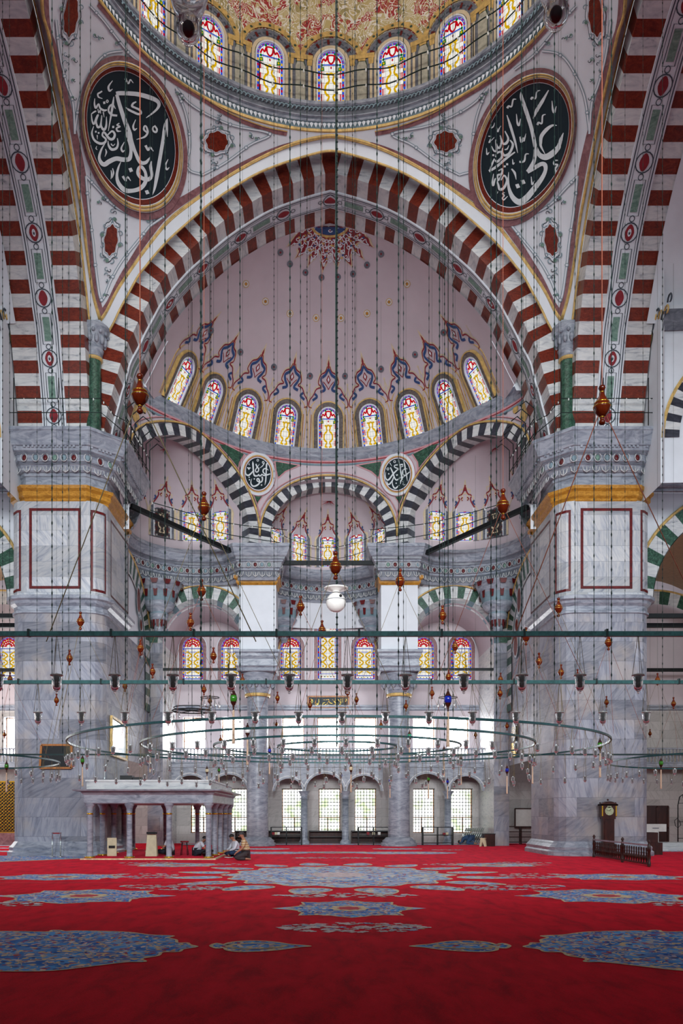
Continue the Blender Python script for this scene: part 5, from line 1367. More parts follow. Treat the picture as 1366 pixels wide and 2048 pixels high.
def roundel(side, e_in, e_fr, strokes, squares, scale, label):
    f = (lambda p: p) if side > 0 else mirx
    def proj(off):
        if side > 0: return lambda x, y: on_sphere(x, y, SPC, SPR-off)
        return lambda x, y: on_sphere(x, y, SPC, SPR-off)
    c = proj(0)(e_in[0], e_in[1])
    root = empty('calligraphy_roundel', (0,0,0), label, 'roundel')
    def disc(e, off, mi, mb):
        rows = [[proj(off)(e[0] + (e[2]*math.cos(a)+e[3]*math.sin(a))*r, e[1] + e[4]*math.sin(a)*r) for a in [2*PI*i/72 for i in range(72)]] for r in (.001,.25,.5,.75,1)]
        mb.grid(rows, mi, True, closed=True)
    mb = MB(); disc(e_in, .10, 0, mb); mb.build('board', m_disc, root)
    mb = MB()
    def E(t): return [e_in[i] + (e_fr[i]-e_in[i])*t for i in range(5)]
    prof = [(0,.10,2),(.0,.14,2),(.05,.15,1),(.42,.16,1),(.45,.2,2),(.52,.2,0),(.62,.26,0),(.72,.2,2),(.76,.2,0),(.86,.24,0),(.95,.18,2),(1.0,.14,2),(1.0,.02,2)]
    rows = []
    for t, off, m in prof:
        e = E(t); rows.append([proj(off)(x, y) for x, y in ell(*e, 72)])
    mb.grid(rows, 0, False, mif=lambda i, j: prof[i][2], closed=True)
    mb.build('round_frame', [m_gold, m_red, m_plasterw], root)
    mb = MB(); e1 = E(1.02); e2 = E(1.52)
    mb.grid([[proj(.06)(x, y) for x, y in ell(*e1, 72)], [proj(.06)(x, y) for x, y in ell(*e2, 72)]], 0, closed=True); mb.build('mauve_border', m_mauve, root)
    mb = MB()
    for pts, ws in strokes: rib_tris(mb, pts, [x/scale for x in ws], proj(.125), 0)
    for x, y in squares:
        s = 31/scale; mb.poly([proj(.125)(x+a*s, y+b*s) for a, b in ((-1,-.62),(.35,-1),(1,.5),(-.35,1))], 0)
    mb.build('lettering', m_letter, root)
    return root
roundel(1, (262,270,85,23,128), (265,273.5,98,27,152), T_LEFT, Q_LEFT, 6.505, 'large round dark board with white calligraphy on the left pendentive')
roundel(-1, (1050,290,83,-29,124), (1047,293,96,-33,147), T_RIGHT, Q_RIGHT, 6.209, 'large round dark board with white calligraphy on the right pendentive')
# small roundels between the arches
def s1(pts): return [(475 + x/18.21, 900 + y/18.21) for x, y in pts]
def s2(pts): return [(755 + x/18.21, 900 + y/18.21) for x, y in pts]
def ringpts(x, y, r): return [(x + r*math.cos(2*PI*i/8), y + r*1.1*math.sin(2*PI*i/8)) for i in range(9)]
T_S1 = [(s1([(1090,470),(1062,520),(1050,650),(1040,900),(1025,1130),(995,1280)]), [20,60,52,44,48,10]),
 (s1([(1132,740),(1050,682),(970,684),(928,750),(950,830),(1030,890)]), [10,46,44,46,44,40]),
 (s1([(1192,870),(1050,912),(950,922),(885,880),(860,922),(805,942),(765,885),(740,932),(640,940),(592,870),(575,700),(562,500),(555,405)]), [40,56,50,30,46,50,26,46,64,54,54,60,10]),
 (s1([(570,750),(500,845),(405,920),(325,898),(296,820),(308,670)]), [24,50,60,54,32,8]),
 (s1([(672,505),(700,590),(770,690),(745,785),(685,800),(652,740),(700,650),(802,508)]), [50,46,44,44,44,40,40,10]),
 (s1([(965,520),(905,462),(925,415),(962,440),(965,500),(890,600),(785,668)]), [20,28,28,28,34,30,8]), (s1(ringpts(740,372,34)), [22]*9),
 (s1([(432,465),(415,525),(448,548)]), [8,28,16]), (s1([(345,650),(390,648),(415,702),(440,648),(492,665)]), [30,40,40,40,14]),
 (s1([(895,970),(910,1075),(872,1160),(800,1165),(720,1125),(712,1060),(760,1045),(803,1130),(790,1215),(700,1290),(580,1320),(502,1250),(488,1150),(526,1040)]), [60,46,48,44,44,42,54,46,52,58,58,48,36,8])]
Q_S1 = s1([(425,992),(437,1085),(612,1052),(876,1275)])
T_S2 = [(s2([(762,315),(768,400),(780,500)]), [30,44,40]), (s2([(822,560),(840,750),(880,950),(892,1050),(850,1130),(830,1240)]), [44,46,54,50,46,20]),
 (s2([(940,375),(990,550),(1030,800),(1060,950),(1088,1140)]), [34,50,44,44,10]), (s2([(770,740),(765,685),(700,660),(622,622),(622,565),(700,545),(935,530),(930,580),(850,625)]), [30,50,46,40,36,46,50,44,14]),
 (s2([(775,680),(680,760),(560,885),(430,1060),(360,1092),(300,1030),(284,920),(306,795)]), [30,50,52,58,52,40,30,8]), (s2([(470,635),(560,830),(600,960),(648,1060),(700,1092),(770,1052),(792,980)]), [40,56,46,46,50,46,14]),
 (s2([(592,980),(542,1110),(450,1230),(390,1252),(344,1180),(338,1125)]), [30,46,54,54,36,10]), (s2([(550,1120),(545,1250),(600,1370),(660,1392),(740,1330),(792,1278)]), [10,38,54,56,50,24]),
 (s2([(1092,690),(1010,682),(930,740),(920,850),(980,930),(1060,890),(1172,795)]), [12,46,46,44,50,50,30]), (s2([(985,935),(920,1000),(835,1012)]), [44,46,60]),
 (s2(ringpts(625,425,36)), [24]*9), (s2(ringpts(378,690,36)), [24]*9), (s2([(448,468),(522,590)]), [34,12]), (s2([(678,880),(702,940),(722,885),(745,930),(776,870)]), [20,22,20,22,8]), (s2([(972,1128),(922,1150),(952,1190),(930,1240),(960,1276),(1020,1240)]), [12,26,24,28,28,8])]
Q_S2 = s2([(410,868),(680,1210)])
def on_cyl(off):
    def pr(x, y):
        o, dv = ray(x, y); oc = Vector((o.x, o.y-SDY)); r = CYL-off
        A = dv.x**2 + 1; B = 2*(oc.x*dv.x + oc.y); Cc = oc.length_squared - r*r
        t = (-B + math.sqrt(max(B*B-4*A*Cc, 0)))/(2*A); return o + dv*t
    return pr
for e, st, sq, lab in (((516,947.5,25.6,1,32), T_S1, Q_S1, 'small round dark calligraphy board between the left and middle black striped arches'), ((794.5,948.5,25.6,-1,31.5), T_S2, Q_S2, 'small round dark calligraphy board between the middle and right black striped arches')):
    root = empty('calligraphy_roundel', (0,0,0), lab, 'roundel', 'small roundels under the half dome' if False else None)
    E = lambda k: (e[0], e[1], e[2]*k, e[3]*k, e[4]*k)
    mb = MB(); mb.grid([[on_cyl(.09)(x, y) for x, y in ell(*E(r), 40)] for r in (.001,.5,1)], 0, closed=True); mb.build('board', m_disc, root)
    mb = MB(); pf = [(1,.09,1),(1.0,.12,1),(1.06,.13,2),(1.1,.13,0),(1.18,.14,1),(1.24,.12,1),(1.36,.10,3),(1.42,.05,3)]
    mb.grid([[on_cyl(o)(x, y) for x, y in ell(*E(k), 40)] for k, o, m in pf], 0, False, mif=lambda i, j: pf[i][2], closed=True); mb.build('round_frame', [m_gold, m_plasterw, m_redp, m_pink], root)
    mb = MB()
    for pts, ws in st: rib_tris(mb, pts, [w_/18.21 for w_ in ws], on_cyl(.105), 0, 5)
    for x, y in sq: s = 1.75; mb.poly([on_cyl(.105)(x, y-s), on_cyl(.105)(x+s, y), on_cyl(.105)(x, y+s), on_cyl(.105)(x-s, y)], 0)
    mb.build('lettering', m_letter, root)
# long gilt panel on the far wall
root = empty('calligraphy_plaque', (0,0,0), 'long framed black plaque of gold calligraphy over the middle windows', 'plaque')
pw = lambda x, y, d=0: P(606 + x/13.66, 1384 + y/13.66, WY - .1 - d)
mb = MB(); q = [pw(140,125), pw(1245,125), pw(1245,420), pw(140,420)]; mb.prism(q, (0,.08,0)); mb.build('board', m_disc, root)
mb = MB()
for a, b in ((q[0],q[1]),(q[1],q[2]),(q[2],q[3]),(q[3],q[0])): mb.bar(a, b, .09)
mb.build('frame', m_woodlt, root)
mb = MB(); pp = lambda x, y: pw(x, y, .02)
for pts, ws in (([(432,185),(432,270),(430,320)],[20,26,10]), ([(885,180),(885,280),(870,310)],[16,22,10]), ([(800,200),(850,260),(900,310),(860,350),(800,340)],[16,22,24,20,10]), ([(950,200),(990,250),(1030,300)],[20,22,10]), ([(1035,180),(1035,300),(1010,340),(960,300)],[18,24,20,10]), ([(1085,180),(1085,300)],[22,16]), ([(1130,200),(1180,190),(1190,240),(1140,260),(1150,340)],[26,30,26,20,18]), ([(215,190),(260,230),(260,290),(220,280),(230,230)],[30,34,30,24,20]), ([(470,350),(520,370),(545,310),(570,295),(620,295)],[14,20,18,22,20]), ([(590,350),(650,330),(690,270),(720,260),(740,300),(790,310)],[14,22,22,22,26,20]), ([(640,300),(690,350),(720,365)],[14,22,10]), ([(350,220),(330,280),(350,350),(380,340),(385,290),(405,350),(415,300)],[12,18,22,16,12,20,12]), ([(540,200),(600,220),(680,200),(720,230)],[10,12,12,8])):
    rib_tris(mb, pts, [w_*1.3/13.66 for w_ in ws], pp, 0, 5)
mb.build('lettering', m_brass, root)
# ---------------------------------------------------------------- painted ornament inside the half dome
od = MB()
def sdp(th, H, off): return sd(th, H, off)
def sd_px(x, y, off=.04):                     # photograph -> half dome surface
    lo, hi = SDY + .02, 44.4; o, dv = ray(x, y)
    def g(Y):
        p = o + dv*Y; H = p.z - H0; return math.hypot(p.x, p.y-SDY) - (sd_r(H) - off)
    a = None; prev = lo
    for i in range(1, 90):
        Y = lo + (hi-lo)*i/89
        if g(Y) > 0:
            a, b = prev, Y
            for _ in range(18):
                m = (a+b)/2
                if g(m) > 0: b = m
                else: a = m
            return o + dv*a
        prev = Y
    return o + dv*hi
def opoly(pts, mi, off, cen=None):
    v = [sd_px(x, y, off) for x, y in pts]; n = len(v)
    cx, cy0 = cen or (sum(p[0] for p in pts)/n, sum(p[1] for p in pts)/n)
    od.add([sd_px(cx, cy0, off)] + v, [(0, 1+i, 1+(i+1) % n) for i in range(n)], mi)
def otess(pts, mi, off):
    y0, y1 = min(p[1] for p in pts), max(p[1] for p in pts); st = 1.6; n = len(pts); y = y0
    def cuts(yy):
        xs = []
        for i in range(n):
            (ax, ay), (bx, by) = pts[i], pts[(i+1) % n]
            if (ay <= yy) != (by <= yy): xs.append(ax + (bx-ax)*(yy-ay)/(by-ay))
        return sorted(xs)
    while y < y1:
        xs = cuts(y + st/2)
        for i in range(0, len(xs)-1, 2):
            k = max(1, int((xs[i+1]-xs[i])/9))
            for j in range(k):
                xa, xb = xs[i] + (xs[i+1]-xs[i])*j/k, xs[i] + (xs[i+1]-xs[i])*(j+1)/k
                od.poly([sd_px(xa, y, off), sd_px(xb, y, off), sd_px(xb, y+st, off), sd_px(xa, y+st, off)], mi)
        y += st
def orib(pts, w, mi, off, close=False):
    for q in ribbon2(pts, w, close): od.poly([sd_px(x, y, off) for x, y in q], mi)
# lace star hanging from the crown
cx_, cy_0 = 660, 455
_st = [(5,405),(40,375),(110,375),(160,330),(170,300),(205,290),(215,360),(195,400),(160,430),(175,470),(150,530),(120,580),(160,545),(230,520),(265,460),(290,430),(350,430),(385,460),(370,500),(330,530),(335,590),(320,690),(350,640),(400,590),(440,560),(450,480),(470,450),(495,500),(510,530),(500,590),(515,650),(540,760),(565,690),(600,640),(615,580),(600,540),(650,500),(670,500),(690,540),(700,620),(740,690),(755,745),(765,680),(795,600),(790,550),(760,510),(790,480),(850,500),(870,560),(880,600),(930,650),(970,680),(965,600),(955,540),(970,470),(985,400),(1010,430),(1030,490),(1080,530),(1150,580),(1120,520),(1110,450),(1060,400),(1050,350),(1100,320),(1140,310),(1170,350),(1230,380),(1295,400),(1260,360),(1230,270),(1180,240),(1150,190),(1000,130),(850,90),(400,90),(330,130),(180,170)]
_st = [(570 + x/7.19, max(440 + y/7.19, 452)) for x, y in _st]
_st = sm2(_st, 3, True); otess(_st, 5, .06)
o1 = [(x+(cx_-x)*.055, y+(cy_0-y)*.055) for x, y in _st]; otess(o1, 1, .075)
for k_, (f1, w_) in enumerate(((.14, 1.5), (.34, 1.4), (.52, 1.3))):
    q = [(x+(cx_-x)*f1, y+(cy_0-y)*f1) for x, y in _st[:-24]]; orib(q, w_, 2, .09)
for i in range(0, 13):                       # pale scroll work with blue and gold eyes
    a = PI*(i+.5)/13
    for r in (.34,.5,.66,.82):
        x, y = cx_ + 84*r*math.cos(a), cy_0 + 80*r*math.sin(a)
        if y < 456: continue
        fl_ = 1 if (i+int(r*10)) % 2 else -1
        orib([(x + fl_*(5-.5*j)*math.cos(j*.75), y + (5-.5*j)*math.sin(j*.75)) for j in range(9)], 1.7, 2, .10)
        opoly([(x+7*math.sin(a)*fl_+2.6*math.cos(b), y-3+2.2*math.sin(b)) for b in [k*PI/3 for k in range(6)]], (3, 4, 6)[(i+int(r*10)) % 3], .098)
for t in (0, 11, 21, 31, 41, 51, 61, 71):
    x, y = _st[t*3]; x, y = x+(cx_-x)*.2, y+(cy_0-y)*.2
    opoly([(x+(4.2 if k % 2 == 0 else 1.4)*math.cos(k*PI/4), y+(4.2 if k % 2 == 0 else 1.4)*math.sin(k*PI/4)) for k in range(8)], 2, .10)
orib([(cx_ + 35*math.cos(R(a)), 453 + 20*math.sin(R(a))) for a in range(4, 177, 8)], 4.5, 4, .11)
opoly([(cx_ + 32*math.cos(R(a)), 453 + 17*math.sin(R(a))) for a in range(2, 179, 8)], 3, .10, (cx_, 459))
for x, y in ((643,458),(660,461),(677,458)): orib([(x + (5-.5*j)*math.cos(j*.75), y + (4.4-.45*j)*math.sin(j*.75)) for j in range(9)], 1.8, 2, .12); opoly([(x+1.8*math.cos(b), y+1.8*math.sin(b)) for b in [k*PI/3 for k in range(6)]], 1, .12)
# stars: gilt ones and grey iron bosses (chain anchors)
for x, y in ((492,568),(531,603),(580,627),(632,636),(682,636),(734,627),(778,604),(814,568)):
    opoly([(x+6.6*math.cos(b), y+7.6*math.sin(b)) for b in [k*PI/8 for k in range(16)]], 4, .03); opoly([(x+5.2*math.cos(b), y+6.2*math.sin(b)) for b in [k*PI/8 for k in range(16)]], 2, .04)
    opoly([(x+(4.8 if k % 2 else 2.2)*math.cos(k*PI/8), y+(5.6 if k % 2 else 2.6)*math.sin(k*PI/8)) for k in range(16)], 6, .05)
# palmette crest above each window and the small arches between
for i in range(-4, 5):
    th0 = R(17.75*i); S_ = lambda u, v, off: sd(th0 + u/6.9, 19.25 + v*.93, off)
    def cp(pts, mi, off):
        v = [S_(x, z, off) for x, z in pts]; n = len(v); cxx, czz = sum(p[0] for p in pts)/n, sum(p[1] for p in pts)/n
        od.add([S_(cxx, czz, off)]+v, [(0,1+k,1+(k+1) % n) for k in range(n)], mi)
    def cl(pts, w, mi, off, close=False):
        for q in ribbon2(pts, w, close): od.poly([S_(x, z, off) for x, z in q], mi)
    for e in (-1, 1):
        sh = sm2([(e*.08,3.72),(e*.22,3.52),(e*.5,3.4),(e*.62,3.1),(e*.45,2.95),(e*.72,2.86),(e*.9,2.6),(e*1.08,2.4),(e*1.1,2.16),(e*.93,2.1)], 5)
        cl(sh, .05, 5, .03); cl([(x*.93, z-.06) for x, z in sh], .05, 1, .035)
        cl(sm2([(0,3.58),(e*.18,3.36),(e*.42,3.22),(e*.36,3.02),(e*.2,2.8),(e*.45,2.7)]), .11, 3, .04)
        cl(sm2([(e*.75,2.62),(e*.62,2.5),(e*.85,2.35)]), .10, 3, .04); cl(sm2([(e*.92,2.5),(e*1.02,2.7),(e*1.1,3.0)]), .05, 5, .03)
        cl(sm2([(e*.3,3.1),(e*.12,2.95),(0,2.8)]), .035, 1, .045)
        # little arch between two windows
        ar = [(e*(1.1 - .29), 0), (e*(1.1-.29), 1.75)] + [(e*1.1 + .29*math.cos(a)*-e, 1.75 + .36*math.sin(a)) for a in [PI*k/10 for k in range(6)]]
        cl(ar, .045, 5, .03); cl([(x+e*.06, z) for x, z in ar[:2]], .04, 6, .03)
    cp([(0,3.0),(.13,3.17),(0,3.36),(-.13,3.17)], 1, .04); cp([(0,3.08),(.06,3.17),(0,3.28),(-.06,3.17)], 2, .05)
    cp([(-.1,3.55),(0,3.42),(.1,3.55),(.12,3.75),(0,4.1),(-.12,3.75)], 5, .03); cp([(-.05,3.62),(0,3.55),(.05,3.62),(.06,3.75),(0,3.9),(-.06,3.75)], 1, .04)
for x, y in ((422,661),(481,704),(548,734),(620,752),(690,752),(762,738),(830,709),(887,665),(561,505),(580,528),(611,545),(643,555),(676,554),(706,548),(734,530),(762,508)):
    opoly([(x+6*math.cos(b), y+7*math.sin(b)) for b in [k*PI/6 for k in range(12)]], 7, .06); opoly([(x+2*math.cos(b), y+2.3*math.sin(b)) for b in [k*PI/4 for k in range(8)]], 1, .07)
od.build('painted_ornament', [m_cream, m_redp, m_plasterw, m_blue, m_gold, m_cream, m_ochre, m_greydk], semi)
# palmettes above the windows of the small half domes
for i in range(3):
    od2 = MB(); c, r0, az = APSES[i]
    angs = [54,27,0,-27,-54] if i == 0 else ([-3,-28,-53,-77] if i == 1 else [3,28,53,77])
    h0 = 13.95 if i == 0 else 14.25
    for a in angs:
        S_ = lambda u, v, off: ap(i, R(a) + u/3.5, h0 + 1.75 + v, off)
        for e in (-1, 1):
            for pts, w_, mi in (([(e*.66,-.75),(e*.74,-.4),(e*.6,-.1),(e*.42,.18),(e*.46,.42),(e*.26,.5),(e*.3,.75),(e*.1,.8),(0,1.15)], .05, 1), ([(e*.5,-.05),(e*.3,.3),(e*.34,.5),(e*.14,.6),(0,.95)], .07, 0), ([(e*.5,.05),(e*.42,.2),(e*.5,.28)], .1, 2), ([(e*.2,.3),(e*.1,.42),(e*.16,.55),(0,.62)], .06, 1), ([(e*.12,.3),(e*.2,.36),(e*.12,.44)], .07, 0)):
                for q in ribbon2(sm2(pts, 4), w_): od2.poly([S_(x, z, .04) for x, z in q], mi)
        for q in ribbon2([(-.06,.78),(.06,.78)], .16): od2.poly([S_(x, z, .05) for x, z in q], 0)
    od2.build('painted_palmettes', [m_redp, m_cream, m_blue], AP_OBJ[i])
# ---------------------------------------------------------------- carpet
XC = 0.1
cp_ = MB(); cp_.box(-22, 22, -2, 47.3, -.02, 0, 0)
def fl(pts, mi, z): 
    v = [G(x, y) for x, y in pts]
    for p in v: p.z = z
    return v
def star_fan(v, mi, z):
    n = len(v); c = sum(v, Vector())/n; c.z = z
    cp_.add([c] + v, [(0, 1+i, 1+(i+1) % n) for i in range(n)], mi)
def mirc(p): return Vector((2*XC - p.x, p.y, p.z))
def patch(px, mi, mir=True, edge=.04, close=True, z=.003):
    v = [G(x, y, 0) for x, y in px]
    v = [p for p in cr(v, 4, True)]
    for f in ((lambda p: p), mirc) if mir else ((lambda p: p),):
        w = [f(p) for p in v]
        for p in w: p.z = z
        star_fan(w, mi, z)
        for q in ribbon2([(p.x, p.y) for p in w], edge, True): cp_.poly([(x, y, z+.002) for x, y in q], 3)
rnd = random.Random(3); ZS = [0]
def spray(cx, cy, w, h, n, mir=True, ang=0.0, mi=4):
    """loose branch of little pale blossoms, metres on the floor"""
    for i in range(n):
        t = rnd.uniform(-1, 1); e = math.sqrt(max(1-t*t, 0))
        x = t*w/2; y = rnd.uniform(-1, 1)*e*h/2; 
        x, y = x*math.cos(ang)-y*math.sin(ang), x*math.sin(ang)+y*math.cos(ang)
        r = rnd.uniform(.05, .11); k = rnd.choice((4, 5, 6)); a0 = rnd.random()*6
        pts = [(r*(1 if j % 2 else .6)*math.cos(a0+PI*j/k), r*(1 if j % 2 else .6)*math.sin(a0+PI*j/k)) for j in range(2*k)]
        m = mi if rnd.random() < .78 else 2
        for f in (1, -1) if mir else (1,):
            xx = x + cx if f > 0 else 2*XC - (x + cx)
            ZS[0] += 1; cp_.poly([(xx+f*a, cy+y+b, .004+(ZS[0] % 400)*1.2e-5) for a, b in (pts if f > 0 else pts[::-1])], m)
# big blue field medallions left and right in the foreground
patch([(-330,1905),(-250,1880),(-120,1868),(0,1863),(90,1864),(104,1861),(120,1861),(130,1863),(150,1862),(215,1863),(260,1865),(300,1870),(346,1872),(336,1876),(352,1880),(355,1886),(374,1886),(380,1890),(394,1894),(366,1899),(358,1904),(325,1905),(316,1912),(284,1918),(290,1924),(250,1925),(175,1934),(100,1942),(0,1943),(-140,1940),(-260,1928)], 1)
patch([(422,1892),(434,1887),(446,1890),(458,1886),(480,1883),(510,1882),(545,1884),(580,1889),(605,1891),(620,1893),(595,1895),(560,1900),(520,1903),(480,1904),(455,1901),(448,1896),(434,1897)], 1, edge=.05)
patch([(450,1893),(480,1888),(510,1886),(550,1889),(575,1892),(550,1897),(510,1899),(480,1899)], 3, edge=.02, z=.004); patch([(462,1893),(490,1889),(512,1888),(545,1890),(565,1892),(545,1896),(510,1898),(484,1898)], 1, edge=.02, z=.006)
def star(cx, cy, w, h, mi=1, mi2=None):
    pts = []
    for i in range(48):
        a = 2*PI*i/48; k = 1 + .10*math.cos(8*a) + .05*math.cos(16*a)
        x = w/2*math.copysign(abs(math.cos(a))**.75, math.cos(a))*k; y = h/2*math.copysign(abs(math.sin(a))**.75, math.sin(a))*k
        pts.append((x, y))
    for f in (1, -1) if abs(cx-XC) > .1 else (1,):
        c = cx if f > 0 else 2*XC-cx
        v = [Vector((c+x, cy+y, .003)) for x, y in pts]; star_fan(v, mi, .003)
        for q in ribbon2([(p.x, p.y) for p in v], .05, True): cp_.poly([(x, y, .005) for x, y in q], 3)
        v = [Vector((c+x*.72, cy+y*.72, .005)) for x, y in pts]
        for q in ribbon2([(p.x, p.y) for p in v], .04, True): cp_.poly([(x, y, .005) for x, y in q], 4)
        v = [Vector((c+x*.34, cy+y*.34, .005)) for x, y in pts]; star_fan(v, 3, .005)
        v = [Vector((c+x*.2, cy+y*.2, .007)) for x, y in pts]; star_fan(v, 5, .007)
        for e in (-1, 1):                     # pendants at the ends
            v = [Vector((c + e*(w*.5 + .02 + a), cy + b, .004)) for a, b in ((0,.12*h),(.12*w,.05*h),(.2*w,0),(.12*w,-.05*h),(0,-.12*h))]; star_fan(v if e > 0 else v[::-1], 2, .004)
p = G(697, 1817); star(XC, p.y, 1.95, 2.3)
spray(XC, G(0,1855).y, 2.2, 1.1, 150, False); spray(XC, G(0,1791).y, 2.9, .9, 110, False)
p = G(168, 1792); star(p.x, p.y, 2.7, 2.6)
p = G(120, 1754); star(p.x, p.y, 2.9, 2.0)
p = G(350, 1775); spray(p.x, p.y, 2.7, 1.3, 110, True, -.3); p = G(282, 1752); spray(p.x, p.y, 2.0, 2.0, 100, True, .5)
p = G(10, 1810); spray(p.x, p.y, 1.4, .9, 40)
# great central medallion
p = G(683, 1750); cy_m = p.y
pts = []
for i in range(96):
    a = 2*PI*i/96; k = 1 + .06*math.cos(16*a) + .04*abs(math.cos(4*a)); pts.append((XC+2.95*k*math.cos(a), cy_m + 3.6*k*math.sin(a)))
v = [Vector((x, y, .003)) for x, y in pts]; star_fan(v, 2, .003)
for q in ribbon2([(p.x, p.y) for p in v], .07, True): cp_.poly([(x, y, .006) for x, y in q], 3)
v = [Vector((XC+(x-XC)*.6, cy_m+(y-cy_m)*.6, .005)) for x, y in pts]; star_fan(v, 1, .005)
v = [Vector((XC+(x-XC)*.55, cy_m+(y-cy_m)*.55, .007)) for x, y in pts]; star_fan(v, 2, .007)
v = [Vector((XC+(x-XC)*.25, cy_m+(y-cy_m)*.25, .009)) for x, y in pts]; star_fan(v, 4, .009)
for i in range(16):
    a = 2*PI*(i+.5)/16; c = Vector((XC+3.95*math.cos(a), cy_m+4.85*math.sin(a), 0)); d = Vector((math.cos(a), math.sin(a), 0)); t = Vector((-d.y, d.x, 0))
    v = [c + d*(.75*math.cos(b)) + t*(.36*math.sin(b)*(1.2-.5*math.cos(b))) for b in [2*PI*j/20 for j in range(20)]]
    for q in v: q.z = .003
    star_fan(v, 2, .003)
    for q in ribbon2([(p.x, p.y) for p in v], .05, True): cp_.poly([(x, y, .005) for x, y in q], 3)
# further rows towards the far wall
for (x, y, w, h, kind) in ((355,1730,2.6,1.8,'s'),(430,1729,2.4,.9,'p'),(665,1716,3,1.2,'p'),(665,1705,3.4,1.6,'s'),(520,1706,4.5,2.2,'e'),(530,1698,2.4,1.6,'e'),(300,1726,2,1.2,'p'),(430,1700,1.5,1.2,'p')):
    p = G(x, y)
    if kind == 's': star(p.x if abs(p.x-XC) > .5 else XC, p.y, w, h, 2)
    elif kind == 'p': spray(p.x, p.y, w, h, 60)
    else:
        for c in (p.x, 2*XC-p.x):
            v = [Vector((c+w/2*math.cos(b), p.y+h/2*math.sin(b)*(1+.1*math.cos(6*b)), .0062)) for b in [2*PI*j/30 for j in range(30)]]; star_fan(v, 2, .0062)
# pale border along the back and beside the piers, seam across the hall
cp_.poly([(-8,44.6,.003),(8.5,44.6,.003),(8.5,46.6,.003),(-8,46.6,.003)], 2)
for sg in (1, -1):
    v = [Vector((sg*x, y, .003)) for x, y in ((-22,20.5),(-13.2,27.6),(-9.3,31.2),(-9.3,33.2),(-13.2,33.2),(-22,33.2))]; v = v if sg > 0 else v[::-1]
    if sg > 0:
        cp_.poly(v, 1)
        for q in ribbon2([(p.x, p.y) for p in v[:3]], .22): cp_.poly([(x, y, .005) for x, y in q], 3)
    else:
        for (x, y, w, h) in ((15.2, 29.2, 5.5, 3.0), (17.0, 37.5, 5.5, 1.6), (16, 42, 6, 1.6)): cp_.poly([(x-w/2,y-h/2,.003),(x+w/2,y-h/2,.003),(x+w/2+.6,y+h/2,.003),(x-w/2+.6,y+h/2,.003)], 1 if y < 35 else 2)
for (y, h) in ((36.5,1.2),(40,1.0),(43,1.0)): cp_.poly([(-22,y,.003),(-13,y,.003),(-13,y+h,.003),(-22,y+h,.003)], 2)
ys = G(0, 1766).y; cp_.poly([(-14,ys-.03,.004),(14,ys-.03,.004),(14,ys+.03,.004),(-14,ys+.03,.004)], 5)
cp_.build('carpet', [m_carpet, m_carpetb, m_carpetp, m_carpetl, m_carpetw, plain('seam_pile', (196,60,70), .95)], None, 'crimson wall-to-wall carpet with blue floral medallions', 'carpet')
# ---------------------------------------------------------------- raised marble platform on the left
MY, ML, MR, MB_ = 30.5, -8.93, -4.55, 37.5
plat = empty('marble_platform', (ML, MY, 0), 'marble columned platform standing against the left pier', 'platform')
def loc(mb): mb.xf(Matrix.Translation((-ML, -MY, 0))); return mb
a, b, c, d = ML-.3, MR+.3, MY-.3, MB_+.3
mb = MB(); mb.box(ML-.22, MR+.22, MY-.22, MB_+.22, 2.07, 2.2)
rect = [(ML-.16,MB_+.16),(ML-.16,MY-.16),(MR+.16,MY-.16),(MR+.16,MB_+.16)]
mb = MB(); mb.box(ML-.16, MR+.16, MY-.16, MB_+.16, 2.07, 2.36)
mb.sweep(rect, [(0,2.07),(.02,2.1),(.02,2.38),(.06,2.42),(.1,2.46),(.1,2.49),(.34,2.53),(.36,2.58),(0,2.6)], 1); loc(mb).build('entablature', m_grey, plat)
mb = MB()
for (x0,x1,y0,y1) in ((ML-.1,MR+.1,MY-.1,MY+.05),(MR-.05,MR+.1,MY+.05,MB_+.1),(ML-.1,ML+.05,MY+.05,MB_+.1)): mb.box(x0,x1,y0,y1,2.6,2.9)
rect2 = [(ML-.1,MB_+.1),(ML-.1,MY-.1),(MR+.1,MY-.1),(MR+.1,MB_+.1)]
mb.sweep(rect2, [(0,2.86),(.04,2.88),(.04,2.94),(-.18,2.95)], 1); mb.box(ML, MR, MY, MB_, 2.55, 2.6); loc(mb).build('parapet', m_white, plat)
mb = MB(); mb.box(ML-.3, MR+.3, MY-.25, MB_, -.01, .05); loc(mb).build('step', m_carpetl, plat)
mb = MB(); mb.box(ML-.2, MR+.2, MY-.15, MB_, .05, .062); loc(mb).build('carpet_floor', m_carpet, plat)
cols = [(ML + (MR-ML)*i/3, MY) for i in range(4)] + [(MR, MY + 1.75*i) for i in range(1, 5)] + [(ML, MY+1.75*i) for i in range(1, 4)] + [(ML + (MR-ML)*i/3, MB_) for i in range(0, 3)]
cm_ = MB(); cm_.lathe([(.13,.05),(.13,.1),(.112,.14),(.105,.2),(.1,1.75),(.112,1.78),(.106,1.84),(.12,1.9),(.15,1.97),(.19,2.03),(.19,2.07)], (0,0,0), 18); cme = cm_.mesh('column', m_grey)
br = MB(); br.lathe([(.1,1.66),(.114,1.67),(.114,1.71),(.1,1.72)], (0,0,0), 18); bre = br.mesh('brass_ring', m_brass)
ft = MB(); ft.lathe([(.19,.06),(.2,.08),(.19,.11),(.14,.12)], (0,0,0), 16)
fte = ft.mesh('brass_base', m_brass)
for x, y in cols:
    o = link_mesh('column', cme, plat, Matrix.Translation((x-ML, y-MY, 0))); link_mesh('brass_ring', bre, o); link_mesh('brass_base', fte, o)
# ---------------------------------------------------------------- furniture and people
def T(name, px, py, label, cat, group=None, z=0.0, rz=0.0):
    p = G(px, py, z); return empty(name, p, label, cat, group, None, rz)
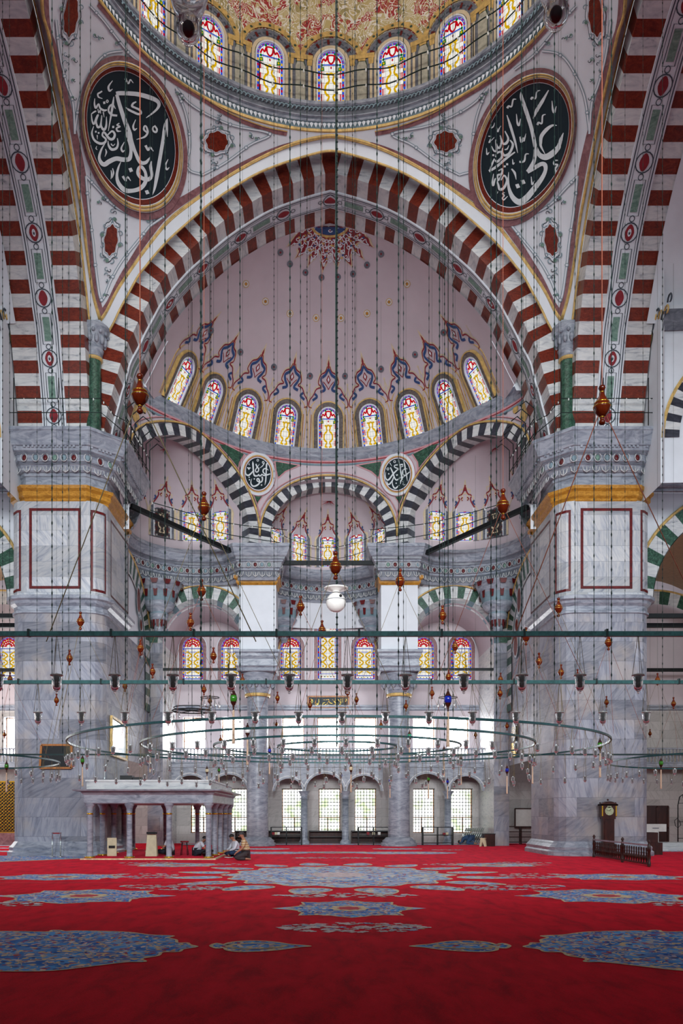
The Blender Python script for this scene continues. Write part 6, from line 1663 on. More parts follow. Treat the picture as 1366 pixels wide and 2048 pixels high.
# long-case clock
o = T('grandfather_clock', 1213, 1710, 'tall dark wooden grandfather clock against the right pier', 'clock'); o.location = (10.95, 32.62, 0)
mb = MB(); mb.box(-.3,.3,-.16,.16,0,.42); mb.box(-.27,.27,-.15,.15,.42,.5); mb.box(-.22,.22,-.12,.12,.5,1.5); mb.box(-.26,.26,-.15,.15,1.48,1.58); mb.box(-.17,.17,-.135,-.12,.6,1.4); mb.build('case', m_wooddk, o)
mb = MB(); mb.box(-.3,.3,-.17,.16,1.58,2.02); mb.prism([(-.34,-.19,2.02)] + [(-.34+.68*i/12, -.19, 2.06+.12*math.sin(PI*i/12)) for i in range(13)] + [(.34,-.19,2.02)], (0,.36,0)); mb.box(-.34,.34,-.19,.17,2.0,2.06); mb.ball((0,0,2.24),.04); mb.ball((-.31,0,2.12),.03); mb.ball((.31,0,2.12),.03)
h = mb.build('hood', m_wooddk, o)
mb = MB(); mb.prism([(.17*math.cos(2*PI*i/24), -.18, 1.8+.17*math.sin(2*PI*i/24)) for i in range(24)], (0,.02,0)); mb.prism([(.08*math.cos(2*PI*i/14), -.18, 1.98+.06*math.sin(2*PI*i/14)) for i in range(14)], (0,.02,0)); 
for i in range(12): mb.bar((.135*math.sin(PI*i/6),-.185,1.8+.135*math.cos(PI*i/6)),(.155*math.sin(PI*i/6),-.185,1.8+.155*math.cos(PI*i/6)),.012,None,1)
dial = mb.build('dial', [plain('pale_green_dial', (176,186,150), .4), m_blackpl], h)
mb = MB(); mb.bar((0,-.19,1.8),(.06,-.19,1.88),.012); mb.build('hour_hand', m_blackpl, dial); mb = MB(); mb.bar((0,-.192,1.8),(-.1,-.192,1.84),.01); mb.build('minute_hand', m_blackpl, dial)
for e in (-1,1): mb = MB(); mb.lathe([(.03,1.6),(.03,2.0)], (e*.27,-.17,0), 8); mb.build('brass_column', m_brass, h)
mb = MB(); mb.ball((0,-.17,.2),.05); mb.build('brass_boss', m_brass, o)
# balustrade in two sections
A, Bm, Cc = G(1188,1714), G(1245,1724), G(1298,1733)
fen = empty('balustrade', A, 'low dark turned-wood balustrade before the right pier', 'balustrade')
def spindle(mb, p, h, s=1.0): mb.lathe([(.018*s,.06),(.03*s,.1),(.02*s,.14),(.032*s,.22),(.038*s,.3),(.018*s,.38),(.03*s,.42),(.018*s,.46),(.026*s,.54),(.02*s,h-.06)], (p.x-A.x, p.y-A.y, 0), 8)
for a, b in ((A, Bm), (Bm, Cc)):
    d = (b-a); n = int(d.length/.22)
    mb = MB()
    for i in range(1, n): spindle(mb, a + d*(i/n), .66, 1.25)
    sp_o = mb.build('spindle_row', m_wooddk, fen)
    mb = MB(); mb.bar(a-A+Vector((0,0,.68)), b-A+Vector((0,0,.68)), .08, .05); mb.build('handrail', plain('polished_rail', (150,140,150), .2), fen)
    mb = MB(); mb.bar(a-A+Vector((0,0,.08)), b-A+Vector((0,0,.08)), .08, .06); mb.build('bottom_rail', m_wooddk, fen)
for p in (A, Bm, Cc):
    mb = MB(); q = p-A; mb.lathe([(.06,.03),(.06,.12),(.045,.16),(.06,.3),(.045,.45),(.06,.5),(.05,.7),(.03,.74),(.06,.8),(.02,.87)], (q.x,q.y,0), 10); po = mb.build('post', m_wooddk, fen)
    mb = MB(); mb.bar((q.x-.12,q.y-.3,.03),(q.x+.12,q.y+.3,.03),.08,.05); mb.build('foot', m_wooddk, po)
# marble-topped wooden box, whiteboard, benches, shelves along the far wall
def box_thing(name, x0, x1, y, z0, z1, depth, mat, label, cat, legs=False):
    o = empty(name, ((x0+x1)/2, y, z0), label, cat); w = x1-x0; h = z1-z0; return o, w, h
o = empty('whiteboard', (11.35, 47.2, 0), 'wood-framed whiteboard on the far wall right of the bright windows', 'whiteboard')
mb = MB(); mb.box(-.6,.6,0,.04,.95,1.95); mb.build('panel', m_whitepl, o)
mb = MB()
for a, b in (((-.63,0,.92),(.63,0,.92)),((-.63,0,1.98),(.63,0,1.98)),((-.63,0,.9),(-.63,0,2.0)),((.63,0,.9),(.63,0,2.0))): mb.bar(a, b, .07)
mb.build('frame', m_wooddk, o)
def rack(px0, px1, Y, z1, label, name='book_rack', mat=None, shelves=3, depth=.4):
    x0, x1 = P(px0,0,Y).x, P(px1,0,Y).x; o = empty(name, ((x0+x1)/2, Y, 0), label, 'rack' if 'rack' in name else 'bench'); w = x1-x0; mat = mat or m_iron
    for e in (-1, 1):
        mb = MB(); mb.box(e*w/2-.03, e*w/2+.03, -.03, depth, 0, z1); mb.build('end_frame', mat, o)
    mb = MB(); mb.box(-.02,.02,-.02,depth,0,z1); mb.build('middle_frame', mat, o)
    for i in range(shelves):
        z = .1 + (z1-.14)*i/(shelves-1); mb = MB(); mb.box(-w/2, w/2, -.02, depth, z, z+.04); mb.build('shelf', mat, o)
    return o
r1 = rack(542, 603, 44.2, .98, 'low black iron book rack between the left round column and a slim column'); r2 = rack(717, 778, 44.2, .98, 'low black iron book rack left of the right round column'); r3 = rack(846, 906, 44.2, .98, 'low black iron book rack right of the right round column')
rb_ = random.Random(5)
for r, bx in ((r1, (-.7,-.55,-.42)), (r2, (-.3,0,.3)), (r3, (.35,.5))):
    for j, x in enumerate(bx):
        h = .16 + .05*rb_.random(); mb = MB(); mb.box(-.07,.07,-.1,.1,0,h); b = mb.build('book_pile' if False else 'book', (m_redp, m_creampl, m_whitepl)[j % 3], None, ('red', 'cream', 'white')[j % 3] + ' book lying in the ' + {r1: 'left', r2: 'middle', r3: 'right'}[r] + ' iron book rack', 'book'); b.location = (r.location.x + x, r.location.y + .18, .50)
for a, b, lab in ((470,500,'dark low shelf beneath the window left of the left round column'),(530,612,'dark low shelf beneath the first middle window'),(618,697,'dark low shelf beneath the central garden window'),(703,782,'dark low shelf beneath the window left of the right column')):
    x0, x1 = P(a,0,47)[0], P(b,0,47)[0]; o = empty('low_shelf', ((x0+x1)/2, 47.05, 0), lab, 'shelf'); w = x1-x0
    mb = MB(); mb.box(-w/2,w/2,0,.35,0,.05); mb.box(-w/2,w/2,0,.35,.34,.38); mb.box(-w/2,w/2,0,.38,.66,.72); mb.build('shelves', m_blackpl, o)
    mb = MB(); mb.box(-w/2,w/2,.3,.35,.05,.66); mb.box(-w/2,-w/2+.04,0,.35,0,.7); mb.box(w/2-.04,w/2,0,.35,0,.7); mb.build('carcass', m_wooddk, o)
o = rack(1014, 1072, 45.2, 1.0, 'dark slatted bench under the whiteboard', 'bench', m_wooddk, 4, .5)
# folded metal chairs leaning in a row
for i in range(9):
    p = P(926 + i*4.0, 0, 45.6); o = empty('folding_chair', (p.x, 45.6 - .02*i, 0), '%s from left of the folded metal chairs leaning in a row by the right aisle' % ordn(i), 'chair', 'folded metal chairs')
    for e in (-.2, .2):
        mb = MB(); mb.tube([(-.18,e,0),(.0,e,.45),(.22,e,.92)], .014, 6); mb.build('leg', m_chrome, o)
    mb = MB(); mb.obox(Matrix.Translation((.17,0,.8)) @ Matrix.Rotation(.42,4,'Y'), .02, .42, .2); mb.build('backrest', m_blackpl, o)
    mb = MB(); mb.obox(Matrix.Translation((.04,0,.42)) @ Matrix.Rotation(.42,4,'Y'), .03, .4, .4); mb.build('seat', m_blackpl, o)
# folding step stool and box by the chairs
def step_stool(px, py, label, mat, s=1.0, name='step_stool', yoff=0.0):
    o = T(name, px, py, label, 'stool'); o.location.y += yoff
    mb = MB(); mb.box(-.17*s,.17*s,-.14*s,.14*s,.40*s,.44*s); mb.build('top', mat, o)
    for e in (-1, 1):
        mb = MB(); mb.prism([(e*.15*s,-.16*s,0),(e*.15*s,-.09*s,0),(e*.15*s,0,.25*s),(e*.15*s,.09*s,0),(e*.15*s,.16*s,0),(e*.15*s,.11*s,.4*s),(e*.15*s,-.11*s,.4*s)], (.02*s,0,0)); mb.build('leg', mat, o)
    return o
st = step_stool(966, 1693, 'cream plastic step stool on the carpet right of the chairs', m_creampl, 1.0); st.rotation_euler.z = 1.2
o = empty('wooden_box', (8.35, 43.0, 0), 'dark box behind the cream step stool', 'box'); mb = MB(); mb.box(-.28,.28,-.3,.3,0,.62); mb.build('body', m_wooddk, o); mb = MB(); mb.box(-.3,.3,-.32,.32,.62,.66); mb.build('lid', m_blackpl, o)
# things past the right pier
o = empty('wooden_screen', (15.6, 40.5, 0), 'tall dark lattice screen beyond the right pier', 'screen')
mb = MB(); mb.box(-1.05,1.05,0,.06,0,2.05); mb.build('panel', m_wooddk, o)
mb = MB()
for x in (-1.05,-.5,0,.5,1.05): mb.box(x-.04,x+.04,-.04,0,0,2.05)
for z in (.05,1.0,2.05): mb.box(-1.07,1.07,-.04,0,z-.04,z+.04)
mb.build('frame', m_wooddk, o)
o = empty('iron_stand', (17.2, 40.0, 0), 'black scrolled iron arch stand at the right picture edge', 'stand')
mb = MB()
for e in (-1, 1): mb.tube([(e*.28,0,0),(e*.28,0,2.1),(e*.2,0,2.5),(e*.05,0,2.62),(e*.02,0,2.45)], .025, 6)
mb.build('arch', m_iron, o)
mb = MB()
for z in (.5,1.3,2.2): mb.tube([(-.28,0,z),(.28,0,z)], .015, 6)
for e in (-1,1): mb.tube([(e*.28,0,1.5),(e*.45,0,1.35),(e*.4,0,1.1),(e*.28,0,1.0),(e*.14,0,1.15),(e*.2,0,1.35),(e*.28,0,1.4)], .015, 6)
mb.build('scrollwork', m_iron, o)
o = empty('white_case', (14.9, 38.5, .36), 'white boxes stacked on the marble step beyond the right pier', 'case'); mb = MB(); mb.box(-.5,.35,-.3,.3,.02,.5); mb.build('lower_box', m_whitepl, o); mb = MB(); mb.box(-.2,.75,-.2,.25,.5,.85); mb.build('upper_box', m_whitepl, o); mb = MB(); mb.box(.1,.4,-.21,-.2,.64,.68); mb.build('handle', m_greydk, o)
o = empty('wooden_desk', (13.35, 34.2, 0), 'small dark wooden desk beside the right pier base', 'desk'); mb = MB(); mb.box(-.32,.3,-.3,.3,0,.5); mb.build('body', m_wooddk, o); mb = MB(); mb.box(-.36,.1,-.34,.34,.5,.92); mb.build('upper_part', m_wooddk, o)
o = empty('marble_step', (17, 37.5, 0), 'pale marble step beyond the right pier', 'step'); mb = MB(); mb.box(-3,3,0,1.5,0,.18); mb.build('lower_tread', m_white, o); mb = MB(); mb.box(-3,3,.5,1.5,.18,.36); mb.build('upper_tread', m_white, o)
# left: gilt lattice door, stanchion, framed board, framed picture, equipment
p = P(12, 0, 44); o = empty('gilt_grille', (p.x, 44, 0), 'gold lattice grille at the far left picture edge', 'grille')
mb = MB(); mb.box(-1.2,1.2,.02,.08,.7,3.4); mb.build('back_board', m_blackpl, o)
mb = MB()
for i in range(13):
    for j in range(15):
        x, z = -1.08+.18*i, .85+.175*j; mb.tube([(x+.075*math.cos(a), 0, z+.075*math.sin(a)) for a in [2*PI*k/8 for k in range(8)]], .016, 4, 0, True)
mb.build('lattice', m_brass, o)
mb = MB()
for a, b in (((-1.2,0,.7),(1.2,0,.7)),((-1.2,0,3.4),(1.2,0,3.4)),((-1.2,0,.7),(-1.2,0,3.4)),((1.2,0,.7),(1.2,0,3.4)),((-.8,0,.7),(-.8,0,3.4)),((.8,0,.7),(.8,0,3.4))): mb.bar(a, b, .07)
mb.build('frame', m_brass, o)
mb = MB(); mb.box(-1.4,1.4,-.03,.12,.0,.65); mb.build('plinth', m_mauve, o)
o = empty('rope_barrier', (-10.75, 32.3, 0), 'two steel posts joined by a red belt before the left pier', 'barrier')
for e in (-.16, .16):
    mb = MB(); mb.lathe([(.12,0),(.12,.02),(.025,.04),(.025,.9),(.035,.92),(.035,.96)], (e*1.0,0,0), 12); mb.build('post', m_chrome, o)
mb = MB(); mb.box(-.16,.16,-.005,.005,.9,.95); mb.build('belt', m_redp, o)
o = empty('notice_board', (0,0,0), 'black board in a brown wooden frame hung on the left pier', 'board')
q = [P(83,1490,32.9), P(143,1490,32.9), P(143,1536,32.9), P(80,1536,32.9)]
mb = MB(); mb.prism(q, (0,.08,0)); mb.build('panel', m_blackpl, o); mb = MB()
for i in range(4): mb.bar(q[i], q[(i+1) % 4], .08)
mb.build('frame', m_woodlt, o)
o = empty('framed_picture', (0,0,0), 'gold-framed glazed picture on the inner side of the left pier', 'picture')
X = -9.05; f = lambda px, py: P(px, py, (X-CX)*F/(px-VX))
q = [f(223,1433), f(253,1453), f(253,1520), f(223,1509)]
q = [Vector((X, p.y, p.z)) for p in q]
mb = MB(); mb.prism(q, (-.06,0,0)); mb.build('glazing', plain('blue_white_print', (176,196,222), .1, 0, .3, 1.2), o); mb = MB()
for i in range(4): mb.bar(q[i], q[(i+1) % 4], .10)
mb.build('frame', m_gold, o)
o = empty('sound_equipment', (-7.6, 31.0, 2.6), 'black sound equipment standing on top of the marble platform', 'equipment')
mb = MB(); mb.box(-.3,.15,-.2,.2,0,.52); mb.build('amplifier', m_blackpl, o); mb = MB(); mb.box(.18,.5,-.2,.2,0,.46); mb.build('side_box', m_blackpl, o)
mb = MB(); 
for i in range(4): mb.lathe([(.02,0),(.02,.03)], (.22+.07*i, -.21, .3), 6)
mb.build('knob_row', m_chrome, o)
o = empty('microphone_stand', (-8.5, 30.9, 2.6), 'thin microphone stand on the platform corner', 'microphone stand'); mb = MB(); mb.tube([(0,0,0),(0,0,.75)], .015, 6); mb.tube([(-.02,0,.75),(.12,0,1.05)], .01, 6); mb.build('pole', m_chrome, o); mb = MB(); mb.ball((.13,0,1.07),.03,8,6); mb.build('microphone', m_blackpl, o)
# wall plaque on the right, hexagonal and square
o = empty('gilt_plaque', (10.15, 43.2, 5.85), 'black and gold octagonal plaque on the wall left of the right pier', 'plaque')
o.location = (9.3, 41.5, 5.3)
mb = MB(); mb.prism([(-.02, .55*math.cos(PI*i/4+PI/8), .5+.5*math.sin(PI*i/4+PI/8)) for i in range(8)], (.06,0,0)); mb.build('octagon', m_blackpl, o)
mb = MB(); mb.box(-.02,.04,-.42,.42,-.75,-.05); mb.build('lower_plate', m_brass, o)
mb = MB()
for i in range(5): mb.box(-.03,-.02,-.35+.03*i,.35-.03*i,.25+.11*i,.3+.11*i)
for i in range(5): mb.box(-.03,-.02,-.32,.32,-.68+.12*i,-.64+.12*i)
mb.build('gold_script', m_gold, o)
# furniture under the platform
o = empty('book_stand', (-6.9, 31.6, .062), 'white plastic reading stand under the marble platform', 'stand'); mb = MB(); mb.prism([(-.22,0,0),(.22,0,0),(.17,.12,.85),(-.17,.12,.85)], (0,.04,0)); mb.build('front_panel', m_creampl, o); mb = MB(); mb.prism([(-.2,.36,0),(.2,.36,0),(.17,.16,.85),(-.17,.16,.85)], (0,.04,0)); mb.build('rear_panel', m_creampl, o); mb = MB(); mb.box(-.18,.18,.02,.3,.85,.93); mb.build('top', m_blackpl, o)
o = empty('folding_table', (-8.45, 31.8, .062), 'cream folding stand leaning by the left platform column', 'table'); mb = MB(); mb.box(-.18,.18,0,.03,0,.7); mb.build('top', m_creampl, o); mb = MB(); mb.box(-.12,.12,-.02,0,.3,.4); mb.build('handle', m_blackpl, o)
o = empty('metal_stool', (-5.75, 32.4, .062), 'black metal stool with red seat under the platform', 'stool'); mb = MB(); mb.lathe([(.02,.5),(.16,.5),(.17,.53),(.16,.56),(.02,.56)], (0,0,0), 14); mb.build('seat', m_redp, o)
for q in range(4):
    mb = MB(); a = PI/4+q*PI/2; mb.tube([(.12*math.cos(a),.12*math.sin(a),.5),(.19*math.cos(a),.19*math.sin(a),0)], .014, 6); mb.build('leg', m_blackpl, o)
o = empty('shoulder_bag', (-6.35, 32.3, .062), 'black bag beside the man under the platform', 'bag'); mb = MB(); mb.ball((0,0,.13), .17, 10, 7, 0, (1.1,.6,.8)); mb.build('body', m_blackpl, o); mb = MB(); mb.tube([(-.14,0,.2),(-.1,0,.36),(.1,0,.36),(.14,0,.2)], .012, 5); mb.build('strap', m_blackpl, o)
o = empty('folded_jacket', (-4.75, 31.5, .062), 'dark bundle lying between the right platform columns', 'jacket'); mb = MB(); mb.ball((0,0,.13), .22, 10, 7, 0, (1,.8,.6)); mb.build('body', m_blackpl, o); mb = MB(); mb.ball((.1,.0,.22), .13, 8, 6, 0, (1.3,.8,.5)); mb.build('sleeve', m_blackpl, o)
# ---------------------------------------------------------------- people: one skinned body each, clothes and hair as parts
m_skin = plain('skin', (176,122,96), .55, 0, .05); m_hairk = plain('dark_hair', (22,18,18), .6, 0, .1); m_hairg = plain('greying_hair', (58,54,54), .6, 0, .15)
m_shirtw = plain('white_shirt', (206,208,216), .8, 0, .05); m_jeans = plain('blue_jeans', (36,58,88), .85, 0, .15); m_trous = plain('grey_trousers', (62,56,58), .85, 0, .1); m_dkblue = plain('dark_trousers', (28,32,44), .85, 0, .1); m_bluecl = plain('blue_denim', (52,78,110), .85, 0, .1)
def stripe_mat():
    t = NT('striped_polo'); sx = t.n('ShaderNodeSeparateXYZ'); t.l(t.pos, sx.inputs[0])
    f = t.math('FRACT', t.math('MULTIPLY', sx.outputs[2], 11.0)); return t.done(t.ramp(f, [(0, (196,160,110)), (.45, (196,160,110)), (.5, (120,84,60)), (.62, (120,84,60)), (.66, (226,206,170)), (.95, (226,206,170))], 'CONSTANT'), .85)
m_stripe = stripe_mat()
def skinned(name, verts, edges, radii, mat, parent, sub=2, root=0):
    me = bpy.data.meshes.new(name); me.from_pydata([tuple(v) for v in verts], edges, []); me.materials.append(mat)
    o = bpy.data.objects.new(name, me); COL.objects.link(o); o.parent = parent
    s = o.modifiers.new('skin', 'SKIN'); s.use_smooth_shade = True
    for i, r in enumerate(radii):
        q = me.skin_vertices[0].data[i]; r = r if isinstance(r, tuple) else (r, r); q.radius = r; q.use_root = (i == root)
    b = o.modifiers.new('subdivision', 'SUBSURF'); b.levels = sub; b.render_levels = sub
    return o
def person(loc, rz, J, shirt, trousers, hair, label, sleeve='short'):
    """J: joints in local metres, x forward; hips on the ground frame"""
    o = empty('person', loc, label, 'person', None, None, rz)
    V = []; E = []; Rr = []
    def v(p, r): V.append(Vector(p)); Rr.append(r); return len(V)-1
    def chain(a, pts):
        for p, r in pts: b = v(p, r); E.append((a, b)); a = b
        return a
    hip = v(J['hip'], (.13,.16)); 
    ch = chain(hip, [(Vector(J['hip']).lerp(Vector(J['chest']), .5), (.11,.145)), (J['chest'], (.115,.17)), (J['neckb'], (.06,.07))])
    chest = 2
    hd = Vector(J['head']); up = (hd - Vector(J['neckb'])).normalized()
    chain(3, [(Vector(J['neckb'])+up*.07, .05), (hd - up*.05, (.072,.07)), (hd + up*.03, (.092,.08)), (hd + up*.10, (.075,.066))])
    hands = []
    for s in ('l', 'r'):
        sh, el, wr = J['sh'+s], J['el'+s], J['wr'+s]
        e = chain(chest, [(sh, .06), (Vector(sh).lerp(Vector(el), .5), .048), (el, .038), (Vector(el).lerp(Vector(wr), .5), .034), (wr, .024)])
        d = (Vector(wr)-Vector(el)).normalized(); side = d.cross(Vector((0,0,1))); side = side.normalized() if side.length > .1 else Vector((0,1,0)); pal = v(Vector(wr)+d*.05, (.016,.032)); E.append((e, pal))
        for k, L in ((-1.5,.075),(-.5,.088),(.5,.082),(1.5,.064)):
            chain(pal, [(Vector(wr)+d*.085+side*.017*k, .009), (Vector(wr)+d*(.085+L*.5)+side*.019*k-Vector((0,0,.008)), .0085), (Vector(wr)+d*(.085+L)+side*.02*k-Vector((0,0,.03)), .007)])
        chain(pal, [(Vector(wr)+d*.05+side*.038*(1 if s == 'l' else -1), .010), (Vector(wr)+d*.09+side*.055*(1 if s == 'l' else -1)-Vector((0,0,.015)), .008)])
        hp, kn, an, to = J['hp'+s], J['kn'+s], J['an'+s], J['to'+s]
        chain(hip, [(hp, .095), (Vector(hp).lerp(Vector(kn), .5), .08), (kn, .06), (Vector(kn).lerp(Vector(an), .4), .058), (an, .038), (to, (.035,.025))])
    skinned('body', V, E, Rr, m_skin, o)
    # shirt
    V, E, Rr = [], [], []
    hip = v(J['hip'], (.155,.185)); ch = chain(hip, [(Vector(J['hip']).lerp(Vector(J['chest']), .5), (.135,.17)), (J['chest'], (.14,.195)), (Vector(J['chest']).lerp(Vector(J['neckb']), .75), (.075,.09))])
    for s in ('l', 'r'):
        sh, el, wr = Vector(J['sh'+s]), Vector(J['el'+s]), Vector(J['wr'+s])
        if sleeve == 'short': chain(2, [(sh, .078), (sh.lerp(el, .45), .066), (sh.lerp(el, .8), .06)])
        else: chain(2, [(sh, .078), (sh.lerp(el, .5), .062), (el, .052), (el.lerp(wr, .5), .046), (el.lerp(wr, .92), .038)])
    skinned('shirt', V, E, Rr, shirt, o)
    V, E, Rr = [], [], []
    hip = v(J['hip'], (.16,.185))
    for s in ('l', 'r'):
        hp, kn, an = Vector(J['hp'+s]), Vector(J['kn'+s]), Vector(J['an'+s])
        chain(hip, [(hp, .118), (hp.lerp(kn, .5), .098), (kn, .08), (kn.lerp(an, .45), .072), (kn.lerp(an, .93), .056)])
    skinned('trousers', V, E, Rr, trousers, o)
    # head details: hair cap, nose, ears
    fwd = Vector(J.get('face', (1,0,0))).normalized(); lft = up.cross(fwd).normalized(); fwd = lft.cross(up).normalized()
    M = Matrix(((fwd.x, lft.x, up.x, hd.x), (fwd.y, lft.y, up.y, hd.y), (fwd.z, lft.z, up.z, hd.z), (0,0,0,1)))
    mb = MB(); rows = []
    for i in range(8):
        t = PI*.5*i/7*1.25; row = []
        for j in range(16):
            a = 2*PI*j/16; back = .5 - .5*math.cos(a); lim = t*(.62 + .5*back); row.append((-.012 + .108*math.sin(lim)*math.cos(a)*-1*-1, .092*math.sin(lim)*math.sin(a), .045 + .10*math.cos(lim)))
        rows.append(row)
    mb.grid(rows, 0, closed=True); mb.xf(M); mb.build('hair', hair, o)
    mb = MB()
    mb.ball((.104,0,.0), .017, 6, 5, 0, (1.1,.8,1.6)); 
    for e in (-1, 1): mb.ball((-.005,e*.087,.0), .024, 6, 5, 0, (.7,.4,1.3))
    mb.xf(M); f = mb.build('face', m_skin, o)
    mb = MB()
    for e in (-1, 1): mb.ball((.09,e*.033,.028), .010, 6, 4, 0, (.6,1.2,.7)); mb.ball((.092,e*.033,.05), .012, 6, 4, 0, (.5,1.6,.4))
    mb.ball((.094,0,-.048), .014, 6, 4, 0, (.5,1.7,.35)); mb.xf(M); mb.build('eyes_and_mouth', m_hairk, f)
    return o
KNEEL = dict(hip=(-.02,0,.3), chest=(.06,0,.62), neckb=(.09,0,.78), head=(.16,0,.91), face=(1,0,-.25),
    shl=(.06,.19,.71), ell=(.14,.24,.45), wrl=(.30,.16,.32), shr=(.06,-.19,.71), elr=(.14,-.24,.45), wrr=(.30,-.16,.32),
    hpl=(0,.1,.25), knl=(.40,.14,.10), anl=(-.02,.13,.07), tol=(-.18,.12,.05), hpr=(0,-.1,.25), knr=(.40,-.14,.10), anr=(-.02,-.13,.07), tor=(-.18,-.12,.05))
SIT = dict(hip=(0,0,.13), chest=(.07,0,.48), neckb=(.12,0,.64), head=(.20,0,.76), face=(1,0,-.45),
    shl=(.08,.19,.57), ell=(.2,.26,.33), wrl=(.38,.12,.26), shr=(.08,-.19,.57), elr=(.2,-.26,.33), wrr=(.38,-.12,.26),
    hpl=(.03,.11,.13), knl=(.36,.33,.18), anl=(.30,-.06,.08), tol=(.36,-.17,.06), hpr=(.03,-.11,.13), knr=(.36,-.33,.18), anr=(.36,.08,.08), tor=(.42,.2,.06))
LEGS = dict(SIT, hip=(0,0,.13), chest=(.02,0,.5), neckb=(.05,0,.66), head=(.10,0,.80), face=(1,0,-.2), wrl=(.34,.1,.36), wrr=(.34,-.1,.36), knl=(.50,.12,.14), anl=(.92,.12,.08), tol=(1.0,.14,.18), knr=(.48,-.12,.16), anr=(.90,-.1,.08), tor=(.98,-.12,.18))
BENT = dict(SIT, chest=(.14,0,.42), neckb=(.25,0,.54), head=(.33,0,.62), face=(1,0,-.9), shl=(.17,.19,.5), shr=(.17,-.19,.5), ell=(.34,.26,.52), wrl=(.5,.1,.66), elr=(.3,-.25,.3), wrr=(.42,-.1,.22))
SAJ = dict(KNEEL, hip=(0,0,.42), chest=(.36,0,.36), neckb=(.5,0,.28), head=(.6,0,.17), face=(.3,0,-1), shl=(.42,.19,.34), ell=(.5,.3,.14), wrl=(.66,.24,.05), shr=(.42,-.19,.34), elr=(.5,-.3,.14), wrr=(.66,-.24,.05), hpl=(.0,.1,.38), knl=(.24,.13,.09), anl=(-.2,.12,.08), tol=(-.3,.12,.05), hpr=(.0,-.1,.38), knr=(.24,-.13,.09), anr=(-.2,-.12,.08), tor=(-.3,-.12,.05))
p = G(492, 1721); person((p.x, p.y, 0), PI+.15, KNEEL, m_stripe, m_trous, m_hairg, 'kneeling man in a striped polo shirt right of the marble platform')
p = G(474, 1714); person((p.x-.02, p.y+.1, 0), PI+.5, SIT, m_shirtw, m_jeans, m_hairk, 'seated man in white shirt and jeans behind the striped man', 'long')
person((-6.3, 32.45, .062), PI-.08, LEGS, m_shirtw, m_dkblue, m_hairk, 'man in white shirt sitting with legs stretched out under the platform', 'short')
person((-5.25, 32.0, .062), .35, BENT, m_shirtw, m_dkblue, m_hairk, 'man in pale shirt bent forward by the right platform columns')
p = G(922, 1685); person((p.x, 45.0, 0), PI-.3, SAJ, m_bluecl, m_bluecl, m_hairk, 'person in blue bowed down on the carpet near the folded chairs', 'long')
o = T('open_book', 458, 1716, 'open white book on the carpet before the seated men', 'book')
for e in (-1, 1):
    mb = MB(); mb.prism([(0,-.12,.01),(e*.16,-.12,.03),(e*.16,-.12,.045),(0,-.12,.03)], (0,.24,0)); mb.build('page_block', m_whitepl, o)
m_hoop = plain('dark_teal_iron', (40,78,80), .38, .3, .15, 20)
# ---------------------------------------------------------------- chandelier hoops, bars and lamps
LZ = 3.61; LC = Vector((.06, 23.6, LZ))
def hoop(r, c, label, w=.042, h=.05, a0=0, a1=360, spokes=0, mat=None):
    mb = MB(); n = 128
    rows = []
    for (dr, dz) in ((-w/2,-h/2),(w/2,-h/2),(w/2,h/2),(-w/2,h/2)):
        rows.append([((r+dr)*math.cos(2*PI*i/n), (r+dr)*math.sin(2*PI*i/n), dz) for i in range(n)])
    rows.append(rows[0])
    o = empty('chandelier_hoop', c, label, 'chandelier hoop')
    mb.grid(rows, 0, False, closed=True); mb.build('ring', mat or m_hoop, o)
    return o
hoop(7.4, LC, 'largest dark green iron hoop of the round chandelier')
hoop(5.5, LC, 'second largest iron hoop of the round chandelier')
hoop(3.5, LC, 'third iron hoop of the round chandelier')
hoop(1.7, LC, 'smallest innermost iron hoop of the round chandelier')
hoop(5.4, Vector((-14.6,27,3.45)), 'iron hoop of another chandelier, cut by the left picture edge'); hoop(5.4, Vector((14.7,27,3.45)), 'iron hoop of another chandelier, cut by the right picture edge')
hoop(3.6, Vector((-15.4,27.5,3.25)), 'smaller inner hoop of the chandelier at the left picture edge', mat=m_bardk); hoop(3.6, Vector((15.6,27.5,3.25)), 'smaller inner hoop of the chandelier at the right picture edge', mat=m_bardk)
BARS = ((8.78, 'nearest straight green iron lamp bar crossing the whole picture'), (12.0, 'second straight green iron lamp bar crossing the picture'), (26.75, 'thin dark straight bar behind the hoops'))
for Y, lab in BARS:
    o = empty('chandelier_bar', (0, Y, LZ), lab, 'lamp bar'); mb = MB(); mb.box(-Y*.5-1, Y*.5+1, -.025, .025, -.026, .026)
    if Y < 20:
        pass
    mb.build('rail', m_bar if Y < 20 else m_bardk, o)
    for i in range(-4, 5):
        mb = MB(); mb.box(i*Y*.1-.012, i*Y*.1+.012, -.03, .03, -.03, .05); mb.build('hanger', m_bardk, o)
# ---- the glass oil lamp
gm = MB(); gm.lathe([(.006,-.637),(.015,-.63),(.013,-.619),(.008,-.613),(.026,-.603),(.040,-.58),(.047,-.54),(.051,-.49),(.056,-.45),(.058,-.44),(.054,-.44),(.052,-.452),(.047,-.49),(.043,-.54),(.036,-.573),(.014,-.592),(.004,-.592)], (0,0,0), 16)
gl_me = gm.mesh('glass_cup', m_glass)
gm = MB(); gm.lathe([(.054,-.447),(.066,-.446),(.069,-.438),(.066,-.430),(.054,-.431),(.054,-.447)], (0,0,0), 16); rim_me = gm.mesh('rim_collar', plain('pale_collar', (206,206,202), .3, .2))
gm = MB(); gm.lathe([(.004,-.575),(.024,-.565),(.027,-.52),(.018,-.512),(.025,-.505),(.032,-.455),(.020,-.425),(.008,-.415),(.002,-.415)], (0,0,0), 12); cand_me = gm.mesh('oil_holder', plain('frosted_white', (236,240,240), .25, 0, .03))
cord_me = []
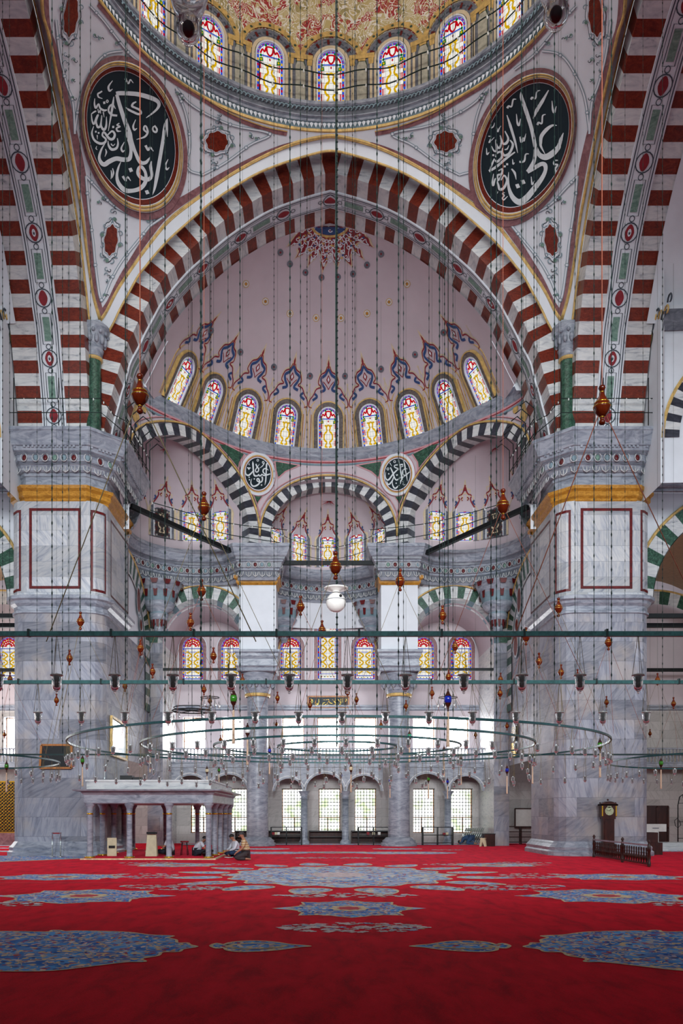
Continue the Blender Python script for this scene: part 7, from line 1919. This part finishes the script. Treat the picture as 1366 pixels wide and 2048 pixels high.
for k in range(3):
    a = PI/2 + 2*PI*k/3; mb = MB(); mb.tube([(.058*math.cos(a), .058*math.sin(a), -.437), (.004*math.cos(a), .004*math.sin(a), -.02)], .0028, 4, caps=False); cord_me.append(mb.mesh('cord', m_cordbr))
mb = MB()
for k in range(3):
    a = PI/2 + 2*PI*k/3; mb.tube([(.058*math.cos(a), .058*math.sin(a), -.437), (.004*math.cos(a), .004*math.sin(a), -.02)], .0035, 3, caps=False)
cord3_me = mb.mesh('cords', m_cordbr)
def lamp_proto(near):
    o = empty('hanging_glass_lamp', (0,0,0))
    link_mesh('glass_cup', gl_me, o); c = link_mesh('oil_holder', cand_me, o)
    if near is True:
        link_mesh('rim_collar', rim_me, o)
        for m in cord_me: link_mesh('cord', m, o)
    else: link_mesh('hanging_cords', cord3_me, o)
    if near == 'long':                        # the same lamp on cords nearly twice as long
        for ch in o.children:
            if ch.name.startswith('hanging_cords'): ch.scale = (1,1,1.85)
            else: ch.location = (0,0,-.37)
    return o
PROTO = {}
NL = [0]
def place_lamp(p, label, group, near, s=1.0):
    if near not in PROTO: o = PROTO[near] = lamp_proto(near)
    else: o = copy_tree(PROTO[near])
    o.location = p; o['label'] = label; o['category'] = 'lamp'; o['group'] = group; o.rotation_euler.z = NL[0]*.7
    if s != 1.0: o.scale = (s, s, s)
    NL[0] += 1; return o
def inframe(p, m=12):
    x = VX + (p.x-CX)*F/p.y; y = VY - (p.z-CZ)*F/p.y; return -m < x < 1366+m and -m < y < 2060
for b, (Y, which, px0, dx, k) in enumerate(((8.78, 'nearest', -3, 116.3, 12), (12.0, 'second', -11, 86.9, 17))):
    xs = [P(px0 + dx*i, 0, Y).x for i in range(k)]
    xs = [x for x in xs if inframe(Vector((x, Y, LZ-.5)), 10)]
    for i, x in enumerate(xs): place_lamp(Vector((x, Y, LZ)), 'glass oil lamp hanging from the %s straight bar, %s from the left' % (which, ordn(i)), 'lamps on the %s straight bar' % which, True)
def ring_lamps(c, r, which, spacing=.66, z=0, near=False, ph=0.0, longs=0):
    n = int(round(2*PI*r/spacing)); L = []
    for i in range(n):
        a = 2*PI*(i+ph)/n; p = Vector((c.x + r*math.cos(a), c.y + r*math.sin(a), c.z+z))
        if inframe(p + Vector((0,0,-.5)), 4): L.append(p)
    fr = sorted([p for p in L if p.y < c.y], key=lambda p: p.x/p.y); bk = sorted([p for p in L if p.y >= c.y], key=lambda p: p.x/p.y)
    for side, S_ in (('front', fr), ('far', bk)):
        for i, p in enumerate(S_): place_lamp(p, 'small glass lamp, %s side of the %s, %s from left' % (side, which, ordn(i)), 'lamps on the %s' % which, 'long' if (longs and side == 'far' and i % longs == 0) else near)
ring_lamps(LC, 7.4, 'largest hoop', .62, ph=.3, longs=2); ring_lamps(LC, 5.5, 'second hoop', .66, longs=2); ring_lamps(LC, 3.5, 'third hoop', .66, longs=2); ring_lamps(LC, 1.7, 'innermost hoop', .6, longs=2)
print('LAMPS', NL[0])
ring_lamps(Vector((-14.6,27,3.45)), 5.4, 'left-edge hoop', .7); ring_lamps(Vector((14.7,27,3.45)), 5.4, 'right-edge hoop', .7)
ring_lamps(Vector((-15.4,27.5,3.25)), 3.6, 'inner left-edge hoop', .8); ring_lamps(Vector((15.6,27.5,3.25)), 3.6, 'inner right-edge hoop', .8)
bw_ = MB(); bw_.lathe([(.002,-.635),(.02,-.632),(.034,-.612),(.038,-.592),(.034,-.57),(.033,-.562),(.046,-.535),(.060,-.49),(.066,-.44),(.062,-.44),(.055,-.488),(.040,-.533),(.024,-.556),(.026,-.575),(.030,-.592),(.026,-.61),(.012,-.622),(.002,-.624)], (0,0,0), 28)
big_me = bw_.mesh('glass_bowl', m_glass); bw_ = MB(); bw_.ball((0,0,-.594), .019, 14, 9, 0, (1,1,1.2)); oil_me = bw_.mesh('olive_oil', plain('olive_oil', (150,140,70), .15))
# two big lamps hanging close to the viewer at the top of the photograph
for i, (px, py, Y, lab) in enumerate(((377, 85, 2.4, 'large blurred glass lamp close to the viewer at the top left'), (1112, 56, 2.4, 'large blurred glass lamp close to the viewer at the top right'))):
    o = empty('hanging_glass_lamp', P(px, py, Y) + Vector((0,0,.635*.95)), lab, 'lamp'); o.scale = (.95,)*3
    link_mesh('glass_bowl', big_me, o); link_mesh('olive_oil', oil_me, o)
    for m in cord_me: link_mesh('cord', m, o)
# ---- turned wooden finials with their cords
fm = MB(); prof = [(.004,.225),(.030,.215),(.040,.19),(.030,.165),(.018,.155),(.020,.145),(.024,.14),(.036,.10),(.062,.05),(.078,.025),(.083,.012),(.083,-.012),(.094,-.02),(.096,-.035),(.088,-.05),(.080,-.075),(.060,-.105),(.034,-.13),(.024,-.138),(.020,-.15),(.018,-.165),(.030,-.175),(.038,-.197),(.030,-.217),(.004,-.225)]
fm.lathe(prof, (0,0,0), 20); f_me = fm.mesh('turned_body', m_wood)
def bandmesh(z0, r):
    b = MB(); b.lathe([(r*.97,z0-.006),(r+.003,z0-.004),(r+.003,z0+.004),(r*.97,z0+.006)], (0,0,0), 20); return b.mesh('gold_band', m_brass)
bands = [bandmesh(.143,.0235), bandmesh(.022,.081), bandmesh(-.022,.095), bandmesh(-.139,.0245)]
FIN = [(280,747,828),(1204,770,850),(408,983,1042),(1006,977,1040),(671,1102,1160),(403,1158,1202),(800,1137,1183),(601,1191,1232),(885,1210,1249),(381,1225,1262),(161,1223,1260),(644,1240,1277),(1117,1195,1234),(1052,1254,1291),(1078,1305,1337),(1217,1265,1301),(139,1299,1331),(281,1278,1312),(305,1327,1357),(427,1294,1327),(910,1276,1308),(897,1338,1366),(113,1387,1412),(408,1365,1391),(485,1347,1372),(555,1383,1407),(695,1371,1396),(713,1386,1410),(812,1400,1423),(864,1373,1398),(1000,1372,1399),(1001,1345,1370),(1122,1328,1358),(1155,1338,1365),(1315,1346,1371),(1347,1394,1418),(1213,1392,1415),(20,1344,1370),(250,1358,1384),(762,1440,1459),(1014,1441,1461),(951,1460,1478),(620,1398,1421),(9,1460,1477),(441,1470,1487),(553,1440,1456),(1300,1458,1475),(420,1390,1412)]
FP = None
_labs = {0: 'largest turned wooden finial, left of the picture before the striped pier', 1: 'large turned wooden finial before the right pier cornice', 4: 'turned wooden finial directly above the white globe'}
_grp = sorted(range(len(FIN)), key=lambda i: FIN[i][0])
for i, (px, ya, yb) in enumerate(FIN):
    hgt = yb - ya; Y = .45*F/hgt; c = P(px, (ya+yb)/2, Y)
    rank = _grp.index(i)
    lab = _labs.get(i, 'small turned wooden finial on a chandelier chain, %s counting from the left' % ordn(rank))
    o = empty('hanging_finial', c, lab, 'finial', 'turned wooden finials')
    link_mesh('turned_body', f_me, o)
    if hgt > 34:
        for b in bands: link_mesh('gold_band', b, o)
    else: link_mesh('gold_band', bands[1], o); link_mesh('gold_band', bands[2], o)
    top = 30.0 if Y > 14.5 else 21.5
    mb = MB(); mb.tube([(0,0,.22),(0,0,top-c.z)], .0065 if i < 2 else .004, 5, caps=False); mb.build('upper_cord', m_cordred if i in (0,1,2,3,11) else m_chain, o)
    drop = LZ - c.z; sp_ = max(.25, -drop*.36)
    n = 2 if i < 9 else 3
    for k in range(n):
        a = (PI*k if n == 2 else PI*.1 + 2*PI*k/3); ex = sp_*(1.05 if k else 1.3)
        mb = MB(); mb.tube([(.02*math.cos(a), .0, -.06), (ex*math.cos(a), (0 if n == 2 else ex*math.sin(a)), min(drop, -.3))], .004 if i > 1 else .006, 4, caps=False); mb.build('lower_cord', m_cordbr if i % 2 == 0 else m_cordred, o)
# ---- coloured glass eggs with tassels
em = MB(); em.ball((0,0,0), .078, 18, 12, 0, (1,1,1.28)); 
EGG = {k: None for k in 'gbwtc'}
egg_mat = {'g': plain('green_glazed_egg', (52,120,34), .12), 'b': plain('blue_glazed_egg', (22,40,150), .1), 'w': plain('white_egg', (226,226,222), .25, 0, .03), 't': plain('turquoise_egg', (40,150,110), .15), 'c': plain('ivory_egg', (216,196,160), .35)}
egg_me = {k: em.mesh('egg', m) for k, m in egg_mat.items()}
cm2 = MB(); cm2.lathe([(.066,.068),(.058,.088),(.05,.1),(.034,.13),(.03,.15),(.014,.17),(.016,.2),(.006,.22)], (0,0,0), 14); cap_t = cm2.mesh('upper_cap', m_wooddk)
cm2 = MB(); cm2.lathe([(.066,-.068),(.058,-.088),(.044,-.12),(.02,-.16),(.026,-.175),(.014,-.2),(.018,-.225),(.006,-.24)], (0,0,0), 14); cap_b = cm2.mesh('lower_cap', m_wooddk)
cm2 = MB(); cm2.lathe([(.010,-.24),(.022,-.26),(.022,-.3),(.026,-.5),(.034,-.9),(.036,-.95),(.0,-.95)], (0,0,0), 10); tas = cm2.mesh('tassel', m_tassel)
cname = {'g': 'green', 'b': 'deep blue', 'w': 'white', 't': 'turquoise', 'c': 'ivory'}
EGGS = [(467,1397,'g',42,'below the second lamp bar left of the left column'),(896,1399,'b',44,'below the second lamp bar right of the right column'),(495,1461,'w',32,'before the left round column'),(539,1501,'b',22,'between the left column and the middle windows'),(819,1472,'t',24,'beside the right round column'),(165,1521,'g',24,'before the left pier right of the black board'),(300,1502,'w',20,'over the marble platform'),(888,1503,'w',24,'below the deep blue egg'),(922,1522,'g',22,'right of the white egg near the right column'),(13,1532,'g',24,'at the left picture edge'),(102,1547,'c',20,'low before the left pier'),(702,1537,'c',22,'low in the middle before the garden windows'),(1014,1540,'b',22,'left of the right pier'),(1065,1520,'b',22,'on the left edge of the right pier'),(1200,1490,'g',30,'before the right pier'),(1087,1543,'w',18,'low before the right pier left corner'),(1322,1526,'g',24,'beyond the right pier'),(857,1558,'g',18,'small and low right of the right column'),(780,1561,'b',16,'small and low left of the right column'),(414,1541,'c',20,'over the right end of the marble platform'),(682,1551,'b',16,'small and low before the middle windows'),(438,1540,'g',16,'beside the platform corner'),(895,1563,'b',16,'small and low before the right windows')]
for i, (px, py, k, hgt, where) in enumerate(EGGS):
    Y = .44*F/hgt; Y = min(Y, 36); c = P(px, py, Y); s = hgt*Y/F/.44
    o = empty('hanging_egg', c, '%s egg ornament with tassel %s' % (cname[k], where), 'egg ornament', 'egg ornaments'); o.scale = (s, s, s)
    link_mesh('egg', egg_me[k], o); link_mesh('upper_cap', cap_t, o); link_mesh('lower_cap', cap_b, o); link_mesh('tassel', tas, o)
    mb = MB(); mb.tube([(0,0,.2),(0,0,max(LZ-c.z,.3)/s+.0)], .006, 4, caps=False); mb.build('cord', m_chain, o)
# ---- long chains from the dome and vaults
def chain_mesh(L, r, step_):
    mb = MB(); n = int(L/step_); mb.tube([(0,0,0),(0,0,L)], r*.42, 4, caps=False, sm=False)
    b = len(mb.v); vs = []; fs = []
    for i in range(n):
        z = step_*(i+.5); k = len(vs)
        vs += [(r,0,z),(0,r,z),(-r,0,z),(0,-r,z),(0,0,z+step_*.34),(0,0,z-step_*.34)]
        for j in range(4): fs += [(k+j, k+(j+1) % 4, k+4), (k+(j+1) % 4, k+j, k+5)]
    mb.add(vs, fs, 0); return mb
ch_far = chain_mesh(27.5, .017, .26).mesh('links', m_chain); ch_near = chain_mesh(17.8, .0125, .17).mesh('links', m_chain); ch_thin = chain_mesh(27.5, .011, .3).mesh('links', m_chain); ch_thick = chain_mesh(27.5, .038, .2).mesh('links', m_chain)
CH = [(5,'f'),(19,'t'),(74,'t'),(104,'n'),(125,'f'),(137,'t'),(160,'f'),(181,'t'),(251,'n'),(254,'f'),(300,'t'),(330,'f'),(377,'t'),(401,'n'),(403,'f'),(422,'f'),(456,'t'),(480,'f'),(548,'f'),(580,'n'),(601,'t'),(614,'f'),(642,'t'),(690,'t'),(705,'f'),(710,'t'),(754,'f'),(797,'n'),(807,'t'),(858,'t'),(879,'n'),(889,'f'),(906,'t'),(982,'n'),(993,'f'),(1043,'n'),(1046,'t'),(1068,'f'),(1074,'t'),(1109,'n'),(1150,'t'),(1188,'f'),(1223,'n'),(1250,'t'),(1325,'f'),(1286,'t')]
for i, (px, k) in enumerate(CH):
    if k == 'n': Y = 12.0; me = ch_near
    else:
        # meets a hoop of the chandelier
        R_ = (7.4, 5.5, 7.4, 3.5)[i % 4]; a = (px-VX)/F; Y = None
        for R2 in (R_, 7.4):
            A = 1+a*a; Bq = -2*(a*(LC.x-CX) + LC.y); Cq = (LC.x-CX)**2 + LC.y**2 - R2*R2; D_q = Bq*Bq-4*A*Cq
            if D_q >= 0: Y = (-Bq + (1 if i % 3 == 0 else -1)*math.sqrt(D_q))/(2*A); break
        if Y is None: Y = 25.0
        me = ch_far if k == 'f' else ch_thin
    p = P(px, 0, Y); p.z = LZ + .02 if Y != 25.0 else LZ - .1
    o = empty('hanging_chain', p, ('thick' if k == 'n' else 'fine') + ' dark chandelier chain hanging from above, %s from the left' % ordn(i), 'chain', 'chandelier chains')
    link_mesh('links', me, o)
o = empty('hanging_chain', (LC.x+.0, LC.y, LZ), 'thickest central chain falling from the dome middle to the hoops', 'chain', 'chandelier chains'); link_mesh('links', ch_thick, o)
# ---- white globe under its saucer
p = P(672, 1205, 22.5); o = empty('hanging_globe', p, 'white globe with a glass saucer hanging in the middle of the hall', 'lamp')
mb = MB(); mb.ball((0,0,0), .27, 24, 14); mb.ball((.12,-.225,.13), .04, 8, 6, 1); mb.build('globe', [m_whitepl, m_blackpl], o)
mb = MB(); mb.tube([(.272*math.cos(a), .272*math.sin(a), .06) for a in [2*PI*i/32 for i in range(32)]], .006, 4, 0, True); mb.build('seam_band', m_greydk, o)
mb = MB(); mb.lathe([(.1,.27),(.12,.32),(.3,.36),(.34,.39),(.33,.4),(.28,.375),(.1,.35),(.05,.36)], (0,0,0), 28); mb.build('saucer', m_whitepl, o)
mb = MB(); mb.tube([(0,0,.3),(0,0,25)], .008, 4, caps=False); mb.build('cord', m_chain, o)
# ---- small wire hoops with glass drops
for i, (px, py, rpx, Y, lab) in enumerate(((384,1422,39,36,'flat black wire hoop with spokes before the left window pair'),(420,1395,18.5,33,'little wire hoop above the spoked hoop on the left'),(896,1395,18.5,33,'little wire hoop round the deep blue egg'))):
    r = rpx*Y/F; o = empty('hanging_wire_hoop', P(px,py,Y), lab, 'wire hoop')
    mb = MB(); mb.tube([(r*math.cos(a), r*math.sin(a), 0) for a in [2*PI*k/36 for k in range(36)]], .03 if i == 0 else .015, 5, 0, True); mb.build('ring', m_iron, o)
    if i == 0:
        mb = MB(); mb.tube([(r*.93*math.cos(a), r*.93*math.sin(a), .14) for a in [2*PI*k/36 for k in range(36)]], .02, 5, 0, True); mb.build('upper_ring', m_iron, o)
    for k in range(4):
        a = PI*k/4; mb = MB(); mb.tube([(-r*math.cos(a), -r*math.sin(a), 0), (r*math.cos(a), r*math.sin(a), 0)], .015 if i == 0 else .006, 4); mb.build('spoke', m_iron, o)
    mb = MB(); mb.tube([(0,0,0),(0,0,20)], .012, 4); mb.build('cord', m_chain, o)
    for k in range(5):
        a = 2*PI*k/5 + .4; mb = MB(); mb.lathe([(.004,-.1),(.03,-.2),(.05,-.3),(.03,-.4),(.004,-.42)], (r*math.cos(a), r*math.sin(a), 0), 8); mb.tube([(r*math.cos(a), r*math.sin(a), 0), (r*math.cos(a), r*math.sin(a), -.12)], .004, 3); mb.build('glass_drop', m_glass, o)
# ---- cables with little bulbs: dome gallery, pier cornices, middle half dome
bulb_m = plain('bulb_glass', (226,230,226), .15, 0, .02)
def lightline(name, pts, label, step_=.5, posts=None, r=.018, bulb=.035):
    o = empty(name, (0,0,0), label, 'cable'); mb = MB(); mb.tube(pts, r, 5); mb.build('cable', m_chain, o)
    if step_:
        n = max(int(plen(pts)/step_), 2)
        for q in resample(pts, n)[:46]:
            mb = MB(); mb.ball((0,0,.0), bulb, 6, 5, 0, (.8,.8,1.5)); b = mb.build('bulb', bulb_m, o); b.location = q + Vector((0,0,-.03))
    if posts:
        for a, b in posts: mb = MB(); mb.tube([a, b], .02, 5); mb.build('post', m_iron, o)
    return o
for rr, hh, lab, st in ((8.0, 1.55, 'lower light cable strung round the dome gallery', 1.1), (7.95, 2.1, 'upper light cable strung round the dome gallery', 1.1)):
    pts = [Vector((-rr*math.sin(R(a)), YC + rr*math.cos(R(a)), zz + hh - .07*math.cos(R(a*22)))) for a in range(-70, 71, 3)]; lightline('hanging_bulb_cable', pts, lab, st, [(pts[i], Vector((pts[i].x, pts[i].y, zz+1.0))) for i in range(5, len(pts)-3, 5)] if hh > 2 else None, .022, .05)
for sg in (1, -1):
    nm = 'left' if sg > 0 else 'right'; y = 32.1; zb = H0 + 15.1
    posts = [(Vector((sg*x, y, zb)), Vector((sg*x, y, zb + 1.85))) for x in (-13.6,-12.35,-10.6,-8.95)]
    lightline('hanging_bulb_cable', [Vector((sg*-14.2,y,zb+1.05)), Vector((sg*-8.95,y,zb+1.05)), Vector((sg*-8.6,y+.6,zb+.7)), Vector((sg*-8.25,33.5,zb+.8)), Vector((sg*-8.1,36.5,zb+.8))], 'bulb cable and rods along the %s pier cornice' % nm, .42, posts)
    for k, dz in enumerate((.5,)): lightline('hanging_wire', [Vector((sg*-14.2,y,zb+dz)), Vector((sg*-8.95,y,zb+dz)), Vector((sg*-8.2,33.0,zb+.1)), Vector((sg*-8.1,36.5,zb+.1))], 'plain dark wire below the bulb cable on the %s pier cornice' % nm, 0)
    # iron guard on the exedra side
    o = empty('guard_rail', (0,0,0), 'thin black iron railing on the ledge behind the %s pier cornice' % nm, 'railing')
    for i in range(7):
        q = Vector((sg*(-8.3 + .02*i), 33.6 + .65*i, H0+15.0)); mb = MB(); mb.tube([q, q + Vector((0,0,1.5)), q + Vector((sg*.35,0,1.8)), q + Vector((sg*.6,0,1.6))], .025, 5); mb.build('post', m_iron, o)
    for zh in (.5, 1.1): 
        mb = MB(); mb.tube([Vector((sg*-8.3,33.6,H0+15.0+zh)), Vector((sg*-8.18,37.5,H0+15.0+zh))], .022, 5); mb.build('rail', m_iron, o)
    for j, (q0, q1) in enumerate(((P(575,1060,42.3), P(305,1005,37.8)), (P(560,1085,42.3), P(300,1020,37.8)))):
        a, b = q0, q1
        if sg < 0: a, b = mirx(a), mirx(b)
        m = a.lerp(b, .5) - Vector((0,0,.25)); lightline('hanging_wire', cr([a, m, b], 5), ('upper' if j == 0 else 'lower') + ' dark wire sagging across the %s small half dome windows' % nm, 0 if j else .9, None, .02, .04)
pts = [Vector((3.1*math.sin(R(a)), 43.1 + 3.1*math.cos(R(a)), H0 + 14.9 - .02*abs(a)**.5 + .008*abs(a))) for a in range(-80, 81, 8)]
lightline('hanging_bulb_cable', pts, 'bulb cable sagging before the middle small half dome windows', .35, None, .018, .045)
pts = [Vector((3.1*math.sin(R(a)), 43.1 + 3.1*math.cos(R(a)), H0 + 14.2 + .006*abs(a))) for a in range(-80, 81, 8)]; lightline('hanging_wire', pts, 'plain wire under the bulb cable of the middle small half dome', 0)
# ---------------------------------------------------------------- camera, light, view
cam = bpy.data.cameras.new('camera'); co = bpy.data.objects.new('camera', cam); COL.objects.link(co)
co.location = (CX, 0, CZ); co.rotation_euler = (PI/2, 0, 0)
cam.sensor_fit = 'AUTO'; cam.sensor_width = 36; cam.lens = 36*F/2048
cam.shift_x = (683-VX)/2048; cam.shift_y = (VY-1024)/2048; cam.clip_end = 300
SC.camera = co
w = bpy.data.worlds.new('sky'); SC.world = w; w.use_nodes = True
bg = w.node_tree.nodes['Background']; bg.inputs[0].default_value = (.80,.88,1.0,1); bg.inputs[1].default_value = 0.95
def area(name, loc, target, sx, sy, power, col=(1,1,1)):
    L = bpy.data.lights.new(name, 'AREA'); L.shape = 'RECTANGLE'; L.size = sx; L.size_y = sy; L.energy = power; L.color = col
    o = bpy.data.objects.new(name, L); COL.objects.link(o); o.location = loc
    o.rotation_euler = (Vector(target)-Vector(loc)).to_track_quat('-Z', 'Y').to_euler(); return o
SC.view_settings.view_transform = 'Standard'; SC.view_settings.look = 'None'; SC.view_settings.gamma = 1; SC.view_settings.use_curve_mapping = False
SC.view_settings.exposure = -0.02
cy_ = SC.cycles
cy_.max_bounces = 10; cy_.diffuse_bounces = 2; cy_.glossy_bounces = 3; cy_.transmission_bounces = 10; cy_.transparent_max_bounces = 6
cy_.caustics_reflective = False; cy_.caustics_refractive = False; cy_.sample_clamp_indirect = 4
# daylight from the near drum windows plus added fill lamps, all outside the frame
for a in (-150, -120, 180, 150, 120, -90, 90):
    area('drum_window_light', (-8.0*math.sin(R(a)), YC + 8.0*math.cos(R(a)), drum_z0+1.3), (0, YC+2, drum_z0-3.0), 2.2, 2.2, 175, (1,.98,.96))

for x in (-9, 0, 9):                         # added fill lamps behind the viewer, brightening piers, bars and lamps
    L_ = area('entrance_fill_light', (x, -3.6, 13), (x*.6, 33, 9.5), 4, 6, 800, (.90,.96,1)); L_.data.spread = R(64)

for sg in (1, -1):                           # added fill lamps that keep the aisles from going black
    area('aisle_fill_light', (-sg*21.6, 41, 6.5), (0, 43, 5), 8, 7, 1000 if sg > 0 else 120, (1,.98,.97))

cy_.use_adaptive_sampling = True; cy_.adaptive_threshold = 0.035
